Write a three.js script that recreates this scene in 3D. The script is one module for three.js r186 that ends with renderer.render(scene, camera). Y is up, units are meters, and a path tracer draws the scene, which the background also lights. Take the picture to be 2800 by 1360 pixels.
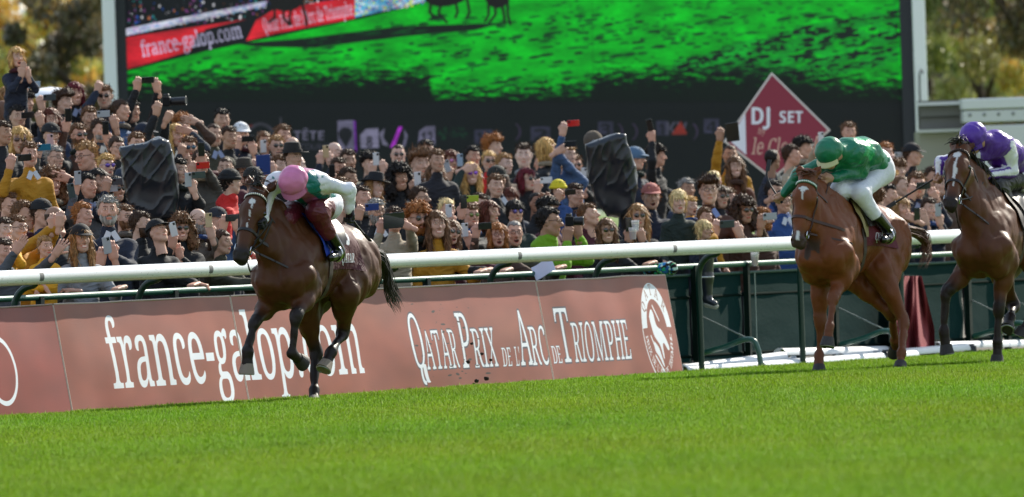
import * as THREE from 'three';
import { mergeGeometries } from 'three/addons/utils/BufferGeometryUtils.js';
import { RoundedBoxGeometry } from 'three/addons/geometries/RoundedBoxGeometry.js';
import { ImprovedNoise } from 'three/addons/math/ImprovedNoise.js';

// ---------------------------------------------------------------- camera, sky, sun, exposure
const scene = new THREE.Scene();
const FPX = 40560, W0 = 2800, H0 = 1360, EYE = 1.75;           // lens of about 500 mm, picture units of 2800 x 1360
const R = (d) => (d * Math.PI) / 180;
const camera = new THREE.PerspectiveCamera(2 * Math.atan(680 / FPX) * 180 / Math.PI, W0 / H0, 1, 2000);
camera.position.set(0, EYE, 0);
camera.rotation.set(-Math.atan(163 / FPX), 0, R(-1.9), 'YXZ');
camera.updateMatrixWorld(true);
camera.focus = 122; camera.userData.fStop = 5.2;
const renderer = new THREE.WebGLRenderer();
renderer.toneMapping = THREE.LinearToneMapping;
renderer.toneMappingExposure = 1.42;
renderer.shadowMap.enabled = true;
const SUN = new THREE.Vector3(0.46, 0.55, -0.70).normalize();
{ // clear autumn sky with a little pale haze towards the horizon and the sun
  const w = 256, h = 128, d = new Float32Array(w * h * 4);
  for (let r = 0; r < h; r++) for (let c = 0; c < w; c++) {
    const up = ((r + 0.5) / h - 0.5) * Math.PI, a = ((c + 0.5) / w - 0.5) * 2 * Math.PI;
    const x = Math.cos(a) * Math.cos(up), y = Math.sin(up), z = Math.sin(a) * Math.cos(up), k = Math.max(0, x * SUN.x + y * SUN.y + z * SUN.z);
    const t = Math.pow(1 - Math.max(0, y), 2.5), glow = 0.12 * Math.pow(k, 6) + 0.5 * Math.pow(k, 40), i = (r * w + c) * 4, g = y < 0 ? 0.4 : 1;
    d[i] = (0.30 + 0.47 * t + glow) * g; d[i + 1] = (0.40 + 0.43 * t + 0.92 * glow) * g; d[i + 2] = (0.56 + 0.29 * t + 0.78 * glow) * g; d[i + 3] = 1;
  }
  const sky = new THREE.DataTexture(d, w, h, THREE.RGBAFormat, THREE.FloatType);
  sky.mapping = THREE.EquirectangularReflectionMapping; sky.magFilter = THREE.LinearFilter; sky.needsUpdate = true;
  scene.background = sky; scene.environment = sky;
}
const sun = new THREE.DirectionalLight(new THREE.Color(1, 0.93, 0.8), 5.0);
sun.name = 'sun'; sun.castShadow = true;
sun.target.position.set(0, 0, -128); sun.position.copy(SUN).multiplyScalar(90).add(sun.target.position);
Object.assign(sun.shadow.camera, { left: -25, right: 25, top: 25, bottom: -25, near: 1, far: 220 });
sun.shadow.mapSize.set(4096, 4096);
scene.add(sun, sun.target);

// ---------------------------------------------------------------- helpers
const V = (x, y, z) => new THREE.Vector3(x, y, z);
let seed = 7;
const rnd = () => { seed = (seed + 0x6d2b79f5) | 0; let t = Math.imul(seed ^ (seed >>> 15), 1 | seed); t = (t + Math.imul(t ^ (t >>> 7), 61 | t)) ^ t; return ((t ^ (t >>> 14)) >>> 0) / 4294967296; };
const rr = (a, b) => a + (b - a) * rnd();
const noise3 = new ImprovedNoise();
const nz = (x, y, z = 0) => noise3.noise(x, y, z);
const clamp = (x, a, b) => Math.min(b, Math.max(a, x)), mix = (a, b, t) => a + (b - a) * t, sstep = (x, a, b) => { const t = clamp((x - a) / (b - a), 0, 1); return t * t * (3 - 2 * t); };
const dirPx = (px, py) => V((px - 1400) / FPX, -(py - 680) / FPX, -1).applyQuaternion(camera.quaternion);
const P = (px, py, D) => { const d = dirPx(px, py); return d.multiplyScalar(D).add(camera.position); };
const toPx = (v) => { const q = v.clone().sub(camera.position).applyQuaternion(camera.quaternion.clone().invert()); return [1400 - q.x / q.z * FPX, 680 + q.y / q.z * FPX, -q.z]; };
const ground = (px, D) => { const v = P(px, 1050, D); v.y = 0; return v; };
// the running rail: U runs along it to the right and away, N points from the track to the crowd
const TH = R(68), U = V(Math.cos(TH), 0, -Math.sin(TH)), N = V(-Math.sin(TH), 0, -Math.cos(TH));
const A0 = P(0, 1155, 120); A0.y = 0;
const atRail = (s, p, y) => A0.clone().addScaledVector(U, s).addScaledVector(N, p).setY(y);
const crown = (p) => 0.06 * sstep(-p, 0.15, 1.7);   // the track is slightly raised beside the rail
const depthAt = (px, py, p) => { const d = dirPx(px, py); return (p + A0.clone().sub(camera.position).dot(N)) / d.dot(N); };
const sAt = (px, py, p) => P(px, py, depthAt(px, py, p)).sub(A0).dot(U);

const used = new Map();
const numbered = (n) => { const k = used.get(n) ?? 0; used.set(n, k + 1); return k ? n + '_' + String(k).padStart(3, '0') : n; };
function tag(o, label, category, group, kind) {
  if (label) o.userData.label = label;
  if (category) o.userData.category = category;
  if (group) o.userData.group = group;
  if (kind) o.userData.kind = kind;
  return o;
}
function thing(name, label, category, pos, group, turn = 0) {
  const o = new THREE.Group(); o.name = numbered(name); o.position.copy(pos); o.rotation.y = turn; scene.add(o);
  return tag(o, label, category, group);
}
function part(name, geo, mat, parent) {
  const g = Array.isArray(geo) ? merge(geo) : geo, o = new THREE.Mesh(g, mat);
  o.name = parent === scene ? numbered(name) : name; o.castShadow = o.receiveShadow = true; parent.add(o); return o;
}
const struct = (name, geo, mat) => tag(part(name, geo, mat, scene), null, null, null, 'structure');
function merge(list) {
  const gs = list.map((g) => { const q = g.index ? g.toNonIndexed() : g.clone(); for (const k of Object.keys(q.attributes)) if (!['position', 'normal', 'uv', 'color'].includes(k)) q.deleteAttribute(k); return q; });
  const has = (k) => gs.every((g) => g.attributes[k]);
  for (const k of ['uv', 'color', 'normal']) if (!has(k)) gs.forEach((g) => g.deleteAttribute(k));
  const m = mergeGeometries(gs); if (!m.attributes.normal) m.computeVertexNormals(); return m;
}
const M4 = (pos, rot = [0, 0, 0], sc = 1) => new THREE.Matrix4().compose(pos, new THREE.Quaternion().setFromEuler(new THREE.Euler(...rot)), typeof sc === 'number' ? V(sc, sc, sc) : sc);
function box(w, h, d, c, ry = 0, r = 0) { const g = r ? new RoundedBoxGeometry(w, h, d, 2, r) : new THREE.BoxGeometry(w, h, d); if (ry) g.rotateY(ry); return g.translate(c.x, c.y, c.z); }
function tube(pts, r, seg = 0, rad = 8, closed = false) {
  const c = new THREE.CatmullRomCurve3(pts, closed, 'centripetal');
  return new THREE.TubeGeometry(c, seg || (pts.length - 1) * 4, r, rad, closed);
}
function rod(a, b, r, r2 = r, rad = 8) {
  const d = b.clone().sub(a), L = d.length(), g = new THREE.CylinderGeometry(r2, r, L, rad);
  return g.applyMatrix4(new THREE.Matrix4().compose(a.clone().addScaledVector(d, 0.5), new THREE.Quaternion().setFromUnitVectors(V(0, 1, 0), d.normalize()), V(1, 1, 1)));
}
const mats = new Map();
function mat(color, o = {}) {
  const k = color + JSON.stringify(o, (k, v) => (v?.isTexture ? v.uuid : v));
  if (!mats.has(k)) mats.set(k, new THREE.MeshPhysicalMaterial({ color: new THREE.Color(color), roughness: 0.7, ...o }));
  return mats.get(k);
}
function noiseTex(n, f, srgb, rep) {
  const d = new Uint8Array(n * n * 4);
  for (let y = 0; y < n; y++) for (let x = 0; x < n; x++) { const c = f(x / n, y / n); for (let k = 0; k < 3; k++) d[(y * n + x) * 4 + k] = clamp(Array.isArray(c) ? c[k] : c, 0, 1) * 255; d[(y * n + x) * 4 + 3] = 255; }
  const t = new THREE.DataTexture(d, n, n); t.wrapS = t.wrapT = THREE.RepeatWrapping; t.magFilter = THREE.LinearFilter; t.minFilter = THREE.LinearMipmapLinearFilter; t.generateMipmaps = true;
  if (srgb) t.colorSpace = THREE.SRGBColorSpace; if (rep) t.repeat.set(rep, rep); t.needsUpdate = true; return t;
}
const tile = (x, y, k) => { const a = nz(x * k, y * k, 3.3), b = nz((x - 1) * k, y * k, 3.3), c = nz(x * k, (y - 1) * k, 3.3), e = nz((x - 1) * k, (y - 1) * k, 3.3); return mix(mix(a, b, x), mix(c, e, x), y); };
// creases of worn cloth, one tile about half a metre wide
const foldTex = noiseTex(256, (x, y) => { const wx = x + 0.05 * Math.sin(6.283 * (y * 2 + x)), v = 1 - Math.abs(tile((wx % 1 + 1) % 1, y, 7)) * 2.2, w = 1 - Math.abs(tile(y, (wx % 1 + 1) % 1, 15)) * 2; return 0.65 * v + 0.35 * w; }, false, 2);
const weaveTex = noiseTex(128, (x, y) => 0.5 + 0.5 * tile(x, y, 40), false, 6);
function canvas(w, h) { const c = document.createElement('canvas'); c.width = w; c.height = h; return c; }
function ctex(c) { const t = new THREE.CanvasTexture(c); t.colorSpace = THREE.SRGBColorSpace; t.anisotropy = 8; return t; }
// text drawn to fill a box exactly
function fitText(g, s, x0, x1, yTop, yBase, font, capH, fill, stroke) {
  g.save(); g.font = font.replace('PX', '200px'); const w = g.measureText(s).width;
  g.translate(x0, yBase); g.scale((x1 - x0) / w, (yBase - yTop) / (200 * capH)); g.textBaseline = 'alphabetic';
  if (stroke) { g.lineWidth = stroke === fill ? 3 : 9; g.strokeStyle = stroke; g.lineJoin = 'round'; g.strokeText(s, 0, 0); }
  g.fillStyle = fill; g.fillText(s, 0, 0); g.restore();
}
// ---------------------------------------------------------------- the ground
const turfTex = noiseTex(512, (x, y) => { const a = 0.5 + tile(x, y, 9), b = tile(x, y, 60) * 0.5; return [0.30 + 0.10 * a + 0.06 * b, 0.41 + 0.07 * a + 0.07 * b, 0.10 + 0.03 * a]; }, true);
{
  const ps = [-700, -60, -12, -4, -2.4, -1.9, -1.6, -1.35, -1.1, -0.9, -0.7, -0.5, -0.3, -0.1, 0.2, 1.2, 8, 700], g = new THREE.PlaneGeometry(1, 1, 12, ps.length - 1), q = g.attributes.position, uv = g.attributes.uv;
  for (let i = 0; i < q.count; i++) { const s = q.getX(i) * 1600, p = ps[Math.round((0.5 - q.getY(i)) * (ps.length - 1))], v = atRail(s, p, crown(p)); q.setXYZ(i, v.x, v.y, v.z); uv.setXY(i, s / 4, p / 4); }
  g.computeVertexNormals(); if (g.attributes.normal.getY(100) < 0) { const ix = g.index.array; for (let k = 0; k < ix.length; k += 3) { const t = ix[k]; ix[k] = ix[k + 1]; ix[k + 1] = t; } g.computeVertexNormals(); }
  struct('turf', g, new THREE.MeshPhysicalMaterial({ map: turfTex, roughness: 1 }));
  // blades: one tuft patch drawn many times over the strip of track that the lens looks along
  const blade = (n, size) => {
    const pos = [], col = [], idx = [];
    for (let i = 0; i < n; i++) {
      const ra = size * Math.sqrt(rnd()) * (0.75 + 0.25 * rnd()), ta = rr(0, 6.283), x = Math.cos(ta) * ra, z = Math.sin(ta) * ra, a = rr(0, 6.28), h = rr(0.022, 0.046) * (rnd() < 0.06 ? 1.35 : 1), w = rr(0.0022, 0.0038), lx = rr(-0.6, 0.6) * h, lz = rr(-0.6, 0.6) * h, dx = Math.cos(a) * w, dz = Math.sin(a) * w, o = pos.length / 3;
      pos.push(x - dx, 0, z - dz, x + dx, 0, z + dz, x + lx * 0.45 + dx * 0.8, h * 0.62, z + lz * 0.45 + dz * 0.8, x + lx * 0.45 - dx * 0.8, h * 0.62, z + lz * 0.45 - dz * 0.8, x + lx, h, z + lz);
      const t = rnd(), dry = rnd() < 0.05, c = dry ? [0.42, 0.38, 0.16] : [mix(0.20, 0.35, t), mix(0.36, 0.50, t), mix(0.012, 0.03, t)];
      for (let k = 0; k < 5; k++) col.push(...c);
      idx.push(o, o + 1, o + 2, o, o + 2, o + 3, o + 3, o + 2, o + 4);
    }
    const g = new THREE.BufferGeometry(); g.setAttribute('position', new THREE.Float32BufferAttribute(pos, 3)); g.setAttribute('color', new THREE.Float32BufferAttribute(col, 3)); g.setIndex(idx); g.computeVertexNormals(); const nn = g.attributes.normal; for (let i = 0; i < nn.count; i++) { const v = V(nn.getX(i), nn.getY(i), nn.getZ(i)); if (v.y < 0) v.negate(); v.multiplyScalar(0.55).add(V(0, 0.8, 0)).normalize(); nn.setXYZ(i, v.x, v.y, v.z); } return g;
  };
  const spots = [], step = 0.5;
  for (let D = 70; D < 160; D += step) for (let x = -4.6; x < 5.4; x += step) {
    if (Math.abs(x) > D * 0.0375 + 0.6) continue;
    const w = V(x, 0, -D), p = w.clone().sub(A0).dot(N); if (p > 0.7) continue;
    w.x += rr(-0.16, 0.16); w.z += rr(-0.16, 0.16); w.y = crown(w.clone().sub(A0).dot(N)); spots.push(w);
  }
  const gm = new THREE.MeshPhysicalMaterial({ vertexColors: true, roughness: 0.7, transmission: 0.45, thickness: 0, side: THREE.DoubleSide, specularIntensity: 0.15 });
  const im = new THREE.InstancedMesh(blade(1500, 0.46), gm, spots.length), m = new THREE.Matrix4(), c = new THREE.Color();
  spots.forEach((w, i) => {
    m.compose(w, new THREE.Quaternion().setFromAxisAngle(V(0, 1, 0), rr(0, 6.283)), V(1, rr(0.85, 1.2), 1)); im.setMatrixAt(i, m);
    const k = 1.12 + 0.12 * nz(w.x * 0.45, w.z * 0.16, 1) + 0.07 * nz(w.x * 1.3, w.z * 0.6, 5), y = 0.9 + 0.22 * nz(w.x * 0.3 + 9, w.z * 0.11, 2);
    im.setColorAt(i, c.setRGB(k * y, k, k * 0.9));
  });
  im.name = 'grass'; im.receiveShadow = true; tag(im, 'short green turf blades of the racecourse in front of the rail', 'grass', null, 'stuff'); scene.add(im);
}
// the bank on which the crowd stands, steeper towards the left
const bankY = (s, p) => Math.max(0, p - 0.9) * mix(0.15, 0.05, sstep(s, 1, 10));
{
  const g = new THREE.PlaneGeometry(1, 1, 30, 12), q = g.attributes.position;
  for (let i = 0; i < q.count; i++) { const s = (q.getX(i) + 0.5) * 60 - 15, p = 0.85 + (0.5 - q.getY(i)) * 14, v = atRail(s, p, 0.006 + bankY(s, p)); q.setXYZ(i, v.x, v.y, v.z); }
  g.computeVertexNormals();
  struct('path', g, mat('#6d675c', { roughness: 0.95, side: THREE.DoubleSide }));
}
// ---------------------------------------------------------------- running rail
const white = mat('#e9ebee', { roughness: 0.32, clearcoat: 0.3, clearcoatRoughness: 0.25 });
const green = mat('#062e22', { roughness: 0.35, clearcoat: 0.15, clearcoatRoughness: 0.3 });
const RAILY = 1.162;
{ const c = canvas(256, 2048), g = c.getContext('2d'); g.fillStyle = '#eceef1'; g.fillRect(0, 0, 256, 2048); for (let i = 0; i < 900; i++) { g.fillStyle = ['#cfd2d2', '#dfe2e0', '#bfc4bd', '#e2e4e8'][i % 4]; g.fillRect(rnd() * 256, rnd() * 2048, rr(0.5, 3), rr(2, 26)); } for (let i = 0; i < 120; i++) { g.fillStyle = ['#4a4a42', '#6c6f62', '#35372f'][i % 3]; g.beginPath(); g.ellipse(rnd() * 256, rnd() * 2048, rr(0.6, 2.2), rr(0.5, 3), 0, 0, 7); g.fill(); } for (let k = 0; k < 3; k++) { g.strokeStyle = '#8d928a'; g.lineWidth = 1.2; g.beginPath(); const x0 = [30, 34, 150][k]; for (let y = 0; y <= 2048; y += 16) { const x = x0 + 5 * nz(y * 0.006, k, 2); if (nz(y * 0.02, k, 7) > -0.15) g.lineTo(x, y); else g.moveTo(x, y); } g.stroke(); } white.map = ctex(c); white.color.set('#ffffff'); }
{
  const rail = thing('running_rail', 'long white tubular running rail of the racecourse on curved green posts', 'rail', atRail(0, 0, 0));
  const B = rail.position;
  const joints = [-6, sAt(97, 770, 0), sAt(560, 740, 0), sAt(985, 720, 0), sAt(1406, 700, 0), sAt(1831, 680, 0), sAt(2232, 660, 0), sAt(2640, 640, 0), 40];
  for (let i = 0; i + 1 < joints.length; i++) {
    const a = joints[i] + 0.005, b = joints[i + 1] - 0.005, g = new THREE.CylinderGeometry(0.064, 0.064, b - a, 28, 1); g.scale(1, 1, 0.92); g.rotateZ(-Math.PI / 2);
    g.applyMatrix4(new THREE.Matrix4().makeBasis(U, V(0, 1, 0), U.clone().cross(V(0, 1, 0)))); const c = atRail((a + b) / 2, 0, RAILY).sub(B); g.translate(c.x, c.y, c.z);
    part('tube', g, white, rail);
  }
  const sl = []; for (const s of joints.slice(1, -1)) { const g = new THREE.CylinderGeometry(0.0605, 0.0605, 0.08, 24); g.rotateZ(-Math.PI / 2); g.applyMatrix4(new THREE.Matrix4().makeBasis(U, V(0, 1, 0), U.clone().cross(V(0, 1, 0)))); const c = atRail(s, 0, RAILY).sub(B); g.translate(c.x, c.y, c.z); sl.push(g); }
  for (const g of sl) part('joint_sleeve', g, mat('#5d6062'), rail);
  // grass stains and scuffs stuck on the plastic
  for (const px of [45, 385, 715, 1035, 1347, 1635, 1918, 2195, 2470, 2735]) {
    const s = sAt(px - 6, 800 - px * 0.05, 0.19), pts = [];
    for (const [p, y] of [[0.2, -0.05], [0.2, 0.3], [0.2, 0.86]]) pts.push(atRail(s, p, y).sub(B));
    for (let k = 1; k <= 6; k++) { const a = k / 6 * Math.PI / 2; pts.push(atRail(s, 0.2 - 0.17 * (1 - Math.cos(a)), 0.9 + 0.19 * Math.sin(a)).sub(B)); }
    pts.push(atRail(s, 0.0, 1.11).sub(B));
    part('post', tube(pts, 0.028, 40, 14), green, rail);
  }
}
// ---------------------------------------------------------------- advertising hoarding leaning back below the rail
{
  const p0 = -0.08, p1 = 0.07, h0 = 0.0, h1 = 0.925, sEnd = sAt(1872, 1030, p0), sBeg = -4;
  const CW = 2048, CH = 512, c = canvas(CW, CH), g = c.getContext('2d');
  const sx = (s) => (s - sBeg) / (sEnd - sBeg) * CW;
  // a point of the picture -> the point of the board behind it
  const O = camera.position, bn = U.clone().cross(atRail(0, p1, h1).sub(atRail(0, p0, h0))).normalize();
  const hit = (px, py) => { const d = dirPx(px, py), t = atRail(0, p0, h0).sub(O).dot(bn) / d.dot(bn), w = O.clone().addScaledVector(d, t); return [sx(w.clone().sub(A0).dot(U)), CH * (1 - w.y / h1)]; };
  g.fillStyle = '#934e3b'; g.fillRect(0, 0, CW, CH);
  const seam = [sAt(170, 980, 0), sAt(652, 900, 0), sAt(1488, 870, 0)];
  g.fillStyle = '#87372c'; g.fillRect(0, 0, sx(seam[0]), CH);
  { const d = g.getImageData(0, 0, CW, CH); for (let y = 0; y < CH; y++) for (let x = 0; x < CW; x++) { const k = 1 + 0.10 * nz(x * 0.006, y * 0.006, 1) + 0.07 * nz(x * 0.03, y * 0.012, 4) + 0.05 * (rnd() - 0.5), red = 0.08 * nz(x * 0.004, y * 0.005, 8), i = (y * CW + x) * 4; d.data[i] *= k; d.data[i + 1] *= k * (1 + red); d.data[i + 2] *= k * (1 + red * 0.8); } g.putImageData(d, 0, 0); }
  const word = (s, x0, x1, yT0, yB0, yB1, cap, font = 'bold PX serif', st = '#4a4450') => { const a = hit(x0, yB0), b = hit(x1, yB1), t = hit(x0, yT0); fitText(g, s, a[0], b[0], t[1] + ((a[1] + b[1]) / 2 - a[1]), (a[1] + b[1]) / 2, font, cap, '#e9edf5', st); };
  // x positions of the letters as they stand on the board
  word('france-galop.com', 303, 998, 866, 1061, 1019, 0.76, 'PX serif', '#e9edf5');
  const F = (x, y) => [1100 + x / 3.22, 800 + y / 3.22];
  const W = (s, x0, x1, yt, yb0, yb1) => { const [a, t] = F(x0, yt), [b, y0] = F(x1, yb0), y1 = F(0, yb1)[1]; word(s, a, b, t, y0, y1, 0.72, 'PX serif'); };
  W('Q', 82, 212, 185, 668, 660); W('ATAR', 208, 500, 330, 676, 666); W('P', 526, 628, 172, 664, 660); W('RIX', 632, 838, 312, 660, 652); W('DE', 878, 960, 485, 652, 650); W("L'", 990, 1036, 478, 648, 646);
  W('A', 1036, 1152, 150, 642, 638); W('RC', 1140, 1304, 296, 640, 634); W('DE', 1334, 1412, 470, 626, 622); W('T', 1406, 1512, 132, 616, 612); W('RIOMPHE', 1518, 2030, 258, 610, 588);
  { const [x, y] = hit(...F(175, 640)), [x2, y2] = hit(...F(232, 788)); g.strokeStyle = '#e9edf5'; g.lineWidth = 9; g.lineCap = 'round'; g.beginPath(); g.moveTo(x, y); g.quadraticCurveTo(x + 4, y2 - 6, x2, y2); g.stroke(); }
  // last letter of the board that runs out of the picture on the left
  { const [x, y0] = hit(-8, 920), [, y1] = hit(-8, 1112); g.strokeStyle = '#e9edf5'; g.save(); g.translate(x - 8, (y0 + y1) / 2); g.scale(32 / ((y1 - y0) / 2), 1); g.lineWidth = 22; g.beginPath(); g.arc(0, 0, (y1 - y0) / 2 - 10, 0, 7); g.stroke(); g.restore(); }
  { // oval emblem: banded arch with lettering, horse and rider in the middle
    const a = hit(1753, 905), b = hit(1836, 900), t = hit(1782, 771), u = hit(1800, 1050), cx = (a[0] + b[0]) / 2, cy = (t[1] + u[1]) / 2, rx = (b[0] - a[0]) / 2, ry = (u[1] - t[1]) / 2;
    g.save(); g.translate(cx, cy); g.scale(rx / 100, ry / 100); g.fillStyle = '#e9edf5'; g.strokeStyle = '#e9edf5';
    g.beginPath(); g.arc(0, 0, 98, Math.PI * 1.03, Math.PI * 1.97); g.arc(0, 0, 66, Math.PI * 1.95, Math.PI * 1.05, true); g.closePath(); g.fill();
    g.lineWidth = 5; g.beginPath(); g.arc(0, 0, 97, Math.PI * 0.62, Math.PI * 1.03); g.stroke();
    const around = (s, a0, a1, r, size, fill, flip) => { g.fillStyle = fill; g.font = size + 'px serif'; g.textAlign = 'center'; [...s].forEach((ch, i) => { const an = mix(a0, a1, (i + 0.5) / s.length); g.save(); g.translate(Math.cos(an) * r, Math.sin(an) * r); g.rotate(an + (flip ? -Math.PI / 2 : Math.PI / 2)); g.fillText(ch, 0, 0); g.restore(); }); };
    around('QATAR', Math.PI * 1.14, Math.PI * 1.86, 74, 30, '#8a6258'); around("PRIX DE L'ARC DE TRIOMPHE", Math.PI * 0.98, Math.PI * 0.02, 86, 20, '#e9edf5', true);
    g.lineWidth = 7; g.lineCap = 'round'; g.lineJoin = 'round'; g.fillStyle = '#e9edf5';
    const blob = (pts) => { g.beginPath(); g.moveTo(pts[0][0], pts[0][1]); for (let i = 1; i < pts.length; i++) { const [x, y] = pts[i], [nx, ny] = pts[(i + 1) % pts.length]; g.quadraticCurveTo(x, y, (x + nx) / 2, (y + ny) / 2); } g.closePath(); g.fill(); };
    g.scale(0.86, 0.8);
    blob([[-50, -40], [-30, -62], [-10, -52], [-8, -20], [10, -10], [30, -8], [62, 30], [66, 44], [50, 46], [30, 24], [16, 30], [20, 66], [10, 66], [0, 32], [-16, 22], [-40, 6]]);
    blob([[-44, 20], [-14, 34], [-6, 52], [14, 84], [4, 86], [-20, 60], [-50, 44]]);
    for (const [x0, y0, x1, y1] of [[-6, -66, 24, -30], [-48, 56, 10, 100], [-60, 8, -40, 40]]) { g.beginPath(); g.moveTo(x0, y0); g.lineTo(x1, y1); g.stroke(); }
    g.restore();
  }
  // mud thrown up by the hooves, dried on the board
  for (let i = 0; i < 90; i++) { const k = rnd(), px = 1215 + (rnd() + rnd() - 1) * 120 + 40 * k, py = 830 + 210 * k, [x, y] = hit(px, py), r = Math.pow(rnd(), 4) * 5 + 0.8; g.fillStyle = '#2c2019'; g.beginPath(); g.ellipse(x, y, r * 0.8, r * rr(0.8, 1.5), rr(0, 3), 0, 7); g.fill(); }
  const tex = ctex(c), bm = new THREE.MeshPhysicalMaterial({ map: tex, roughness: 0.5, bumpMap: weaveTex, bumpScale: 0.0006 });
  const ho = thing('advertising_hoarding', 'brown-red advertising hoarding lettered in white, leaning back below the white rail', 'advertising board', atRail(0, p0, 0));
  const cuts = [sBeg, ...seam, sEnd];
  for (let i = 0; i < 4; i++) {
    const a = cuts[i] + 0.012, b = cuts[i + 1] - 0.012, nx = 24, ny = 8, q = new THREE.PlaneGeometry(1, 1, nx, ny), P_ = q.attributes.position, uv = q.attributes.uv, back = [];
    for (let k = 0; k < P_.count; k++) {
      const s = mix(a, b, P_.getX(k) + 0.5), t = P_.getY(k) + 0.5, e = Math.min(s - a, b - s), bow = 0.018 * Math.sin(Math.PI * t) * Math.min(1, e * 2) + 0.02 * nz(s * 1.7, t * 1.5, 5) * Math.min(1, e * 4);
      const w = atRail(s, mix(p0, p1, t) - bow, mix(h0, h1, t) + (t > 0.95 ? 0.012 * nz(s * 1.1, 3, 1) : 0)).sub(ho.position); P_.setXYZ(k, w.x, w.y, w.z); uv.setXY(k, sx(s) / CW, t);
    }
    q.computeVertexNormals(); const bk = q.clone(); bk.translate(N.x * 0.008, 0, N.z * 0.008); for (let k = 0, ix = bk.index.array; k < ix.length; k += 3) { const t = ix[k]; ix[k] = ix[k + 1]; ix[k + 1] = t; } bk.computeVertexNormals();
    const pn = part('panel', q, bm, ho); tag(pn, i === 0 ? 'darker red panel at the left end' : null);
    part('backing', bk, mat('#8f8b86'), pn);
    const e = [[a, 0], [a, 1], [b, 1], [b, 0]].map(([s, t]) => atRail(s, mix(p0, p1, t) + 0.004, mix(h0, h1, t)).sub(ho.position)), tp = [];
    for (let k = 0; k <= 16; k++) { const s = mix(a, b, k / 16); tp.push(atRail(s, p1 + 0.002, h1 + 0.004 + 0.012 * nz(s * 1.1, 3, 1)).sub(ho.position)); }
    part('edge', [rod(e[0], e[1], 0.006), rod(e[2], e[3], 0.006), tube(tp, 0.007, 48, 6)], mat(i ? '#cbb8ae' : '#a58d86'), pn);
  }
}
// ---------------------------------------------------------------- crowd barrier with dark green sheeting
{
  const p = 0.62, b = thing('crowd_barrier', 'dark green sheeted crowd barrier with tubular handrail behind the white rail', 'barrier', atRail(0, p, 0)), L = (s, q, y) => atRail(s, q, y).sub(b.position);
  part('handrail', rod(L(-8, p - 0.02, 0.985), L(36, p - 0.02, 0.985), 0.026, 0.026, 12), mat('#1d5a47', { roughness: 0.4 }), b);
  const posts = [-3.4, -0.6, 2.2, 5, 7.8, 10.6, 13.3, sAt(1893, 850, p), sAt(2035, 850, p) + 0, sAt(2274, 850, p), sAt(2442, 850, p), sAt(2640, 850, p), sAt(2745, 850, p), 27.5, 30];
  const pm = mat('#051c16', { roughness: 0.5, specularIntensity: 0.4 }), sheetTex = noiseTex(128, (x, y) => 0.5 + 0.5 * tile(x, y, 6) + 0.2 * tile(x, y, 30), false, 1);
  const sm = { color: new THREE.Color(0.004, 0.027, 0.027) };
  for (let i = 0; i + 1 < posts.length; i++) {
    const a = posts[i] + 0.03, c = posts[i + 1] - 0.03, g = new THREE.PlaneGeometry(1, 1, 14, 10), q = g.attributes.position;
    for (let k = 0; k < q.count; k++) { const s = mix(a, c, q.getX(k) + 0.5), t = q.getY(k) + 0.5, v = L(s, p + 0.015 + 0.014 * nz(s * 1.3, t * 3, i) + (Math.abs(t - 0.76) < 0.03 ? 0.02 : 0), mix(0.1, 0.9, t)); q.setXYZ(k, v.x, v.y, v.z); }
    g.computeVertexNormals(); part('panel', g, new THREE.MeshPhysicalMaterial({ color: sm.color, roughness: 0.85, specularIntensity: 0.12, bumpMap: sheetTex, bumpScale: 0.006, side: THREE.DoubleSide }), b);
    part('ledge', [rod(L(a, p, 0.905), L(c, p, 0.905), 0.014)], mat('#1f4a40', { roughness: 0.6 }), b);
    for (const y of [0.7, 0.16]) part('crossbar', rod(L(a, p + 0.022, y), L(c, p + 0.022, y), 0.017), mat('#061a17', { roughness: 0.95, specularIntensity: 0.1 }), b);
  }
  posts.forEach((s, i) => {
    const flat = i === 8 || i === 10, w = flat ? 0.05 : 0.075;
    part('post', box(w, 1.0, 0.05, L(s, p - 0.035, 0.49), R(68) + Math.PI), pm, b);
    if (flat) part('edge_strip', rod(L(s + 0.12, p - 0.07, 0.02), L(s + 0.12, p - 0.07, 0.9), 0.006), mat('#86958f', { roughness: 0.4 }), b);
    if (!flat && i > 5) { // foot brace towards the track and the thin stay above it
      const q = [[p - 0.06, 0.185], [p - 0.3, 0.24], [p - 0.5, 0.3], [p - 0.58, 0.285], [p - 0.62, 0.2], [p - 0.65, -0.03]].map(([pp, y]) => L(s + 0.04, pp, y));
      part('foot_brace', tube(q, 0.026, 30, 12), mat('#2a5a4c', { roughness: 0.3, clearcoat: 0.4 }), b);
      part('stay', rod(L(s + 0.04, p - 0.06, 0.53), L(s + 0.04, p - 0.5, 0.32), 0.007), mat('#7d857f', { roughness: 0.35 }), b);
    }
  });
}
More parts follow.
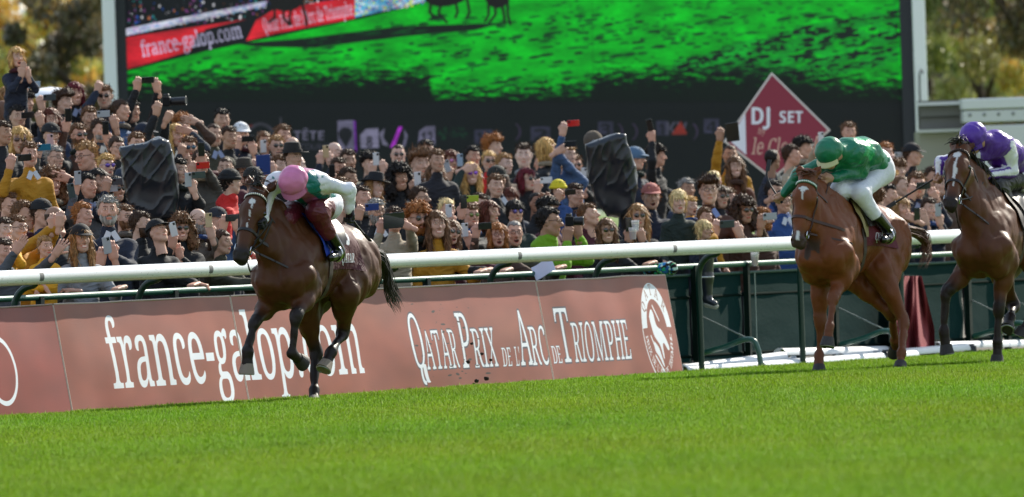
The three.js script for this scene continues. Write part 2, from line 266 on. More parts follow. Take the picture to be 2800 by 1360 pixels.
// white plastic guttering lying on the grass between rail and barrier
{
  const gm = mat('#e3e5e8', { roughness: 0.35 }); let gi = 0;
  const mk = (x0, y0, x1, y1, p, label) => {
    const a = P(x0, y0, depthAt(x0, y0, p)), c = P(x1, y1, depthAt(x1, y1, p)); const [ya, yc] = [[0.04, 0.1], [0.13, 0.09], [0.05, 0.07], [0.1, 0.06], [0.035, 0.035], [0.03, 0.04]][gi++]; a.y = ya; c.y = yc;
    const t = thing('white_gutter', label, 'plastic rail', a.clone().setY(0)), d = c.clone().sub(a), Ln = d.length(), dn = d.clone().normalize(), up = V(0, 1, 0), sd = dn.clone().cross(up).normalize();
    const sh = new THREE.Shape(); sh.absarc(0, 0, 0.058, Math.PI * 0.05, Math.PI * 1.05, false); sh.absarc(0, 0, 0.05, Math.PI * 1.05, Math.PI * 0.05, true);
    const g = new THREE.ExtrudeGeometry(sh, { depth: Ln, bevelEnabled: false, curveSegments: 14 }); g.applyMatrix4(new THREE.Matrix4().makeBasis(sd.clone().negate(), V(0, 1, 0).addScaledVector(dn, -dn.y).normalize(), dn)); g.translate(0, a.y, 0);
    part('channel', g, gm, t);
    const cp = new THREE.CylinderGeometry(0.062, 0.062, 0.05, 20, 1, false, 0, Math.PI); cp.rotateX(Math.PI / 2); cp.rotateZ(0); cp.applyMatrix4(new THREE.Matrix4().makeBasis(sd.clone().negate(), up, dn)); part('end_cap', cp.translate(0, a.y, 0), gm, t);
    return t;
  };
  mk(1868, 1020, 2140, 985, 0.42, 'white plastic channel on the grass behind the green rail post beside the hoarding');
  mk(2135, 985, 2420, 965, 0.5, 'white plastic channel lying on the ground behind the chestnut horse');
  mk(2300, 1000, 2640, 960, 0.36, 'white plastic channel lying on the grass nearest the burgundy cloth');
  mk(2560, 960, 2840, 935, 0.46, 'white plastic channel on the ground behind the bay horse with the blaze');
  mk(1868, 1032, 2200, 1012, 0.3, 'low white plastic strip at the foot of the green rail post beside the hoarding');
  mk(2080, 1018, 2500, 985, 0.26, 'long white plastic strip in the grass edge behind the chestnut horse');
}
for (const [px, py, p, k] of [[2150, 1004, 0.4, 0], [2378, 985, 0.36, 1], [2410, 992, 0.3, 2], [2640, 950, 0.4, 3]]) { const D = depthAt(px, py, p), c = P(px, py, D).setY(0.06), sh = new THREE.Shape([[-0.13, -0.05], [0.12, -0.05], [0.06, 0.05], [0.0, 0.02], [-0.1, 0.035]].map(([x, y]) => new THREE.Vector2(x, y))), g = new THREE.ExtrudeGeometry(sh, { depth: 0.09, bevelEnabled: true, bevelSize: 0.006, bevelThickness: 0.006, bevelSegments: 1 }); const t = thing('rail_bracket', ['grey bracket lying at the joint of the white channels by the post', 'pale bracket on the white channel behind the chestnut horse', 'black bracket lying in the grass edge behind the chestnut horse', 'dark bracket under the thin stay behind the bay horse'][k], 'bracket', c, null, R(20 + k * 25)); part('shell', g, mat(k < 2 ? '#b9bdc4' : '#191b1e', { roughness: 0.4 }), t); }
// burgundy cloth hanging over the barrier
{
  const p = 0.5, n = 26, m = 22, g = new THREE.PlaneGeometry(1, 1, n, m), q = g.attributes.position;
  for (let k = 0; k < q.count; k++) {
    const x = q.getX(k) + 0.5, t = 0.5 - q.getY(k), wTop = 0.18 + 0.35 * Math.pow(t, 0.7), px = 2496 + (x - 0.5) * (50 + 65 * Math.min(1, t * 1.6)) + 22 * t * 0.2, py = 755 + t * 232;
    const dd = p - 0.09 - 0.05 * Math.sin(x * 13 + 0.6 * Math.sin(t * 5)) - 0.02 * Math.sin(x * 29 + t * 4); const v = P(px, py, depthAt(px, py, dd)); q.setXYZ(k, v.x, Math.max(v.y, 0.01), v.z);
  }
  g.computeVertexNormals(); const b = q.getX(0), base = ground(2500, depthAt(2500, 900, p)); g.translate(-base.x, 0, -base.z);
  const t = thing('burgundy_cloth', 'burgundy cloth hanging in folds over the green barrier behind the chestnut horse', 'cloth', base);
  part('drape', g, mat('#7c2a33', { roughness: 0.85, sheen: 0.5, sheenColor: new THREE.Color('#b0606a'), side: THREE.DoubleSide, bumpMap: weaveTex, bumpScale: 0.002 }), t);
}
const ipl0 = (x, t) => { for (let i = 1; i < t.length; i++) if (x <= t[i][0] || i === t.length - 1) return mix(t[i - 1][1], t[i][1], clamp((x - t[i - 1][0]) / (t[i][0] - t[i - 1][0]), 0, 1)); };
// ---------------------------------------------------------------- giant screen
{
  const D = 182, cen = P(1402, 60, D), k = D / FPX, cr = Math.cos(R(1.9)), sr = Math.sin(R(1.9));
  const X0 = 345, X1 = 2461, Y0 = -420, Y1 = 560, CW = 2048, CH = 948, c = canvas(CW, CH), g = c.getContext('2d');
  const loc = (px, py) => { const a = px - 1402, b = py - 60; return [(a * cr - b * sr) , (a * sr + b * cr)]; };   // upright screen axes, in picture units
  const half = 1058, top = -480, bot = 500, sc = CW / (2 * half);
  g.fillStyle = '#000'; g.fillRect(0, 0, CW, CH);
  g.setTransform(sc, 0, 0, sc, half * sc, -top * sc); g.rotate(R(1.9)); g.translate(-1402, -60);
  const poly = (col, ...pts) => { g.fillStyle = col; g.beginPath(); pts.forEach(([x, y], i) => (i ? g.lineTo(x, y) : g.moveTo(x, y))); g.closePath(); g.fill(); };
  // grass of the televised course
  poly('#00b41e', [340, 196], [560, 140], [1000, 48], [1260, -20], [1600, -80], [2470, -80], [2470, 275], [340, 275]);
  // rail, boards and stand of the televised course
  poly('#0a0a10', [330, -60], [1100, -60], [1100, 20], [340, 130]);
  for (let i = 0; i < 900; i++) { const x = rr(345, 1000), y = rr(-60, 90 - (x - 345) * 0.13); g.fillStyle = ['#1b4fa8', '#b86a3a', '#e8e8f0', '#2a8f8f', '#7b3b7b', '#20222a'][Math.floor(rnd() * 6)]; if (rnd() < 0.55) g.fillRect(x, y, rr(2, 7), rr(2, 9)); }
  poly('#d8dcf0', [343, 78], [728, 2], [728, 14], [343, 98]); for (let i = 0; i < 220; i++) { const x = rr(345, 728), y = mix(88, 8, (x - 343) / 385) + rr(-8, 8); g.fillStyle = ['#8f9fe0', '#ffffff', '#c08fd0', '#7fb8d8'][i % 4]; g.fillRect(x, y, rr(3, 9), 3); }
  poly('#d21f2e', [344, 102], [672, 52], [672, 62], [540, 90], [520, 140], [344, 190]); poly('#0d0d12', [560, 80], [715, 42], [690, 110], [540, 142]);
  poly('#d21f2e', [672, 112], [700, 55], [750, 25], [970, -10], [970, 50], [760, 90]); poly('#5fb8e0', [970, 48], [970, -20], [1170, -40], [1170, 2]);
  for (let i = 0; i < 260; i++) { g.fillStyle = ['#e8f0ff', '#c88fb0', '#d8e84a', '#3a6fc0'][i % 4]; const x = rr(966, 1165); g.fillRect(x, rr(-20, 44 - (x - 966) * 0.2), rr(2, 8), rr(2, 7)); }
  g.save(); g.translate(388, 156); g.rotate(R(-11)); fitText(g, 'france-galop.com', 0, 282, -44, 0, 'PX serif', 0.74, '#c9c6e8'); g.restore();
  g.save(); g.translate(722, 88); g.rotate(R(-11)); fitText(g, "Qatar Prix de l'Arc de Triomphe", 0, 250, -38, 0, 'PX serif', 0.72, '#d8cfe8'); g.restore();
  // shadows under the televised horses and their legs
  poly('#0b1a10', [640, 118], [800, 108], [1090, 72], [1375, 62], [1300, 82], [1100, 100], [860, 130], [700, 128]);
  for (const [x0, y0, w, h] of [[735, -40, 100, 70], [1160, -50, 130, 66], [1325, -50, 70, 72]]) { g.fillStyle = '#14100f'; g.beginPath(); g.ellipse(x0 + w / 2, y0 + h / 2, w / 2, h / 2, -0.2, 0, 7); g.fill(); for (let l = 0; l < 4; l++) { const lx = x0 + w * (0.15 + 0.25 * l); g.lineWidth = 7; g.strokeStyle = '#15110f'; g.beginPath(); g.moveTo(lx, y0 + h * 0.7); g.lineTo(lx + rr(-14, 14), y0 + h + 18); g.lineTo(lx + rr(-18, 18), y0 + h + rr(30, 50)); g.stroke(); } }
  for (let i = 0; i < 520; i++) { const x = rr(345, 2460), y = rr(40, 235), r = rr(4, 22); if (y < 200 - (x - 345) * 0.19) continue; g.fillStyle = rnd() < 0.8 ? 'rgba(4,70,26,0.75)' : 'rgba(10,30,18,0.85)'; g.beginPath(); g.ellipse(x, y, r, rr(2, 5), -0.12, 0, 7); g.fill(); }
  for (let i = 0; i < 260; i++) { const x = rr(1500, 2460), y = rr(0, 120), r = rr(3, 13); g.fillStyle = 'rgba(4,90,30,0.6)'; g.beginPath(); g.ellipse(x, y, r, rr(2, 4), -0.12, 0, 7); g.fill(); }
  for (let i = 0; i < 900; i++) { const x = rr(1850, 2460), y = mix(178, 60, (x - 1850) / 610) + rr(-40, 110) * Math.min(1, (x - 1800) / 400); if (y > 215) continue; g.fillStyle = rnd() < 0.42 ? '#0b1c14' : '#069a28'; g.beginPath(); g.ellipse(x, y, rr(5, 20), rr(2, 6), -0.14, 0, 7); g.fill(); }
  // the picture's lower edge breaks up into the dark
  poly('#07090c', [340, 275], [2470, 275], [2470, 700], [340, 700]);
  // dim number line along the bottom
  fitText(g, 'TÊTE', 802, 888, 357, 383, 'bold PX sans-serif', 0.73, '#6d6c84'); fitText(g, 'COURSE', 820, 905, 392, 409, 'PX sans-serif', 0.73, '#55546a');
  g.strokeStyle = '#34343e'; g.lineWidth = 9; g.beginPath(); g.arc(712, 375, 36, 3.6, 6.2); g.stroke(); g.fillStyle = '#3c3c46'; g.fillRect(764, 320, 6, 50); poly('#541c18', [620, 350], [690, 340], [690, 346], [640, 358]);
  poly('#6d6b86', [922, 330], [967, 328], [969, 410], [924, 412]); g.fillStyle = '#17161f'; g.beginPath(); g.ellipse(944, 366, 19, 18, 0, 0, 7); g.fill(); poly('#17161f', [926, 372], [962, 370], [946, 405]); poly('#7a22b0', [966, 330], [972, 330], [976, 415], [970, 415]);
  poly('#8a88a6', [986, 405], [984, 370], [1000, 352], [1034, 350], [1036, 404]); fitText(g, '8', 1000, 1020, 372, 402, 'bold PX sans-serif', 0.73, '#17161f'); poly('#77758f', [1036, 365], [1052, 350], [1048, 376], [1064, 400], [1046, 396]);
  poly('#b12fd0', [1066, 404], [1090, 346], [1100, 346], [1078, 404]); poly('#6d6b86', [1104, 352], [1115, 370], [1108, 400], [1098, 404], [1106, 376]);
  poly('#6d6b86', [1142, 398], [1146, 358], [1164, 345], [1190, 344], [1190, 396]); fitText(g, '12', 1150, 1184, 360, 394, 'bold PX sans-serif', 0.73, '#15141c'); for (let i = 0; i < 40; i++) { g.fillStyle = '#0b3a22'; g.fillRect(rr(1195, 1270), rr(345, 376), rr(3, 10), rr(2, 6)); }
  const dim = '#34344a'; for (const [s, x0, x1, y] of [['10', 1302, 1342, 392], ['2', 1456, 1500, 384], ['3', 1640, 1672, 370], ['1', 1800, 1822, 368], ['4', 1930, 1962, 362]]) { g.fillStyle = dim; g.fillRect(x0 - 5, y - 38, x1 - x0 + 10, 40); fitText(g, s, x0, x1, y - 32, y, 'bold PX sans-serif', 0.73, '#121219'); }
  fitText(g, 'KV', 1818, 1880, 332, 368, 'bold PX sans-serif', 0.73, '#4a4a5c'); poly('#8a2a20', [1836, 368], [1862, 330], [1880, 368]); g.strokeStyle = '#3a2f4a'; g.lineWidth = 5; for (const x of [1410, 1690, 1730, 1895]) { g.beginPath(); g.arc(x - 14, 360, 26, -1, 1); g.stroke(); }
  for (const x of [1180, 1620]) { g.fillStyle = 'rgba(0,0,0,0.25)'; g.fillRect(x, 0, 2, 260); }
  const d = g.getImageData(0, 0, CW, CH); for (let i = 0; i < d.data.length; i += 4) { const m = i >> 2, X = (m % CW) / sc - half, Y = Math.floor(m / CW) / sc + top, x = X * cr + Y * sr + 1402, y = -X * sr + Y * cr + 60; let q = (0.9 + 0.2 * rnd()) * (0.92 + 0.28 * nz(x * 0.011, y * 0.03, 9) + 0.12 * nz(x * 0.05, y * 0.16, 2)); if (y > 60 && y < 280) { const edge = 8 + ipl0(x, [[345, 200], [560, 188], [1150, 176], [1172, 184], [1182, 232], [1612, 214], [1625, 180], [1900, 172], [2120, 168], [2300, 196], [2460, 205]]), e = (edge - y) / 42 + 1.1 * nz(x * 0.03, y * 0.11, 3) + 0.7 * nz(x * 0.09, y * 0.25, 6); q *= mix(0.05, 1, sstep(e, -1.2, 0.45)); } if (y > 300) q *= 0.88; d.data[i] *= q; d.data[i + 1] *= q; d.data[i + 2] *= q; } g.putImageData(d, 0, 0);
  const t = ctex(c), hx = 2 * half * k, hy = (bot - top) * k, scr = thing('giant_screen', 'giant outdoor video screen showing bright green turf, between two white pillars', 'video screen', V(cen.x, 0, cen.z));
  const yc = cen.y - (top + bot) / 2 * k, pl = new THREE.PlaneGeometry(hx, hy); pl.translate(0, yc, 0);
  part('display', pl, new THREE.MeshPhysicalMaterial({ color: '#15171a', roughness: 0.8, emissive: '#ffffff', emissiveMap: t, emissiveIntensity: 0.66 }), scr);
  part('housing', box(hx + 0.1, hy + 0.2, 0.5, V(0, yc, -0.28)), mat('#1c1e22'), scr);
  const tt = 24 * k;
  for (const s of [-1, 1]) part('border', box(s < 0 ? 28 * k : 34 * k, hy + 0.2, 0.12, V(s * (hx / 2 + (s < 0 ? 14.2 : 17.2) * k), yc, 0.0)), mat(s < 0 ? '#24282e' : '#2a2c36', { roughness: 0.6 }), scr);
  for (const s of [-1, 1]) part('pillar', box(35 * k, 12, 0.6, V(s * (hx / 2 + (s < 0 ? 45.6 : 51.8) * k), 6, -0.1), 0, 0.02), mat('#eef0f4', { roughness: 0.5 }), scr);
  part('cable', tube([V(hx / 2 + 58 * k, 3.0, 0.35), V(hx / 2 + 50 * k, 3.05, 0.36), V(hx / 2 + 47 * k, 2.9, 0.36), V(hx / 2 + 48 * k, 2.4, 0.36)], 0.012), mat('#3a3a40'), scr);
}
// diamond sign
{
  const D = 166, k = D / FPX, c = canvas(1024, 1024), g = c.getContext('2d'), cen = P(2118, 342, D);
  // corners in the picture: top, right, bottom, left
  const T = [2117, 205], Rr = [2270, 356], B = [2118, 485], L = [1992, 386];
  g.fillStyle = '#8f2a40'; g.fillRect(0, 0, 1024, 1024);
  g.translate(512, 512); const z = 1024 / 330; g.scale(z, z); g.rotate(R(1.9)); g.translate(-2124, -346);
  g.fillStyle = '#e6e8f2'; g.beginPath(); g.moveTo(2044, 310); g.lineTo(2047, 424); g.lineTo(2000, 384); g.closePath(); g.fill();
  fitText(g, 'DJ', 2056, 2117, 292, 340, 'bold PX sans-serif', 0.73, '#e6e8f2'); fitText(g, 'SET', 2136, 2202, 303, 336, 'bold PX sans-serif', 0.73, '#e6e8f2');
  fitText(g, 'by', 2077, 2099, 350, 366, 'italic PX serif', 0.72, '#d8b4a0'); fitText(g, 'le Closing', 2060, 2234, 376, 422, 'italic PX serif', 0.76, '#d8b4a0');
  const t = ctex(c), sg = thing('diamond_sign', 'dark red diamond-shaped sign with white lettering in front of the screen', 'sign', V(cen.x, 0, cen.z));
  const cr = Math.cos(R(1.9)), sr = Math.sin(R(1.9)), loc = ([x, y]) => { const a = (x - 2124), b = (y - 346); return [(a * cr - b * sr) * k, -(a * sr + b * cr) * k]; };
  const sh = new THREE.Shape([T, Rr, B, L].map((q) => new THREE.Vector2(...loc(q)))), gg = new THREE.ShapeGeometry(sh), uv = gg.attributes.uv, ps = gg.attributes.position;
  for (let i = 0; i < uv.count; i++) uv.setXY(i, 0.5 + ps.getX(i) / (330 * k), 0.5 + ps.getY(i) / (330 * k));
  const y0 = P(2124, 346, D).y; gg.translate(0, y0, 0.031); part('face', gg, new THREE.MeshPhysicalMaterial({ map: t, roughness: 0.5 }), sg);
  const ex = new THREE.ExtrudeGeometry(sh, { depth: 0.05, bevelEnabled: true, bevelSize: 0.022, bevelThickness: 0.004, bevelSegments: 1 }); ex.translate(0, y0, -0.025); part('board', ex, mat('#e0d6d0'), sg);
  part('pole', rod(V(0, 0, -0.06), V(0, y0, -0.06), 0.03), mat('#8a8d90'), sg);
}
// white container and grey stand at the right edge
{
  const D = 176, k = D / FPX, o = P(2660, 400, D), Y = (px, py) => P(px, py, D).y, X = (px) => P(px, 330, D).x;
  const t = thing('grey_kiosk', 'grey kiosk with a dark shutter recess between the screen pillar and white trailer', 'kiosk', V(X(2578), 0, -D)), w = (2642 - 2512) * k;
  part('wall', box(w, Y(2578, 358), 2, V(0, Y(2578, 358) / 2, -1.1)), mat('#a39f92'), t);
  part('shutter', [0, 1].map((i) => box(w - 0.04, (Y(2578, 286) - Y(2578, 352)) / 2 - 0.01, 0.06, V(0, mix(Y(2578, 352), Y(2578, 286), (i + 0.5) / 2), -0.12 + i * 0.05))), mat('#6f6d69'), t);
  part('back_panel', box(w, 0.4, 0.05, V(0, Y(2578, 320), -0.2)), mat('#55534f'), t);
  part('roof_edge', box(w + 0.02, 0.04, 0.2, V(0, Y(2578, 283), -0.05)), mat('#d6d6d4'), t); part('sill', box(w + 0.02, 0.035, 0.16, V(0, Y(2578, 357), -0.03)), mat('#d0cfca'), t);
  const tr = thing('white_trailer', 'white box trailer with riveted top band behind the purple-capped rider', 'trailer', V(X(2740), 0, -D + 1)), w2 = 220 * k;
  const y0 = Y(2720, 268), y1 = Y(2720, 300), y2 = Y(2720, 336);
  part('body', box(w2, y2 - 0.03, 2.4, V(0, (y2 - 0.03) / 2, -1.2), 0, 0.02), mat('#d2d2d4', { roughness: 0.4 }), tr);
  part('roof_band', box(w2 + 0.03, y0 - y1 - 0.012, 2.46, V(0, (y0 + y1) / 2, -1.2), 0, 0.015), mat('#d8dadd', { roughness: 0.4 }), tr);
  part('side_band', box(w2 + 0.01, y1 - y2 - 0.012, 2.42, V(0, (y1 + y2) / 2, -1.2), 0, 0.015), mat('#cfd1d4', { roughness: 0.4 }), tr);
  for (let i = 0; i < 5; i++) part('rivet', new THREE.SphereGeometry(0.022, 8, 6).scale(1, 1, 0.5).translate(-w2 / 2 + 0.07 + i * 0.17, (y1 + y2) / 2 + 0.02, 0.012), mat('#8d8f92', { metalness: 0.6, roughness: 0.4 }), tr);
}
// white parasol behind the crowd on the left
{
  const D = 152, c = P(135, 236, D), t = thing('white_parasol', 'white parasol standing among the crowd near the trees', 'parasol', V(c.x, 0, c.z)), r = 0.3;
  const g = new THREE.SphereGeometry(r, 12, 6, 0, 6.283, 0, 1.25).scale(1, 0.5, 1).translate(0, c.y - 0.16, 0); part('canopy', g, mat('#eceef2', { side: THREE.DoubleSide, roughness: 0.8 }), t);
  part('pole', rod(V(0, 0, 0), V(0, c.y, 0), 0.015), mat('#9a9a9a'), t);
}
// ---------------------------------------------------------------- trees
{
  const leafG = (() => { const s = new THREE.Shape(); s.moveTo(0, -0.5); s.quadraticCurveTo(0.42, -0.1, 0, 0.5); s.quadraticCurveTo(-0.42, -0.1, 0, -0.5); const g = new THREE.ShapeGeometry(s, 3), p = g.attributes.position; for (let i = 0; i < p.count; i++) p.setZ(i, 0.25 * Math.abs(p.getX(i)) + 0.1 * p.getY(i)); g.computeVertexNormals(); return g; })();
  const leafM = new THREE.MeshPhysicalMaterial({ color: '#ffffff', roughness: 0.6, transmission: 0.5, thickness: 0, side: THREE.DoubleSide });
  const bark = mat('#3d3226', { roughness: 0.95 });
  function tree(x, z, h, rad, pal, n, size, label, kk) {
    const t = thing('tree', label, 'tree', V(x, 0, z), 'trees behind the crowd'), limbs = [rod(V(0, 0, 0), V(rr(-0.3, 0.3), h * 0.7, 0), 0.2, 0.08, 9)], clumps = [];
    for (let i = 0; i < 46; i++) { const a = rr(0, 6.28), e = Math.pow(rnd(), 0.6), y = mix(h * 0.06, h * 0.98, rnd()), pr = rad * Math.sqrt(Math.max(0.15, 1 - Math.pow((y / h - 0.45) * 1.5, 2))) * e, c = V(Math.cos(a) * pr, y, Math.sin(a) * pr); clumps.push([c, rr(0.35, 0.75) * rad * 0.42, rnd()]); if (i % 3 === 0) limbs.push(rod(V(0, Math.max(0.4, y - pr * 0.9), 0), c, 0.06, 0.015, 6)); }
    part('trunk', limbs, bark, t);
    const im = new THREE.InstancedMesh(leafG, leafM, n), m = new THREE.Matrix4(), c = new THREE.Color(), e = new THREE.Euler();
    for (let i = 0; i < n; i++) {
      const [o, r, tone] = clumps[Math.floor(rnd() * clumps.length)], d = V(rr(-1, 1), rr(-1, 1), rr(-1, 1)).normalize().multiplyScalar(r * Math.pow(rnd(), 0.4));
      e.set(rr(-1.2, 1.2), rr(0, 6.28), rr(-0.7, 0.7)); m.compose(o.clone().add(d), new THREE.Quaternion().setFromEuler(e), V(1, 1, 1).multiplyScalar(size * rr(0.6, 1.3))); im.setMatrixAt(i, m);
      const q = pal[Math.min(pal.length - 1, Math.floor(clamp(tone * 0.6 + rnd() * 0.4, 0, 0.999) * pal.length))], b = rr(0.75, 1.25); im.setColorAt(i, c.setRGB(q[0] * b * (kk ?? 3.4), q[1] * b * (kk ?? 3.4), q[2] * b * (kk ?? 3.4)));
    }
    im.name = 'crown'; im.castShadow = im.receiveShadow = true; tag(im, null, null, null, 'stuff'); t.add(im);
  }
  const wx = (px, D) => P(px, 200, D).x;
  const autumn = [[0.17, 0.11, 0.035], [0.24, 0.16, 0.04], [0.28, 0.21, 0.05], [0.20, 0.21, 0.06], [0.13, 0.15, 0.05]], olive = [[0.07, 0.085, 0.03], [0.09, 0.11, 0.03], [0.12, 0.13, 0.04], [0.13, 0.13, 0.04], [0.09, 0.08, 0.03]], brown = [[0.05, 0.045, 0.025], [0.075, 0.055, 0.028], [0.06, 0.06, 0.03], [0.12, 0.085, 0.03]];
  const gold = [[0.10, 0.12, 0.035], [0.13, 0.15, 0.04], [0.17, 0.17, 0.05], [0.19, 0.15, 0.04], [0.21, 0.13, 0.035]];
  tree(wx(20, 232), -232, 5.2, 1.5, autumn, 18000, 0.14, 'low tree with yellow and orange autumn leaves above the child on shoulders', 3.0);
  tree(wx(135, 240), -240, 5.6, 1.6, brown.concat(autumn.slice(0, 2)), 18000, 0.14, 'russet and brown tree behind the parasol between the child and white pillar', 2.3);
  tree(wx(215, 228), -228, 5.0, 1.3, brown, 14000, 0.13, 'dark brown-leaved tree close beside the left white pillar of the screen', 2.2);
  tree(wx(-40, 250), -250, 5.4, 1.7, [[0.24, 0.22, 0.06], [0.2, 0.22, 0.07], [0.34, 0.2, 0.05]], 18000, 0.14, 'yellow-green tree at the left edge of the picture', 3.0);
  tree(wx(290, 246), -246, 6.2, 1.7, brown.concat(autumn.slice(0, 2)), 15000, 0.135, 'rusty brown tree partly hidden by the left white pillar', 2.2);
  tree(wx(2560, 226), -226, 6.6, 1.6, olive, 21000, 0.13, 'olive green tree close beside the right white pillar of the screen');
  tree(wx(2690, 230), -230, 6.8, 1.6, gold, 21000, 0.13, 'green tree with golden leaves above the white trailer');
  tree(wx(2810, 224), -224, 6.4, 1.5, gold.slice(1).concat(brown), 19600, 0.13, 'tree with brown and orange leaves at the right edge above the trailer');
  tree(wx(2610, 240), -240, 7.4, 1.7, olive, 18000, 0.135, 'dark olive tree standing behind the other trees over the kiosk');
  tree(wx(2760, 244), -244, 7.6, 1.8, olive.concat(gold), 18000, 0.135, 'tall mixed green tree standing farthest behind the trailer');
  // wood behind them that closes the view
  const n = 26000, im = new THREE.InstancedMesh(leafG, leafM, n), m = new THREE.Matrix4(), c = new THREE.Color(), e = new THREE.Euler();
  for (let i = 0; i < n; i++) { const x = rr(-15, 15), left = x < -2; e.set(rr(-1.2, 1.2), rr(0, 6.28), rr(-0.7, 0.7)); m.compose(V(x, rr(0.3, 1) * (left ? 5.3 : 9) * rr(0.5, 1) , -262 - rr(0, 5)), new THREE.Quaternion().setFromEuler(e), V(1, 1, 1).multiplyScalar(rr(0.25, 0.5))); im.setMatrixAt(i, m); const q = olive[Math.floor(rnd() * 5)], b = rr(0.6, 1); im.setColorAt(i, c.setRGB(q[0] * b, q[1] * b, q[2] * b)); }
  im.name = 'woods'; tag(im, 'dark wood closing the view behind the screen and trees', 'woods', null, 'stuff'); scene.add(im);
}
// ---------------------------------------------------------------- bodies: tapered bones joined into one distance field, meshed as one surface
const bone = (a, b, ra, rb = ra, o = {}) => ({ a, b, ra, rb, k: o.k ?? 0.05, sq: o.sq ?? 1, n: o.n ?? null, sub: o.sub });
function field(bones, warp) {
  const B = bones.map((q) => { const d = q.b.clone().sub(q.a), n = q.n ?? V(0, 0, 1); return [q.a.x, q.a.y, q.a.z, d.x, d.y, d.z, 1 / Math.max(1e-9, d.lengthSq()), q.ra, q.rb - q.ra, q.k, q.sq, n.x, n.y, n.z, q.sub ? 1 : 0]; });
  return (x, y, z) => {
    let r = 1e3;
    for (let i = 0; i < B.length; i++) {
      const q = B[i]; let px = x - q[0], py = y - q[1], pz = z - q[2], t = (px * q[3] + py * q[4] + pz * q[5]) * q[6]; t = t < 0 ? 0 : t > 1 ? 1 : t;
      px -= q[3] * t; py -= q[4] * t; pz -= q[5] * t;
      if (q[10] !== 1) { const m = (px * q[11] + py * q[12] + pz * q[13]) * (1 / q[10] - 1); px += q[11] * m; py += q[12] * m; pz += q[13] * m; }
      let d = (Math.sqrt(px * px + py * py + pz * pz) - q[7] - q[8] * t) * (q[10] < 1 ? q[10] : 1);
      const k = q[9];
      if (q[14]) { const h = Math.max(k - Math.abs(r + d), 0) / k; r = Math.max(r, -d) + h * h * k * 0.25; }
      else { const h = Math.max(k - Math.abs(r - d), 0) / k; r = Math.min(r, d) - h * h * k * 0.25; }
    }
    return warp ? r + warp(x, y, z) : r;
  };
}
const axis = (a, b, c) => { const n = Math.max(3, Math.ceil((b - a) / c)), r = []; for (let i = 0; i <= n; i++) r.push(a + (b - a) * i / n); return r; };
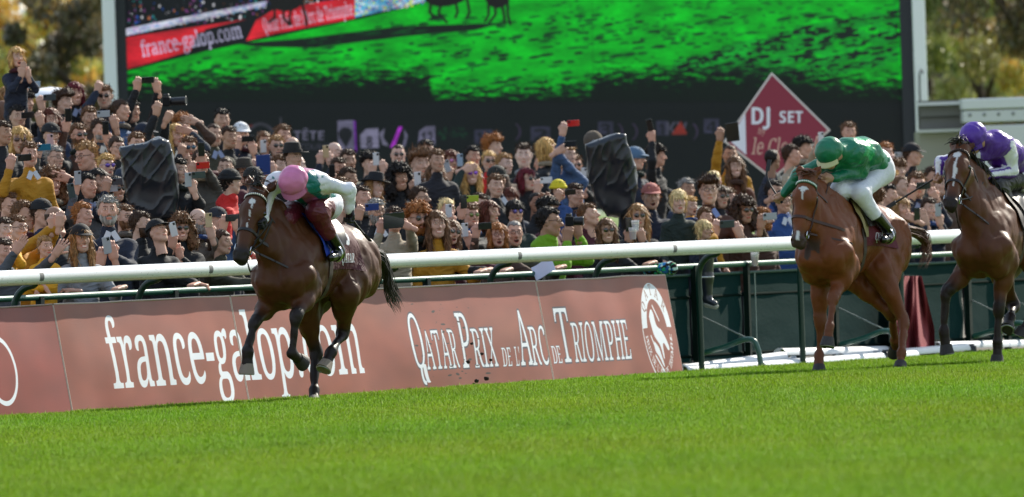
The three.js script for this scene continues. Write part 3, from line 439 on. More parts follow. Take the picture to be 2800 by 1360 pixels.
// surface nets over three axis lists (they may be uneven)
function nets(f, X, Y, Z) {
  const nx = X.length, ny = Y.length, nz_ = Z.length, F = new Float32Array(nx * ny * nz_), id = (i, j, k) => i + nx * (j + ny * k), B = 4;
  for (let k0 = 0; k0 < nz_; k0 += B) for (let j0 = 0; j0 < ny; j0 += B) for (let i0 = 0; i0 < nx; i0 += B) {
    const i1 = Math.min(i0 + B, nx), j1 = Math.min(j0 + B, ny), k1 = Math.min(k0 + B, nz_), dx = X[i1 - 1] - X[i0], dy = Y[j1 - 1] - Y[j0], dz = Z[k1 - 1] - Z[k0], c = f((X[i0] + X[i1 - 1]) / 2, (Y[j0] + Y[j1 - 1]) / 2, (Z[k0] + Z[k1 - 1]) / 2);
    const cell = Math.max(X[1] - X[0], Y[1] - Y[0], Z[1] - Z[0], (X[nx - 1] - X[nx - 2])), far = Math.abs(c) > Math.hypot(dx, dy, dz) / 2 + 2.2 * cell + 0.02;
    for (let k = k0; k < k1; k++) for (let j = j0; j < j1; j++) for (let i = i0; i < i1; i++) F[id(i, j, k)] = far ? c : f(X[i], Y[j], Z[k]);
  }
  const pos = [], vid = new Int32Array(nx * ny * nz_).fill(-1), idx = [];
  for (let k = 0; k < nz_ - 1; k++) for (let j = 0; j < ny - 1; j++) for (let i = 0; i < nx - 1; i++) {
    let m = 0; for (let c = 0; c < 8; c++) if (F[id(i + (c & 1), j + (c >> 1 & 1), k + (c >> 2))] < 0) m |= 1 << c;
    if (m === 0 || m === 255) continue;
    let x = 0, y = 0, z = 0, n = 0;
    for (let c = 0; c < 8; c++) for (let a = 0; a < 3; a++) {
      if (c >> a & 1) continue; const e = c | 1 << a; if ((m >> c & 1) === (m >> e & 1)) continue;
      const i0 = i + (c & 1), j0 = j + (c >> 1 & 1), k0 = k + (c >> 2), v0 = F[id(i0, j0, k0)], i1 = i + (e & 1), j1 = j + (e >> 1 & 1), k1 = k + (e >> 2), v1 = F[id(i1, j1, k1)], t = v0 / (v0 - v1);
      x += X[i0] + (X[i1] - X[i0]) * t; y += Y[j0] + (Y[j1] - Y[j0]) * t; z += Z[k0] + (Z[k1] - Z[k0]) * t; n++;
    }
    vid[id(i, j, k)] = pos.length / 3; pos.push(x / n, y / n, z / n);
  }
  for (let k = 1; k < nz_ - 1; k++) for (let j = 1; j < ny - 1; j++) for (let i = 1; i < nx - 1; i++) {
    const s = F[id(i, j, k)] < 0;
    const q = (a, b, c, d, flip) => { if (a < 0 || b < 0 || c < 0 || d < 0) return; flip ? idx.push(a, c, b, a, d, c) : idx.push(a, b, c, a, c, d); };
    if (s !== F[id(i + 1, j, k)] < 0) q(vid[id(i, j - 1, k - 1)], vid[id(i, j, k - 1)], vid[id(i, j, k)], vid[id(i, j - 1, k)], !s);
    if (s !== F[id(i, j + 1, k)] < 0) q(vid[id(i - 1, j, k - 1)], vid[id(i - 1, j, k)], vid[id(i, j, k)], vid[id(i, j, k - 1)], !s);
    if (s !== F[id(i, j, k + 1)] < 0) q(vid[id(i - 1, j - 1, k)], vid[id(i, j - 1, k)], vid[id(i, j, k)], vid[id(i - 1, j, k)], !s);
  }
  // settle the vertices onto the surface and take smooth normals from the field
  const N_ = new Float32Array(pos.length), e = 0.003;
  for (let v = 0; v < pos.length; v += 3) {
    for (let it = 0; it < 2; it++) {
      const x = pos[v], y = pos[v + 1], z = pos[v + 2], d = f(x, y, z); let gx = f(x + e, y, z) - f(x - e, y, z), gy = f(x, y + e, z) - f(x, y - e, z), gz = f(x, y, z + e) - f(x, y, z - e); const L = Math.hypot(gx, gy, gz) || 1, gl = L / (2 * e);
      gx /= L; gy /= L; gz /= L;
      if (it === 0) { const s = clamp(d / Math.max(0.35, gl), -0.02, 0.02); pos[v] -= gx * s; pos[v + 1] -= gy * s; pos[v + 2] -= gz * s; } else { N_[v] = gx; N_[v + 1] = gy; N_[v + 2] = gz; }
    }
  }
  const g = new THREE.BufferGeometry(); g.setAttribute('position', new THREE.Float32BufferAttribute(pos, 3)); g.setAttribute('normal', new THREE.BufferAttribute(N_, 3)); g.setIndex(idx);
  const uv = new Float32Array(pos.length / 3 * 2); for (let v = 0; v < pos.length / 3; v++) { uv[v * 2] = pos[v * 3] * 0.8 + pos[v * 3 + 2] * 0.6; uv[v * 2 + 1] = pos[v * 3 + 1] + 0.2 * pos[v * 3 + 2]; }
  g.setAttribute('uv', new THREE.BufferAttribute(uv, 2)); return g;
}
function boundsOf(bones, pad) { const b = new THREE.Box3(); for (const q of bones) { if (q.sub) continue; const s = Math.max(1, q.sq); b.expandByPoint(q.a.clone().addScalar(q.ra * s)); b.expandByPoint(q.a.clone().addScalar(-q.ra * s)); b.expandByPoint(q.b.clone().addScalar(q.rb * s)); b.expandByPoint(q.b.clone().addScalar(-q.rb * s)); } return b.expandByScalar(pad); }
function flesh(bones, cell, warp) { const b = boundsOf(bones, cell * 2.5 + 0.01), f = field(bones, warp); return nets(f, axis(b.min.x, b.max.x, cell), axis(b.min.y, b.max.y, cell), axis(b.min.z, b.max.z, cell)); }
function paint(g, fn) { const p = g.attributes.position, n = g.attributes.normal, c = new Float32Array(p.count * 3); for (let i = 0; i < p.count; i++) { const k = fn(p.getX(i), p.getY(i), p.getZ(i), n.getX(i), n.getY(i), n.getZ(i)); c[i * 3] = k[0]; c[i * 3 + 1] = k[1]; c[i * 3 + 2] = k[2]; } g.setAttribute('color', new THREE.BufferAttribute(c, 3)); return g; }
const cmix = (a, b, t) => [mix(a[0], b[0], t), mix(a[1], b[1], t), mix(a[2], b[2], t)];
// from far outside along -dir onto the field's surface, then lifted by h
function onto(f, c, dir, h, R_ = 0.7) { const p = c.clone().addScaledVector(dir, R_); for (let i = 0; i < 60; i++) { const d = f(p.x, p.y, p.z); if (d < 0.0015) break; p.addScaledVector(dir, -d * 0.8); if (p.clone().sub(c).dot(dir) < -0.05) break; } return p.addScaledVector(dir, h); }
const ring = (f, c, e1, e2, h, n = 26, a0 = 0, a1 = Math.PI * 2, R_ = 0.5) => { const r = []; for (let i = 0; i <= n; i++) { const a = mix(a0, a1, i / n); r.push(onto(f, c, e1.clone().multiplyScalar(Math.cos(a)).addScaledVector(e2, Math.sin(a)), h, R_)); } return r; };
// flat strap along points, its face turned away from the centre line
function strap(pts, w, th, away) {
  const c = new THREE.CatmullRomCurve3(pts, false, 'centripetal'), n = pts.length * 3, pos = [], idx = [];
  for (let i = 0; i <= n; i++) { const p = c.getPointAt(i / n), t = c.getTangentAt(i / n), o = p.clone().sub(away).addScaledVector(t, -p.clone().sub(away).dot(t)).normalize(), s = t.clone().cross(o).normalize(); for (const [a, b] of [[-1, 1], [1, 1], [1, -1], [-1, -1]]) { const q = p.clone().addScaledVector(s, a * w / 2).addScaledVector(o, b * th / 2); pos.push(q.x, q.y, q.z); } if (i) for (let k = 0; k < 4; k++) { const a = (i - 1) * 4 + k, b = (i - 1) * 4 + (k + 1) % 4; idx.push(a, b, a + 4, b, b + 4, a + 4); } }
  const g = new THREE.BufferGeometry(); g.setAttribute('position', new THREE.Float32BufferAttribute(pos, 3)); g.setIndex(idx); const q = g.toNonIndexed(); q.computeVertexNormals(); return q;
}
// ---------------------------------------------------------------- horses
// px: picture point, L: bone length, sgn +1: towards the camera (forward), -1: away
function makeHorse(h) {
  const base = ground(h.px, h.D).setY(0.06), root = thing('race_horse', h.label, 'horse', base, null, R(248));
  const inv = new THREE.Matrix4().compose(base, new THREE.Quaternion().setFromAxisAngle(V(0, 1, 0), R(248)), V(1, 1, 1)).invert();
  const lo = (w) => w.clone().applyMatrix4(inv), O = lo(camera.position), at = (px, py, z) => { const d = lo(P(px, py, h.D)).sub(O); return O.clone().addScaledVector(d, (z - O.z) / d.z); };
  const reach = (px, py, from, L, sgn) => { const d = lo(P(px, py, h.D)).sub(O), dl = d.length(); d.normalize(); const t0 = from.clone().sub(O).dot(d), m = O.clone().addScaledVector(d, t0), miss = m.distanceTo(from), k = Math.sqrt(Math.max(0, L * L - miss * miss));  return O.clone().addScaledVector(d, t0 - sgn * k); };
  const y0 = h.lift ?? 0, S = V(0.40, 1.42 + y0, 0), bones = [], Zs = V(0, 0, 1), add = (...a) => bones.push(bone(...a));
  // trunk
  add(V(0.40, 1.17 + y0, 0), V(-0.22, 1.19 + y0, 0), 0.315, 0.285, { sq: 0.72 * (h.wid ?? 1), k: 0.12 });
  add(V(0.36, 1.44 + y0, 0), V(0.02, 1.385 + y0, 0), 0.105, 0.11, { sq: 0.7, k: 0.14 });
  add(V(0.58, 1.14 + y0, 0), V(0.4, 1.1 + y0, 0), 0.23, 0.265, { sq: 0.74 * (h.wid ?? 1), k: 0.1 });
  add(V(-0.2, 1.25 + y0, 0), V(-0.58, 1.255 + y0, 0), 0.235, 0.24, { sq: 0.96, k: 0.14 });
  for (const z of [-1, 1]) {
    add(V(-0.66, 1.2 + y0, z * 0.12), V(-0.42, 1.02 + y0, z * 0.16), 0.185, 0.155, { k: 0.07 });
    add(V(-0.80, 1.14 + y0, z * 0.09), V(-0.74, 0.98 + y0, z * 0.12), 0.12, 0.11, { k: 0.1 });
    add(V(0.36, 1.36 + y0, z * 0.13 * (h.wid ?? 1)), V(0.66, 1.10 + y0, z * 0.145 * (h.wid ?? 1)), 0.078, 0.10, { k: 0.04 });
    add(V(0.74, 1.04 + y0, z * 0.1), V(0.6, 0.93 + y0, z * 0.1), 0.12, 0.13, { k: 0.08 });
  }
  add(V(-0.78, 1.36 + y0, 0), V(-0.88, 1.3 + y0, 0), 0.06, 0.045, { k: 0.08 });
  // head
  const poll = at(...h.poll), muz = reach(h.muz[0], h.muz[1], poll, 0.6, 1), ax = muz.clone().sub(poll).normalize(), tocam = O.clone().sub(poll).normalize();
  const side0 = ax.clone().cross(tocam).normalize(), fr = side0.clone().cross(ax).normalize().applyAxisAngle(ax, R(h.turn ?? 0)), sd = ax.clone().cross(fr).normalize();
  const hp = (t, w, d) => poll.clone().addScaledVector(ax, t * 0.6).addScaledVector(sd, w).addScaledVector(fr, d);  // t down the face, w to one side, d out of the face
  add(hp(-0.02, 0, -0.03), hp(0.3, 0, -0.01), 0.082, 0.088, { k: 0.05 });
  add(hp(0.3, 0, -0.02), hp(0.9, 0, -0.03), 0.08, 0.05, { k: 0.06 });
  for (const w of [-1, 1]) {
    add(hp(0.3, w * 0.055, -0.12), hp(0.75, w * 0.02, -0.08), 0.075, 0.045, { k: 0.05 });
    add(hp(0.24, w * 0.078, -0.012), hp(0.34, w * 0.07, -0.02), 0.032, 0.028, { k: 0.03 });
    add(hp(0.4, w * 0.065, -0.045), hp(0.58, w * 0.04, -0.04), 0.02, 0.014, { k: 0.03 });
    add(hp(0.93, w * 0.038, -0.018), hp(0.99, w * 0.03, -0.03), 0.034, 0.03, { k: 0.025 });
    add(hp(0.955, w * 0.046, 0.016), hp(0.97, w * 0.042, 0.01), 0.017, 0.013, { k: 0.012, sub: 1 });
    const ea = hp(-0.06, w * 0.062, -0.04), eb = hp(h.earUp ?? -0.32, w * (0.085 + (h.earOut ?? 0)), h.earTip ?? -0.06), em = ea.clone().lerp(eb, 0.45);
    add(ea, em, 0.03, 0.038, { k: 0.02 }); add(em, eb, 0.036, 0.006, { k: 0.012 });
    add(em.clone().addScaledVector(fr, 0.034), eb.clone().lerp(em, 0.35).addScaledVector(fr, 0.026), 0.022, 0.008, { k: 0.008, sub: 1 });
  }
  add(hp(0.92, 0, -0.05), hp(0.99, 0, -0.06), 0.05, 0.045, { k: 0.04 }); add(hp(0.93, 0, -0.115), hp(0.97, 0, -0.105), 0.032, 0.03, { k: 0.02 });
  // neck
  const thr = hp(0.3, 0, -0.16), crest = hp(0.02, 0, -0.1), nb = V(0.36, 1.4 + y0, 0), m1 = nb.clone().lerp(crest, 0.5).add(V(0, 0.035, 0)), m2 = V(0.62, 1.15 + y0, 0).lerp(thr, 0.5);
  add(nb, m1, 0.14, 0.105, { sq: 0.62, k: 0.1 }); add(m1, crest, 0.105, 0.075, { sq: 0.7, k: 0.06 });
  add(V(0.6, 1.2 + y0, 0), m2, 0.215, 0.15, { sq: 0.74, k: 0.1 }); add(m2, thr, 0.15, 0.09, { sq: 0.8, k: 0.06 });
  add(V(0.5, 1.3 + y0, 0), nb.clone().lerp(thr, 0.75), 0.2, 0.1, { sq: 0.66, k: 0.1 });
  // legs
  const hooves = [], feet = [], legPts = [];
  const front = (q) => {
    const z = q.z, E = V(0.44 + (q.ex ?? 0), 0.95 + y0 + (q.ey ?? 0), z), knee = reach(...q.knee, E, 0.43, q.s[0]), fet = reach(...q.fet, knee, 0.28, q.s[1]), hf = reach(...q.hoof, fet, 0.165, q.s[2]);
    add(V(0.67, 1.08 + y0, z * 1.15), E, 0.11, 0.105, { k: 0.05 }); add(E.clone().add(V(0.02, 0.03, 0)), E.clone().lerp(knee, 0.45), 0.102, 0.082, { k: 0.05 }); add(E.clone().lerp(knee, 0.45), knee, 0.076, 0.046, { k: 0.04 });
    add(knee.clone().lerp(E, 0.06), knee.clone().lerp(fet, 0.1), 0.053, 0.048, { k: 0.03 }); add(knee, fet, 0.036, 0.031, { k: 0.03 }); add(fet, fet.clone().lerp(hf, 0.12), 0.046, 0.042, { k: 0.025 }); add(fet, fet.clone().lerp(hf, 0.62), 0.036, 0.044, { k: 0.02 });
    hooves.push([fet, hf, q.pale]); legPts.push([E, knee, fet, hf, 0]);
  };
  const hind = (q) => {
    const z = q.z, hip = V(-0.5, 1.22 + y0, z * 0.8), st = q.st ? V(q.st[0], q.st[1] + y0, q.st[2]) : V(-0.2, 0.93 + y0, z * 1.3), hk = reach(...q.hock, st, 0.44, q.s[0]), fet = reach(...q.fet, hk, 0.36, q.s[1]), hf = reach(...q.hoof, fet, 0.165, q.s[2]);
    add(hip, st, 0.18, 0.115, { k: 0.06 }); add(V(-0.66, 1.05 + y0, z), st.clone().lerp(hk, 0.35), 0.12, 0.085, { k: 0.1 }); add(st, st.clone().lerp(hk, 0.5), 0.105, 0.072, { k: 0.05 }); add(st.clone().lerp(hk, 0.5), hk, 0.076, 0.05, { k: 0.05 });
    const back = hk.clone().sub(st.clone().lerp(fet, 0.5)).normalize(); add(hk.clone().addScaledVector(back, 0.035).lerp(st, 0.1), hk.clone().lerp(fet, 0.12), 0.042, 0.048, { k: 0.04 });
    add(hk, fet, 0.040, 0.033, { k: 0.03 }); add(fet, fet.clone().lerp(hf, 0.12), 0.048, 0.044, { k: 0.025 }); add(fet, fet.clone().lerp(hf, 0.62), 0.038, 0.045, { k: 0.02 });
    hooves.push([fet, hf, q.pale]); legPts.push([st, hk, fet, hf, 1]);
  };
  h.fore.forEach(front); h.hind.forEach(hind);
  const f = field(bones, (x, y, z) => 0.016 * nz(x * 6.5 + 3, y * 5.5, z * 6.5) + 0.011 * Math.max(0, 0.35 - Math.abs(nz(x * 7, y * 4 + 2, z * 7))) * 1.6 + 0.005 * nz(x * 15, y * 11, z * 15 + 4) + (x < 0.3 && x > -0.3 && y > 0.95 ? 0.0022 * Math.sin(x * 95 + y * 14) * sstep(0.3 - Math.abs(x), 0, 0.1) : 0)), b = boundsOf(bones, 0.04), cell = 0.0135;
  const g = nets(f, axis(b.min.x, b.max.x, cell), axis(b.min.y, b.max.y, cell), axis(b.min.z, b.max.z, cell));
  // coat: base tone with dark points, white face marking, dark muzzle
  const C = h.coat, onSeg = (p, a, q) => { const d = q.clone().sub(a), t = clamp(p.clone().sub(a).dot(d) / d.lengthSq(), 0, 1); return [p.distanceTo(a.clone().addScaledVector(d, t)), t]; };
  paint(g, (x, y, z) => {
    const p = V(x, y, z), rel = p.clone().sub(poll), t = rel.dot(ax) / 0.6, w = rel.dot(sd), d = rel.dot(fr), n1 = nz(x * 5, y * 5, z * 5), n2 = nz(x * 40, y * 14, z * 40);
    let c = cmix(C.base, C.light, clamp(0.5 + 0.5 * n1 + 0.15 * n2, 0, 1));
    if (f(x, y, z) < 1) for (const [a, k, ft, hf, hd] of legPts) {
      const [d0, t0] = onSeg(p, a, k), [d1] = onSeg(p, k, ft), [d2] = onSeg(p, ft, hf);
      const kk = Math.max(d0 < 0.12 ? sstep(t0 + 0.06 * n2, 0.62, 0.95) : 0, d1 < 0.075 ? 1 : 0, d2 < 0.08 ? 1 : 0); c = cmix(c, C.leg, kk * C.points);
    }
    if (t > 0.02 && t < 1.15 && Math.abs(w) < 0.16 && d > -0.2 && d < 0.15) {
      c = cmix(c, C.face ?? c, 0.6); c = cmix(c, C.muzzle, sstep(t + 0.05 * n1, 0.74, 0.92) * 0.95);
      const e = w + 0.008 * n1 + 0.003 * n2; if (d > 0.0 && h.mark(t, e, d)) c = [0.62, 0.61, 0.6];
    }
    return c;
  });
  const skin = new THREE.MeshPhysicalMaterial({ vertexColors: true, roughness: 0.47, specularIntensity: 0.5, bumpMap: hideTex, bumpScale: 0.0035 });
  part('body', g, skin, root);
  // hooves
  for (const [fet, hf, pale] of hooves) {
    const dir = hf.clone().sub(fet).normalize(), L = 0.085, q = new THREE.CylinderGeometry(0.05, 0.066, L, 20, 3); { const p = q.attributes.position; for (let i = 0; i < p.count; i++) { const y = p.getY(i) / L; if (p.getX(i) > 0) p.setX(i, p.getX(i) * (1.08 - 0.3 * y)); } q.computeVertexNormals(); }
    const fw = V(1, 0, 0).addScaledVector(dir, -dir.x).normalize(), up = dir.clone().negate(), sdv = fw.clone().cross(up).normalize();
    q.applyMatrix4(new THREE.Matrix4().makeBasis(fw, up, sdv)); const c = hf.clone().addScaledVector(dir, -0.028); q.translate(c.x, c.y, c.z);
    const hm = part('hoof', q, mat(pale ? '#8a7c6d' : '#2b2725', { roughness: 0.6, bumpMap: weaveTex, bumpScale: 0.002 }), root);
    const sh = new THREE.TorusGeometry(0.056, 0.008, 6, 22, 5.2); sh.rotateX(Math.PI / 2); sh.rotateY(2.6); sh.applyMatrix4(new THREE.Matrix4().makeBasis(fw, up, sdv)); const c2 = hf.clone().addScaledVector(dir, 0.016); part('shoe', sh.translate(c2.x, c2.y, c2.z), mat('#a9acae', { metalness: 0.9, roughness: 0.35 }), hm);
  }
  // eyes
  for (const w of [-1, 1]) { const c = hp(0.285, w * 0.098, -0.018), s = new THREE.SphereGeometry(0.021, 14, 10); part('eye', s.translate(c.x, c.y, c.z), mat('#0d0906', { roughness: 0.08, clearcoat: 1 }), root); }
  // mane, forelock and tail as bundles of locks
  const hairM = mat(h.hair, { roughness: 0.45, sheen: 0.3, sheenColor: new THREE.Color(0.3, 0.25, 0.2) }), lock = (pts, r) => { const g = tube(pts, r, 8, 5), p = g.attributes.position, n = 9; for (let i = 0; i < p.count; i++) { const ring_ = Math.floor(i / 6), k = Math.pow(1 - ring_ / (n - 1), 0.7) * (0.7 + 0.3 * Math.sin(i)), c = new THREE.CatmullRomCurve3(pts, false, 'centripetal').getPointAt(Math.min(1, ring_ / 8)); p.setXYZ(i, mix(c.x, p.getX(i), k), mix(c.y, p.getY(i), k), mix(c.z, p.getZ(i), k)); } g.computeVertexNormals(); return g; };
  const mane = []; for (let i = 0; i < 44; i++) { const t = i / 44, a = nb.clone().lerp(m1, Math.min(1, t * 2)).lerp(crest, Math.max(0, t * 2 - 1)), up = onto(f, a, V(0, 1, 0), -0.01, 0.5), s = h.maneSide; mane.push(lock([up, up.clone().add(V(-0.03, 0.025, s * 0.03)), up.clone().add(V(rr(-0.09, -0.02), rr(-0.06, 0.015), s * rr(0.05, 0.09))), up.clone().add(V(rr(-0.14, -0.03), rr(-0.16, -0.04), s * rr(0.07, 0.12)))], 0.013)); }
  part('mane', mane, hairM, root);
  const fl = []; for (let i = 0; i < 16; i++) { const a = hp(-0.05, rr(-0.04, 0.04), rr(-0.02, 0.02)), e = h.foreUp ?? 0.05; fl.push(lock([a, a.clone().addScaledVector(ax, -0.02).addScaledVector(fr, 0.05), a.clone().addScaledVector(ax, rr(-e, 0.03)).addScaledVector(fr, rr(0.05, 0.09)).addScaledVector(sd, rr(-0.08, 0.08)), a.clone().addScaledVector(ax, rr(-e, 0.07)).addScaledVector(fr, rr(0.03, 0.12)).addScaledVector(sd, rr(-0.12, 0.14))], 0.012)); }
  part('forelock', fl, hairM, root);
  const tl = [], T = h.tail.map(([px, py, z, dx]) => at(px, py, 0).add(V(dx ?? 0, 0, 0))); T[0] = V(-0.87, 1.31 + y0, 0);
  for (let i = 0; i < 90; i++) { const k = rr(-1, 1), j = rr(-1, 1), en = rr(0.7, 1.06); tl.push(lock(T.map((p, n) => { const q = n === T.length - 1 ? T[n - 1].clone().lerp(p, en) : p.clone(), w = [0.02, 0.05, 0.075, 0.09, 0.085][n] ?? 0.06; return q.add(V(k * w * 1.2 + rr(-0.02, 0.02), j * w, -k * w + rr(-0.02, 0.02))); }), rr(0.008, 0.015))); }
  part('tail', tl, hairM, root);
  // bridle
  const le = mat(h.leather, { roughness: 0.45 }), steel = mat('#c9ccd0', { metalness: 1, roughness: 0.2 });
  const loop = (t, h_, w_, tt = 0, d0 = -0.05) => { const c = hp(t, 0, d0), e2 = fr.clone().addScaledVector(ax, tt).normalize(); return ring(f, c, sd, e2, h_, 28); };
  const bb = ring(f, hp(0.12, 0, -0.05), sd, fr.clone().addScaledVector(ax, -0.2).normalize(), 0.006, 18, -0.25, Math.PI + 0.25), brow = part('browband', strap(bb, 0.028, 0.008, hp(0.12, 0, -0.05)), mat(h.brow[0], { roughness: 0.4 }), root);
  const beads = []; new THREE.CatmullRomCurve3(bb).getSpacedPoints(22).forEach((p, i) => { if (i > 2 && i < 20) beads.push(new THREE.SphereGeometry(0.0085, 6, 5).translate(...p.clone().addScaledVector(fr, 0.006).toArray())); }); tag(part('beading', beads, mat(h.brow[1], { roughness: 0.3 }), brow), null, null, null, 'stuff');
  part('noseband', strap(loop(0.6, 0.006), 0.024, 0.008, hp(0.6, 0, -0.05)), le, root);
  for (const w of [-1, 1]) { const cs = []; for (let i = 0; i <= 7; i++) { const t = mix(0.06, 0.8, i / 7); cs.push(onto(f, hp(t, 0, mix(-0.06, -0.075, i / 7)), sd.clone().multiplyScalar(w).addScaledVector(fr, 0.12).normalize(), 0.006, 0.4)); } part('cheek_strap', strap(cs, 0.02, 0.008, hp(0.4, 0, -0.06)), le, root); const rc = cs[7].clone().addScaledVector(ax, 0.015), tr = new THREE.TorusGeometry(0.036, 0.006, 8, 22); tr.applyMatrix4(new THREE.Matrix4().makeBasis(ax, fr, sd)); part('bit_ring', tr.translate(rc.x, rc.y, rc.z), steel, root); h['bit' + w] = rc; }
  part('chin_strap', strap(ring(f, hp(0.78, 0, -0.07), sd, fr, 0.006, 22, Math.PI, Math.PI * 2), 0.016, 0.006, hp(0.78, 0, -0.07)), le, root);
  // throat lash, breast strap, girth
  part('throat_lash', strap(ring(f, hp(0.18, 0, -0.11), sd, fr.clone().addScaledVector(ax, -0.35).normalize(), 0.006, 26, Math.PI * 0.9, Math.PI * 2.1, 0.2), 0.014, 0.006, hp(0.18, 0, -0.11)), le, root);
  const girth = ring(f, V(0.2, 1.15 + y0, 0), V(0, 0, 1), V(0, 1, 0), 0.01, 34, -Math.PI * 0.85 - 0.4, -0.1); part('girth', strap(ring(f, V(0.2, 1.15 + y0, 0), V(0, 0, 1), V(0, 1, 0), 0.01, 34, Math.PI * 0.8, Math.PI * 2.2), 0.07, 0.01, V(0.2, 1.15 + y0, 0)), mat(h.girth ?? '#3a2a22', { roughness: 0.6 }), root);
  // saddle cloth wrapped on the back, both sides
  const patch = (x0, x1, a0, a1, lift, nx = 16, na = 26, shape) => { const q = new THREE.PlaneGeometry(1, 1, nx, na), p = q.attributes.position; for (let i = 0; i < p.count; i++) { const u = p.getX(i) + 0.5, v = p.getY(i) + 0.5; let a = mix(a0, a1, v), x = mix(x0, x1, u); if (shape) [x, a] = shape(u, v, x, a); const w = onto(f, V(x, 1.2 + y0, 0), V(0, Math.sin(a), Math.cos(a)), lift + 0.006 * nz(u * 4, v * 5, 2), 0.6); p.setXYZ(i, w.x, w.y, w.z); } q.computeVertexNormals(); return q; };
  h.base = base; h.api = { root, f, at, reach, hp, ax, sd, fr, lo, y0, patch, steel, le, poll, muz };
  return h;
}
const hideTex = noiseTex(256, (x, y) => 0.5 + 0.45 * tile(x, y, 5) + 0.12 * tile(x, y, 22), false, 2.2);
const bayCoat = { base: [0.058, 0.019, 0.007], light: [0.10, 0.033, 0.011], leg: [0.014, 0.010, 0.009], muzzle: [0.016, 0.013, 0.012], points: 0.95 };
const horse1 = makeHorse({
  tone: 'bay', px: 870, D: 121.4, label: 'bay horse with a white star leading, ridden by the pink-capped jockey', coat: bayCoat, hair: '#141010', leather: '#1a1310', brow: ['#2a2422', '#e8e4da'],
  poll: [703, 526, 0.09], muz: [655, 704], turn: 14, maneSide: 1, earUp: -0.27, earOut: 0.035, foreUp: 0.16, lift: -0.045,
  mark: (t, w) => Math.hypot((t - 0.2) * 0.75, w * 1.05) < 0.031 + 0.005 * Math.sin(w * 90) || (t > 0.2 && t < 0.46 && Math.abs(w + 0.004) < 0.009 * (1 - (t - 0.2) * 2.6)) || (t > 0.5 && t < 0.63 && Math.abs(w) < 0.005),
  fore: [{ z: 0.15, ex: 0.02, ey: -0.03, knee: [695, 884], fet: [676, 962], hoof: [674, 1018], s: [1, 1, 1], pale: 1 }, { z: -0.15, ex: 0.03, ey: 0.02, knee: [810, 866], fet: [797, 968], hoof: [826, 990], s: [1, -1, -1] }],
  hind: [{ z: 0.12, st: [-0.12, 0.84, 0.15], hock: [862, 962], fet: [859, 1068], hoof: [857, 1107], s: [-1, 1, 1] }, { z: -0.14, hock: [939, 908], fet: [906, 963], hoof: [886, 1008], s: [-1, 1, 1], pale: 1 }],
  tail: [[1031, 690], [1052, 715], [1058, 762], [1072, 800], [1092, 838]],
});
const horse2 = makeHorse({
  tone: 'chestnut', px: 2341, D: 128.6, lift: -0.04, wid: 0.88, label: 'chestnut horse with a small white star in second place, ridden in green', coat: { base: [0.128, 0.034, 0.009], light: [0.185, 0.052, 0.013], leg: [0.12, 0.04, 0.016], muzzle: [0.05, 0.032, 0.026], points: 0.5 }, hair: '#5a3016', leather: '#3a1c10', brow: ['#0f5a3c', '#dfe8e0'],
  poll: [2206, 486, 0.07], muz: [2181, 668], turn: 14, maneSide: 1, earUp: -0.22, earOut: 0.01, foreUp: 0.02,
  mark: (t, w) => Math.hypot((t - 0.21) * 0.75, w * (t < 0.21 ? 0.75 : 1.3)) < 0.034 || (t > 0.2 && t < 0.5 && Math.abs(w + 0.005) < 0.009 * (1 - (t - 0.2) * 2.4)) || (t > 0.82 && t < 0.95 && Math.abs(w) < 0.014),
  fore: [{ z: 0.135, knee: [2243, 878], fet: [2241, 972], hoof: [2240, 1020], s: [1, 1, 1] }, { z: -0.135, knee: [2280, 815], fet: [2268, 893], hoof: [2263, 944], s: [1, 1, 1] }],
  hind: [{ z: 0.13, hock: [2440, 858], fet: [2449, 932], hoof: [2449, 962], s: [-1, -1, -1] }, { z: -0.13, hock: [2473, 876], fet: [2466, 966], hoof: [2462, 1010], s: [-1, 1, 1] }],
  tail: [[2508, 640], [2528, 650], [2538, 672], [2528, 700], [2522, 715]],
});
const horse3 = makeHorse({
  tone: 'bay', px: 2770, D: 130.4, lift: -0.04, label: 'bay horse with a long white blaze at the right edge, ridden in purple', coat: { ...bayCoat, base: [0.075, 0.024, 0.009], light: [0.12, 0.040, 0.014] }, hair: '#17110e', leather: '#241712', brow: ['#2a1a12', '#3a241a'],
  poll: [2627, 410, 0.1], muz: [2597, 560], turn: 16, maneSide: -1, earUp: -0.24, earOut: 0.015, foreUp: 0.1,
  mark: (t, w) => Math.hypot((t - 0.17) * 0.7, w * 1.1) < 0.042 || (t > 0.17 && t < 0.7 && Math.abs(w + 0.006) < 0.02 - 0.012 * Math.abs(Math.sin(t * 7))),
  fore: [{ z: 0.15, knee: [2588, 800], fet: [2582, 904], hoof: [2590, 964], s: [1, -1, 1] }, { z: -0.15, knee: [2731, 846], fet: [2729, 938], hoof: [2727, 992], s: [1, 1, 1] }],
  hind: [{ z: 0.13, hock: [2772, 838], fet: [2762, 868], hoof: [2756, 900], s: [-1, 1, 1] }, { z: -0.13, hock: [2870, 840], fet: [2815, 870], hoof: [2792, 916], s: [-1, 1, 1] }],
  tail: [[2935, 560], [2960, 600], [2965, 650], [2975, 700]],
});
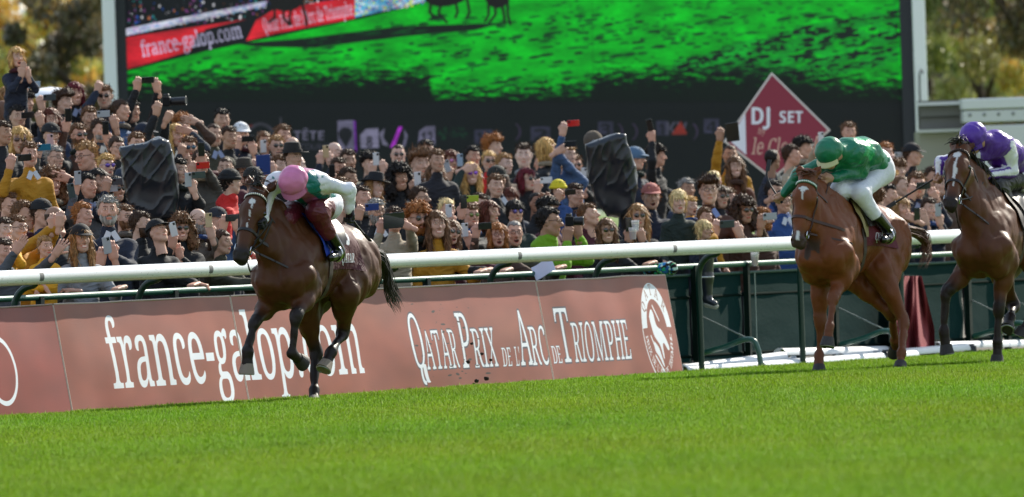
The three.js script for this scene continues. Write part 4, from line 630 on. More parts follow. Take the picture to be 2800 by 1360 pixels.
// ---------------------------------------------------------------- riders
function fistBones(w, dir, across, thumbUp) { // a closed hand: wrist w, dir out of the forearm, across the knuckles
  const b = [], dn = dir.clone().cross(across).normalize(), k = w.clone().addScaledVector(dir, 0.085);
  b.push(bone(w.clone().addScaledVector(dir, -0.05), w, 0.03, 0.029, { k: 0.02 }), bone(w, k.clone().addScaledVector(across, 0.022), 0.026, 0.022, { k: 0.02 }), bone(w, k.clone().addScaledVector(across, -0.022), 0.026, 0.022, { k: 0.02 }));
  for (let i = 0; i < 4; i++) { const r = k.clone().addScaledVector(across, 0.033 - i * 0.022), L = [0.038, 0.042, 0.04, 0.032][i], p1 = r.clone().addScaledVector(dir, L * 0.75).addScaledVector(dn, L * 0.4), p2 = p1.clone().addScaledVector(dn, L * 0.8).addScaledVector(dir, -L * 0.2), p3 = p2.clone().addScaledVector(dir, -L * 0.65); b.push(bone(r, p1, 0.0105, 0.0098, { k: 0.006 }), bone(p1, p2, 0.0098, 0.009, { k: 0.006 }), bone(p2, p3, 0.009, 0.008, { k: 0.004 })); }
  const t0 = w.clone().addScaledVector(dir, 0.025).addScaledVector(across, 0.028), t1 = t0.clone().addScaledVector(dir, 0.035).addScaledVector(across, 0.016).addScaledVector(dn, 0.012), t2 = t1.clone().addScaledVector(dir, 0.03).addScaledVector(across, -0.012).addScaledVector(dn, 0.02);
  b.push(bone(t0, t1, 0.013, 0.012, { k: 0.012 }), bone(t1, t2, 0.0115, 0.0095, { k: 0.006 })); return b;
}
function makeJockey(h, j) {
  const { lo, root } = h.api, J = (q) => lo(P(q[0], q[1], h.D - 0.927 * (q[2] + (j.df ?? 0))));
  const t = thing('jockey', j.label, 'person', h.base, null, R(248)), wr = (a, s) => (x, y, z) => a * nz(x * s, y * s * 0.7, z * s) * (0.5 + 0.5 * Math.abs(nz(x * s * 0.4 + 7, y * s * 0.4, z * s * 0.4)) * 2);
  const pel = J(j.pelvis), ub = J(j.chest), sL = J(j.sL), sR = J(j.sR), head = J(j.head), eL = J(j.eL), hL = J(j.hL), eR = J(j.eR), hR = J(j.hR);
  // silks
  const B = []; const mid = pel.clone().lerp(ub, 0.5).add(V(0, 0.03, 0));
  B.push(bone(pel.clone().lerp(ub, 0.05), mid, 0.118, 0.126, { sq: 1.16, k: 0.08 }), bone(mid, ub, 0.126, 0.118, { sq: 1.25, k: 0.08 }), bone(sL.clone().lerp(sR, 0.15), sR.clone().lerp(sL, 0.15), 0.085, 0.085, { k: 0.07 }), bone(ub, head.clone().lerp(ub, 0.5), 0.1, 0.075, { k: 0.05 }));
  const arm = (s, e, w) => { B.push(bone(s, e, 0.072, 0.056, { k: 0.05 }), bone(e, e.clone().lerp(w, 0.82), 0.06, 0.043, { k: 0.04 })); };
  arm(sL, eL, hL); arm(sR, eR, hR);
  const g = flesh(B, 0.0115, (x, y, z) => 0.010 * nz(x * 9, y * 7, z * 9) + 0.014 * (0.3 - Math.abs(nz(x * 10 + y * 6, y * 8, z * 11)))), seg = (p, a, b) => { const d = b.clone().sub(a), k = clamp(p.clone().sub(a).dot(d) / d.lengthSq(), 0, 1); const o = p.clone().sub(a.clone().addScaledVector(d, k)); return [o.length(), k, o.normalize()]; };
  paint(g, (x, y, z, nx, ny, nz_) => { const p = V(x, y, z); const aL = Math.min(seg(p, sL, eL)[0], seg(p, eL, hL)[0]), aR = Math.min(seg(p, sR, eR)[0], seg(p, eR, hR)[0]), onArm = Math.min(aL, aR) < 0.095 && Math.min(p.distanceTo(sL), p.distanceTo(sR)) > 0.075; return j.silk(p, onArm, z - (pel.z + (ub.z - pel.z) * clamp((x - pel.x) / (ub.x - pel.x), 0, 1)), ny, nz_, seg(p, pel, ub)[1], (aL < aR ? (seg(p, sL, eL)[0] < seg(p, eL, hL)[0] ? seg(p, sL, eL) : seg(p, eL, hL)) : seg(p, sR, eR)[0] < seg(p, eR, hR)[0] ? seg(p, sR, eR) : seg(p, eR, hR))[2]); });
  part('silks', g, new THREE.MeshPhysicalMaterial({ vertexColors: true, roughness: 0.32, sheen: 0.4, sheenColor: new THREE.Color(0.5, 0.5, 0.5), sheenRoughness: 0.4, bumpMap: foldTex, bumpScale: 0.006 }), t);
  // breeches and boots
  const hip = [J(j.hipL), J(j.hipR)], kn = [J(j.kL), J(j.kR)], ft = [J(j.fL), J(j.fR)], Bb = [bone(pel, hip[0], 0.115, 0.112, { k: 0.08 }), bone(pel, hip[1], 0.115, 0.112, { k: 0.08 })], Bc = [], Bo = [];
  for (const i of [0, 1]) {
    const c = j.chap ?? 2, tk = hip[i].clone().lerp(kn[i], j.bootFrom < 0.1 ? 0.22 : 0.55);
    Bb.push(bone(hip[i], kn[i], 0.108, 0.074, { k: 0.06 }), bone(kn[i], kn[i].clone().lerp(ft[i], 0.5), 0.076, 0.062, { k: 0.04 }));
    if (j.chap) Bc.push(bone(tk, kn[i], 0.112, 0.086, { k: 0.05 }), bone(kn[i], kn[i].clone().lerp(ft[i], 0.52), 0.083, 0.066, { k: 0.04 }));
    const sh = kn[i].clone().lerp(ft[i], j.bootFrom), toe = ft[i].clone().add(V(0.15, -0.03, 0));
    Bo.push(bone(sh, ft[i].clone().add(V(-0.03, 0.03, 0)), 0.063, 0.046, { k: 0.03 }), bone(ft[i].clone().add(V(-0.05, -0.01, 0)), toe, 0.04, 0.034, { k: 0.03 }));
  }
  part('breeches', flesh(Bb, 0.0125, wr(0.006, 16)), mat('#dfe0ea', { roughness: 0.6, bumpMap: foldTex, bumpScale: 0.005 }), t);
  if (j.chap) part('leggings', flesh(Bc, 0.0125, wr(0.007, 18)), mat(j.chapC, { roughness: 0.45, bumpMap: foldTex, bumpScale: 0.01 }), t);
  const bl = mat('#0c0b0c', { roughness: 0.25, clearcoat: 0.5 });
  const bo = part('boots', flesh(Bo, 0.011), bl, t);
  for (const i of [0, 1]) { const q = new THREE.TorusGeometry(0.055, 0.008, 8, 20); q.scale(1, 1.15, 1); q.rotateY(Math.PI / 2); q.translate(ft[i].x + 0.04, ft[i].y + 0.0, ft[i].z); part('stirrup', q, h.api.steel, root); part('stirrup_leather', strap([ft[i].clone().add(V(0.04, 0.06, 0)), kn[i].clone().lerp(ft[i], 0.45).add(V(-0.05, 0, i ? -0.05 : 0.05)), hip[i].clone().lerp(kn[i], 0.6).add(V(0, -0.08, 0))], 0.022, 0.006, V(0, 1.2, 0)), h.api.le, root); }
  // head, neck and hands: one skin
  const up = V(...j.up).normalize(), face = V(...j.face).addScaledVector(up, -V(...j.face).dot(up)).normalize(), rt = face.clone().cross(up).normalize(), H = (x, y, z) => head.clone().addScaledVector(rt, x).addScaledVector(up, y).addScaledVector(face, z), S = [];
  S.push(bone(H(0, 0.02, -0.02), H(0, 0.0, 0.01), 0.082, 0.078, { k: 0.03 }), bone(H(0, -0.05, 0.02), H(0, -0.085, 0.04), 0.06, 0.045, { k: 0.04 }), bone(H(0, -0.01, 0.085), H(0, -0.045, 0.108), 0.01, 0.014, { k: 0.015 }), bone(H(-0.02, -0.078, 0.082), H(0.02, -0.078, 0.082), 0.01, 0.01, { k: 0.01 }), bone(H(0, -0.05, -0.02), ub.clone().lerp(head, 0.3), 0.052, 0.058, { k: 0.03 }));
  for (const s of [-1, 1]) S.push(bone(H(s * 0.03, -0.004, 0.098), H(s * 0.034, -0.004, 0.096), 0.01, 0.01, { sub: 1, k: 0.01 }), bone(H(s * 0.075, -0.03, -0.01), H(s * 0.078, -0.0, -0.015), 0.014, 0.016, { k: 0.01 }));
  const hand = (e, w, ac) => { const d = w.clone().sub(e).normalize(), a = ac.clone().addScaledVector(d, -ac.dot(d)).normalize(); return fistBones(w.clone().addScaledVector(d, -0.06), d, a); };
  const hLb = hand(eL, hL, V(...(j.acL ?? [0.6, 0.8, 0]))), hRb = hand(eR, hR, V(...(j.acR ?? [0.6, 0.8, 0])));
  const hg = [flesh(hLb, 0.006), flesh(hRb, 0.006)];
  if (j.glove) { const gl = mat(j.glove, { roughness: 0.5 }); part('glove', hg[0], gl, t); part('glove', hg[1], gl, t); }
  const sk = (g) => paint(g, (x, y, z) => { const r = V(x, y, z).sub(head), a = r.dot(rt), b = r.dot(up), c = r.dot(face); const lip = Math.hypot(a / 0.026, (b + 0.078) / 0.009) < 1 && c > 0.06; return lip ? [0.30, 0.10, 0.08] : [0.46, 0.25, 0.17]; });
  part('body', merge([sk(flesh(S, 0.0085)), ...(j.glove ? [] : hg.map(sk))]), new THREE.MeshPhysicalMaterial({ vertexColors: true, roughness: 0.5 }), t);
  // skull cap with its silk cover and peak
  const Cb = [bone(H(0, 0.025, -0.015), H(0, 0.03, 0.01), 0.119, 0.117, { k: 0.02 })], cf = field(Cb, (x, y, z) => 0.004 * nz(x * 22, y * 22, z * 22)), rim = (x, y, z) => { const r = V(x, y, z).sub(head); return -(r.dot(up) + 0.018 + 0.22 * r.dot(face) * (r.dot(face) < 0 ? 0.9 : -0.05)); };
  const bb = new THREE.Box3().setFromCenterAndSize(head, V(0.4, 0.4, 0.4)), cg = nets((x, y, z) => Math.max(cf(x, y, z), rim(x, y, z)), axis(bb.min.x, bb.max.x, 0.009), axis(bb.min.y, bb.max.y, 0.009), axis(bb.min.z, bb.max.z, 0.009));
  const helm = part('helmet', paint(cg, (x, y, z) => { const k = 1 + 0.12 * nz(x * 18, y * 18, z * 18); return j.cap.map((v) => v * k); }), new THREE.MeshPhysicalMaterial({ vertexColors: true, roughness: 0.36, bumpMap: foldTex, bumpScale: 0.002 }), t);
  const pk = new THREE.SphereGeometry(0.126, 24, 8, 0, Math.PI, 0, 0.5); const peak = []; for (let i = 0; i <= 14; i++) { const a = mix(-1.15, 1.15, i / 14); peak.push([H(Math.sin(a) * 0.121, -0.006, Math.cos(a) * 0.121), H(Math.sin(a) * 0.13, -0.036 - 0.004 * Math.cos(a), Math.cos(a) * 0.152)]); }
  { const pos = [], ix = [], th = up.clone().multiplyScalar(0.007); peak.forEach(([a, b], i) => { for (const q of [a, b, b.clone().sub(th), a.clone().sub(th)]) pos.push(q.x, q.y, q.z); if (i) for (let k = 0; k < 4; k++) { const m = (i - 1) * 4 + k, n = (i - 1) * 4 + (k + 1) % 4; ix.push(m, n, m + 4, n, n + 4, m + 4); } }); const q = new THREE.BufferGeometry(); q.setAttribute('position', new THREE.Float32BufferAttribute(pos, 3)); q.setIndex(ix); const q2 = q.toNonIndexed(); q2.computeVertexNormals(); part('peak', q2, mat(j.peak, { roughness: 0.5, side: THREE.DoubleSide }), helm); }
  const gg = []; for (let i = 0; i <= 10; i++) { const a = mix(-1.2, 1.2, i / 10); gg.push(H(Math.sin(a) * 0.094, -0.012 - 0.012 * Math.cos(a), Math.cos(a) * 0.105)); } part('goggles', strap(gg, 0.042, 0.014, H(0, 0, 0)), mat('#0c0c0f', { roughness: 0.1, clearcoat: 1 }), t);
  part('chin_strap', tube([H(-0.08, -0.02, 0.0), H(-0.055, -0.09, 0.03), H(0, -0.125, 0.05), H(0.055, -0.09, 0.03), H(0.08, -0.02, 0)], 0.006, 20, 6), mat('#15120f'), t);
  // reins
  for (const [w, hh] of [[-1, j.bitSwap ? hR : hL], [1, j.bitSwap ? hL : hR]]) { const a = h['bit' + w], e = j.rein ? J(j.rein) : hh, m = a.clone().lerp(e, 0.5).add(V(0, -0.06, 0)); part('rein', tube([a, m, e], 0.0075, 24, 6), h.api.le, root); }
  // whip, carried in one hand
  const wp = j.whip.map(J), wb = thing('riding_whip', j.whipLabel, 'whip', h.base, null, R(248)), wm = mat('#121113', { roughness: 0.5 });
  part('shaft', tube(wp, 0.0085, 30, 8), wm, wb); const we = wp[wp.length - 1], wd = we.clone().sub(wp[wp.length - 2]).normalize();
  part('handle', rod(wp[0], wp[0].clone().lerp(wp[1], 0.3), 0.014, 0.012, 10), mat('#1d1c20', { roughness: 0.8 }), wb); part('flap', box(0.012, 0.1, 0.035, V(0, 0, 0)).applyMatrix4(new THREE.Matrix4().compose(we, new THREE.Quaternion().setFromUnitVectors(V(0, 1, 0), wd), V(1, 1, 1))), wm, wb);
  return t;
}
// saddle and cloths
function saddle(h, o) {
  const { root, patch, f, y0 } = h.api, w = 1024, hh = 1024, c = canvas(w, hh), g = c.getContext('2d');
  g.fillStyle = o.cloth; g.fillRect(0, 0, w, hh); for (let i = 0; i < 4000; i++) { g.fillStyle = 'rgba(0,0,0,0.06)'; g.fillRect(rnd() * w, rnd() * hh, 3, 2); }
  g.save(); g.translate(w / 2, hh / 2); g.rotate(Math.PI); g.translate(-w / 2, -hh / 2); o.draw(g); g.restore();
  part('saddle_cloth', patch(-0.36, 0.2, -0.02 * Math.PI, o.aEnd ?? 1.1 * Math.PI, 0.012, 18, 40, o.shape), new THREE.MeshPhysicalMaterial({ map: ctex(c), roughness: 0.7, side: THREE.DoubleSide, bumpMap: foldTex, bumpScale: 0.006 }), root);
  part('saddle_pad', patch(0.0, 0.34, 0.08 * Math.PI, 0.98 * Math.PI, 0.028, 10, 28, (u, v, x, a) => { const m = Math.abs(v - 0.5) * 2; return [mix(0.02 + 0.1 * m, (o.padX ?? 0.36) - 0.1 * m, u), a]; }), mat(o.pad, { roughness: 0.6, side: THREE.DoubleSide }), root);
  part('saddle', patch(-0.2, 0.2, 0.2 * Math.PI, 0.86 * Math.PI, 0.05, 12, 20, (u, v, x, a) => { const m = Math.abs(v - 0.5) * 2; return [mix(-0.22 + 0.16 * m, 0.2 - 0.06 * m, u), a]; }), mat(o.seat, { roughness: 0.4, side: THREE.DoubleSide }), root);
  if (o.breast) part('breast_strap', strap(ring(f, V(0.62, 1.2 + y0, 0), V(0, 0, 1), V(0.75, -0.5, 0).normalize(), 0.01, 30, -0.3, Math.PI + 0.3, 0.7), 0.024, 0.008, V(0.4, 1.2 + y0, 0)), h.api.le, root);
}
const digit = (s, x, y, sz, st) => (g) => { g.fillStyle = '#e9eaf0'; g.font = 'bold ' + sz + 'px sans-serif'; g.textAlign = 'center'; g.fillText(s, x, y); };
// the cloth canvas: the flank that shows is its lower part once turned upright
saddle(horse1, { cloth: '#4a0f1c', pad: '#1c3fa8', padX: 0.44, seat: '#1a1416', breast: 0, draw: (g) => { digit('0', 640, 800, 330)(g); g.fillStyle = '#e9eaf0'; g.font = 'bold 120px serif'; g.textAlign = 'center'; g.fillText('QATAR', 600, 960); } });
saddle(horse2, { cloth: '#5a0f1e', padX: 0.3, pad: '#8a7c4c', seat: '#1d1512', draw: (g) => { g.fillStyle = '#e9eaf0'; g.font = 'bold 120px serif'; g.textAlign = 'center'; g.fillText('QATAR', 600, 960); digit('1', 640, 800, 240)(g); } });
saddle(horse3, { cloth: '#6a1424', pad: '#2a1c1c', seat: '#1d1512', draw: (g) => { g.fillStyle = '#e9eaf0'; g.font = 'bold 120px serif'; g.textAlign = 'center'; g.fillText('QATAR', 600, 960); } });
const W8 = [0.74, 0.74, 0.78];
makeJockey(horse1, { df: 0.25, label: 'jockey in pink cap, green and pink silks with white sleeves', pelvis: [880, 548, -0.1], chest: [818, 500, 0.38], sL: [866, 494, 0.33], sR: [752, 496, 0.42], head: [804, 500, 0.62], eL: [953, 521, 0.2], hL: [957, 588, 0.16], eR: [722, 560, 0.5], hR: [722, 606, 0.72], acL: [0.3, 0.2, -1],
  hipL: [897, 562, -0.12], hipR: [822, 570, -0.12], kL: [866, 578, 0.3], kR: [778, 600, 0.32], fL: [924, 694, 0.06], fR: [792, 706, 0.06], bootFrom: 0.46, chap: 1, chapC: '#5c1526', up: [0.78, 0.62, 0.06], face: [0.6, -0.78, 0.08], cap: [0.62, 0.18, 0.36], peak: '#b86a92', glove: '#121114',
  silk: (p, arm, l) => (arm ? W8 : l < 0.0 && l > -0.1 ? [0.42, 0.12, 0.24] : [0.004, 0.16, 0.15]), rein: [745, 600, 0.8],
  whip: [[953, 582, 0.16], [972, 612, 0.05], [988, 632, -0.05], [1004, 650, -0.12]], whipLabel: 'black whip in the gloved hand of the pink-capped jockey' });
makeJockey(horse2, { label: 'jockey crouching in emerald green silks and cap on the chestnut horse', pelvis: [2398, 448, -0.12], chest: [2322, 412, 0.34], sL: [2342, 424, 0.34], sR: [2268, 442, 0.42], head: [2270, 420, 0.62], eL: [2356, 470, 0.22], hL: [2262, 490, 0.55], eR: [2186, 478, 0.5], hR: [2136, 540, 0.5],
  hipL: [2410, 470, -0.15], hipR: [2344, 474, -0.15], kL: [2352, 528, 0.28], kR: [2296, 520, 0.3], fL: [2433, 646, -0.02], fR: [2305, 640, 0.0], bootFrom: 0.55, up: [0.62, 0.78, 0.1], face: [0.75, -0.62, 0.3], cap: [0.004, 0.16, 0.075], peak: '#c9c79a',
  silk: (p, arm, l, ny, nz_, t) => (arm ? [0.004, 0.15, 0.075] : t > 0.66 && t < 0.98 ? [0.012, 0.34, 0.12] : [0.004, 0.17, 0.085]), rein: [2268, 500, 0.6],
  whip: [[2140, 556, 0.5], [2126, 536, 0.5], [2104, 500, 0.45], [2097, 476, 0.42], [2102, 452, 0.4]], whipLabel: 'thin curved black whip raised by the green-clad jockey' });
makeJockey(horse3, { label: 'jockey in purple cap and purple silks with white sleeve stripes', pelvis: [2778, 468, -0.12], chest: [2722, 392, 0.3], sL: [2748, 398, 0.28], sR: [2660, 424, 0.4], head: [2664, 378, 0.56], eL: [2766, 470, 0.18], hL: [2690, 480, 0.5], eR: [2574, 446, 0.46], hR: [2572, 482, 0.5],
  hipL: [2792, 486, -0.15], hipR: [2730, 490, -0.15], kL: [2722, 508, 0.3], kR: [2670, 510, 0.3], fL: [2806, 616, 0.0], fR: [2690, 630, 0.0], bootFrom: 0.05, chap: 1, chapC: '#131214', up: [0.55, 0.83, 0.05], face: [0.8, -0.55, 0.25], cap: [0.085, 0.02, 0.32], peak: '#4a1a8a',
  silk: (p, arm, l, ny, nz_, t, o) => { const P_ = [0.085, 0.018, 0.28]; return arm ? (Math.abs(o.x * 0.62 + o.y * 0.6 - o.z * 0.5 - 0.62) < 0.28 ? W8 : P_) : P_; }, rein: [2696, 488, 0.6],
  whip: [[2576, 476, 0.5], [2548, 494, 0.45], [2492, 528, 0.35], [2438, 561, 0.25]], whipLabel: 'long straight black whip held by the purple-capped jockey' });
// ---------------------------------------------------------------- spectators: heads, hair, hands and clothes
const E8 = (c, r) => (x, y, z) => { const a = (x - c[0]) / r[0], b = (y - c[1]) / r[1], d = (z - c[2]) / r[2], k0 = Math.hypot(a, b, d), k1 = Math.hypot(a / r[0], b / r[1], d / r[2]); return k1 ? k0 * (k0 - 1) / k1 : -Math.min(...r); };
const smin = (a, b, k) => { const h = Math.max(k - Math.abs(a - b), 0) / k; return Math.min(a, b) - h * h * k * 0.25; }, smax = (a, b, k) => -smin(-a, -b, k);
function headField(sex, mouth) {
  const w = sex === 'f' ? 0.94 : 1, jaw = sex === 'f' ? 0.93 : 1.03;
  const cr = E8([0, 0.033, -0.012], [0.075 * w, 0.086, 0.097]), fc = E8([0, -0.035, 0.022], [0.058 * jaw, 0.083, 0.068]);
  const B = [[[0, -0.094, 0.058], [0, -0.094, 0.058], 0.022 * jaw, 0.022, 0.03], [[0, 0.012, 0.088], [0, -0.024, 0.111], 0.0075, 0.0125, 0.012], [[-0.013, -0.03, 0.093], [0.013, -0.03, 0.093], 0.009, 0.009, 0.01], [[-0.036, 0.03, 0.073], [0.036, 0.03, 0.073], 0.014, 0.014, 0.016],
    [[-0.043, -0.016, 0.054], [-0.038, -0.024, 0.06], 0.022, 0.02, 0.02], [[0.043, -0.016, 0.054], [0.038, -0.024, 0.06], 0.022, 0.02, 0.02], [[-0.019, -0.057, 0.083], [0.019, -0.057, 0.083], 0.007, 0.007, 0.008], [[-0.013, -0.067, 0.083], [0.013, -0.067, 0.083], 0.007, 0.007, 0.008],
    [[-0.052 * jaw, -0.05, 0.0], [-0.03 * jaw, -0.085, 0.045], 0.02, 0.018, 0.03], [[0.052 * jaw, -0.05, 0.0], [0.03 * jaw, -0.085, 0.045], 0.02, 0.018, 0.03], [[0, -0.05, -0.025], [0, -0.215, -0.045], 0.05 * jaw, 0.056 * jaw, 0.03]].map(([a, b, ra, rb, k]) => bone(V(...a), V(...b), ra, rb, { k }));
  const bf = B.map((b) => [field([{ ...b, k: 1e-6 }]), b.k]), eyes = [-1, 1].map((s) => E8([s * 0.0305, 0.012, 0.0795], [0.0145, 0.0085, 0.012])), sock = [-1, 1].map((s) => E8([s * 0.031, 0.013, 0.098], [0.0155, 0.0095, 0.012])), ears = [-1, 1].map((s) => E8([s * 0.078 * w, -0.004, -0.012], [0.012, 0.031, 0.019]));
  const mo = mouth === 'open' ? E8([0, -0.066, 0.09], [0.021, 0.0165, 0.022]) : mouth === 'smile' ? E8([0, -0.061, 0.094], [0.025, 0.0075, 0.014]) : null;
  return (x, y, z) => { let d = smin(cr(x, y, z), fc(x, y, z), 0.03); for (const [f, k] of bf) d = smin(d, f(x, y, z), k); for (const s of sock) d = smax(d, -s(x, y, z), 0.012); for (const e of eyes) d = Math.min(d, e(x, y, z)); for (const e of ears) d = smin(d, e(x, y, z), 0.008); if (mo) d = smax(d, -mo(x, y, z), 0.004); return d; };
}
const warpAxis = (list) => list; 
const grad = (a, b, segs) => { const r = [a]; for (const [end, step] of segs) while (r[r.length - 1] < end - 1e-6) r.push(Math.min(end, r[r.length - 1] + step)); return r; };
const HX = grad(-0.1, 0.1, [[-0.055, 0.0095], [0.055, 0.0066], [0.1, 0.0095]]), HY = grad(-0.24, 0.14, [[-0.12, 0.02], [0.05, 0.0066], [0.14, 0.014]]), HZ = grad(-0.13, 0.135, [[0.03, 0.016], [0.135, 0.0066]]);
const headGeo = {};
for (const sex of ['m', 'f']) for (const mo of ['neutral', 'smile', 'open']) {
  const g = nets(headField(sex, mo), HX, HY, HZ);
  // pigment only: lips, brows, lashes, eyes, teeth (white base takes the person's skin colour)
  paint(g, (x, y, z) => {
    let c = [1, 1, 1]; const ax = Math.abs(x);
    const er = Math.hypot((ax - 0.0305) / 0.0155, (y - 0.0125) / 0.0085);
    const n = nz(x * 60, y * 60, z * 60); c = c.map((v) => v * (1 + 0.05 * n)); c = cmix(c, [1.02, 0.82, 0.78], 0.5 * Math.exp(-Math.pow(Math.hypot(ax - 0.04, y + 0.025) / 0.02, 2)) + 0.4 * Math.exp(-Math.pow(Math.hypot(x, y + 0.026) / 0.014, 2)) * (z > 0.09 ? 1 : 0));
    if (z > 0.05) {
      const brow = Math.abs(y - (0.033 + 0.006 * Math.sin(clamp((ax - 0.012) / 0.04, 0, 1) * 3.14))) < (sex === 'm' ? 0.0055 : 0.004) && ax > 0.012 && ax < 0.05; if (brow) c = [0.32, 0.24, 0.2];
      if (er < 1.35) c = cmix(c, [0.2, 0.14, 0.12], er > 0.95 || y > 0.0165 ? (y > 0.012 ? 0.7 : 0.25) : 0); if (er < 0.95 && y < 0.0175) { const ir = Math.hypot(ax - 0.0305, y - 0.0125); c = ir < 0.0062 ? [0.06, 0.05, 0.05] : [1.5, 1.75, 1.9]; }
      const lw = sex === 'f' ? [0.95, 0.42, 0.42] : [0.92, 0.58, 0.54];
      if (mo === 'neutral' && Math.hypot(x / 0.026, (y + 0.062) / 0.0105) < 1) c = Math.abs(y + 0.0615) < 0.002 ? [0.4, 0.18, 0.16] : lw;
      if (mo === 'smile') { if (Math.hypot(x / 0.032, (y + 0.061) / 0.0135) < 1) c = lw; if (Math.hypot(x / 0.026, (y + 0.061) / 0.008) < 1) c = [1.7, 2.1, 2.4]; }
      if (mo === 'open') { if (Math.hypot(x / 0.028, (y + 0.066) / 0.0235) < 1) c = lw; if (Math.hypot(x / 0.0225, (y + 0.066) / 0.018) < 1) c = y > -0.057 ? [1.7, 2.1, 2.4] : [0.16, 0.05, 0.05]; }
    }
    return c;
  });
  headGeo[sex + mo] = g.toNonIndexed ? g : g;
}
// hair: shells over the skull, locks, curls (vertex colour carries the strands)
const HF = headField('m', 'neutral');
function hairGeo(kind) {
  const cfg = { short: [0.016, 0.016, 42], crop: [0.006, 0.004, 90], curly: [0.034, 0.03, 42], swept: [0.028, 0.022, 34], bald: [0.008, 0.005, 60], long: [0.018, 0.012, 30], bob: [0.020, 0.012, 32], tied: [0.010, 0.006, 40], bowl: [0.020, 0.012, 34], bigcurl: [0.048, 0.036, 34], beard: [0.010, 0.003, 70], stubble: [0.003, 0.001, 90] }[kind], [th, am, fq] = cfg;
  const body = [];
  if (kind === 'long') { for (const s of [-1, 1]) body.push(bone(V(s * 0.076, 0.03, 0.0), V(s * 0.088, -0.12, 0.02), 0.03, 0.034, { k: 0.03 }), bone(V(s * 0.088, -0.12, 0.02), V(s * 0.085, -0.27, 0.06), 0.034, 0.022, { k: 0.03 })); body.push(bone(V(0, 0.02, -0.06), V(0, -0.2, -0.07), 0.065, 0.06, { sq: 1.35, n: V(1, 0, 0), k: 0.04 })); }
  if (kind === 'bob') { for (const s of [-1, 1]) body.push(bone(V(s * 0.078, 0.03, -0.005), V(s * 0.082, -0.1, 0.01), 0.032, 0.03, { k: 0.03 })); body.push(bone(V(0, 0.02, -0.06), V(0, -0.09, -0.06), 0.07, 0.055, { sq: 1.3, n: V(1, 0, 0), k: 0.04 })); }
  if (kind === 'bigcurl') { for (const s of [-1, 1]) body.push(bone(V(s * 0.085, 0.02, -0.01), V(s * 0.11, -0.15, 0.01), 0.055, 0.06, { k: 0.04 })); body.push(bone(V(0, 0.02, -0.07), V(0, -0.16, -0.07), 0.085, 0.08, { sq: 1.3, n: V(1, 0, 0), k: 0.04 })); }
  if (kind === 'tied') body.push(bone(V(0, 0.03, -0.125), V(0, -0.06, -0.14), 0.034, 0.022, { k: 0.02 }));
  const bf = body.length ? field(body) : null;
  const f = (x, y, z) => {
    const strand = am * (nz(x * fq, y * fq * 0.6, z * fq) + (kind === 'curly' || kind === 'bigcurl' ? 0.5 * nz(x * 85, y * 85, z * 85) : 0.5 * Math.sin(Math.atan2(x, z + 0.02) * 34 + 5 * nz(x * 20, y * 9, z * 20)) * 0.5)), hd = HF(x, y, z);
    if (kind === 'beard' || kind === 'stubble') { const reg = Math.max(y + 0.028 + (z > 0.06 ? 0.016 - Math.max(0, 0.03 - Math.abs(x)) * 0.3 : 0), -z + 0.0, -(y + 0.125)), lips = 0.0105 - Math.hypot(x * 0.4, y + 0.062); return Math.max(hd - th * (0.6 + 0.4 * sstep(-y, 0.04, 0.1)) + strand, reg, z > 0.05 ? lips : -1); }
    let up = 0; if (kind === 'swept') up = 0.03 * sstep(y, 0.06, 0.1) * sstep(z + 0.05 * nz(x * 14, 1, 1), 0.0, 0.08);
    let t = th * (kind === 'long' || kind === 'bob' ? 1 : 0.35 + 0.65 * sstep(y, 0.0, 0.09)) + up;
    const fringe = kind === 'bowl' ? 0.028 : kind === 'crop' ? 0.075 : kind === 'curly' || kind === 'bigcurl' ? 0.05 : kind === 'short' ? 0.066 : 0.062;
    let line = -(y - mix(-0.075, fringe, sstep(z, -0.082, kind === 'long' || kind === 'tied' ? 0.055 : 0.032)) - 0.014 * nz(x * 30, z * 30, 1) - 0.012 * sstep(Math.abs(x), 0.035, 0.06) * (z > 0.03 ? 1 : 0)) * 0.75;      // keep what lies above the hairline
    if (kind === 'bald') line = Math.max(line, E8([0, 0.1, 0.03], [0.075, 0.1, 0.13])(x, y, z) * -1, (y - 0.05));
    if (kind === 'bowl' || kind === 'bob') line = Math.min(line, -(y - mix(-0.09, fringe + 0.008, sstep(z, -0.02, 0.042))) * 0.75);
    let d = Math.max(hd - t + strand, line);
    if (bf) { let q = bf(x, y, z) + strand; q = Math.max(q, z - 0.055 + 0.02 * sstep(-y, 0.1, 0.2) * -3, 0.047 - Math.abs(x) > 0 && z > -0.02 ? 0.047 - Math.abs(x) : -1); d = smin(d, q, 0.015); }
    return d;
  };
  const big = kind === 'bigcurl' ? 0.19 : 0.14, low = kind === 'long' ? -0.33 : kind === 'bigcurl' ? -0.26 : kind === 'bob' ? -0.16 : -0.15, c = kind === 'long' || kind === 'bigcurl' ? 0.0125 : 0.0105, g = nets(f, axis(-big, big, c), axis(low, 0.19, c), axis(-0.2, 0.14, c));
  paint(g, (x, y, z) => { const a = Math.atan2(x, z + 0.02), k = 1 + 0.9 * nz(a * 7, y * 9, 3) + 0.8 * nz(a * 22 + y * 6, y * 5, z * 6); return [k, k * 0.97, k * 0.93].map((v) => clamp(v + 0.1, 0.4, 2.2)); });
  const n = { short: 420, crop: 260, curly: 420, swept: 420, bald: 120, long: 520, bob: 460, tied: 260, bowl: 420, bigcurl: 560, beard: 160, stubble: 0 }[kind]; if (!n) return g;
  const lenOf = { short: 0.032, crop: 0.014, curly: 0.034, swept: 0.045, bald: 0.02, long: 0.085, bob: 0.06, tied: 0.04, bowl: 0.05, bigcurl: 0.055, beard: 0.02 }[kind], p = g.attributes.position, nn = g.attributes.normal, pos = [], col = [], ix = [];
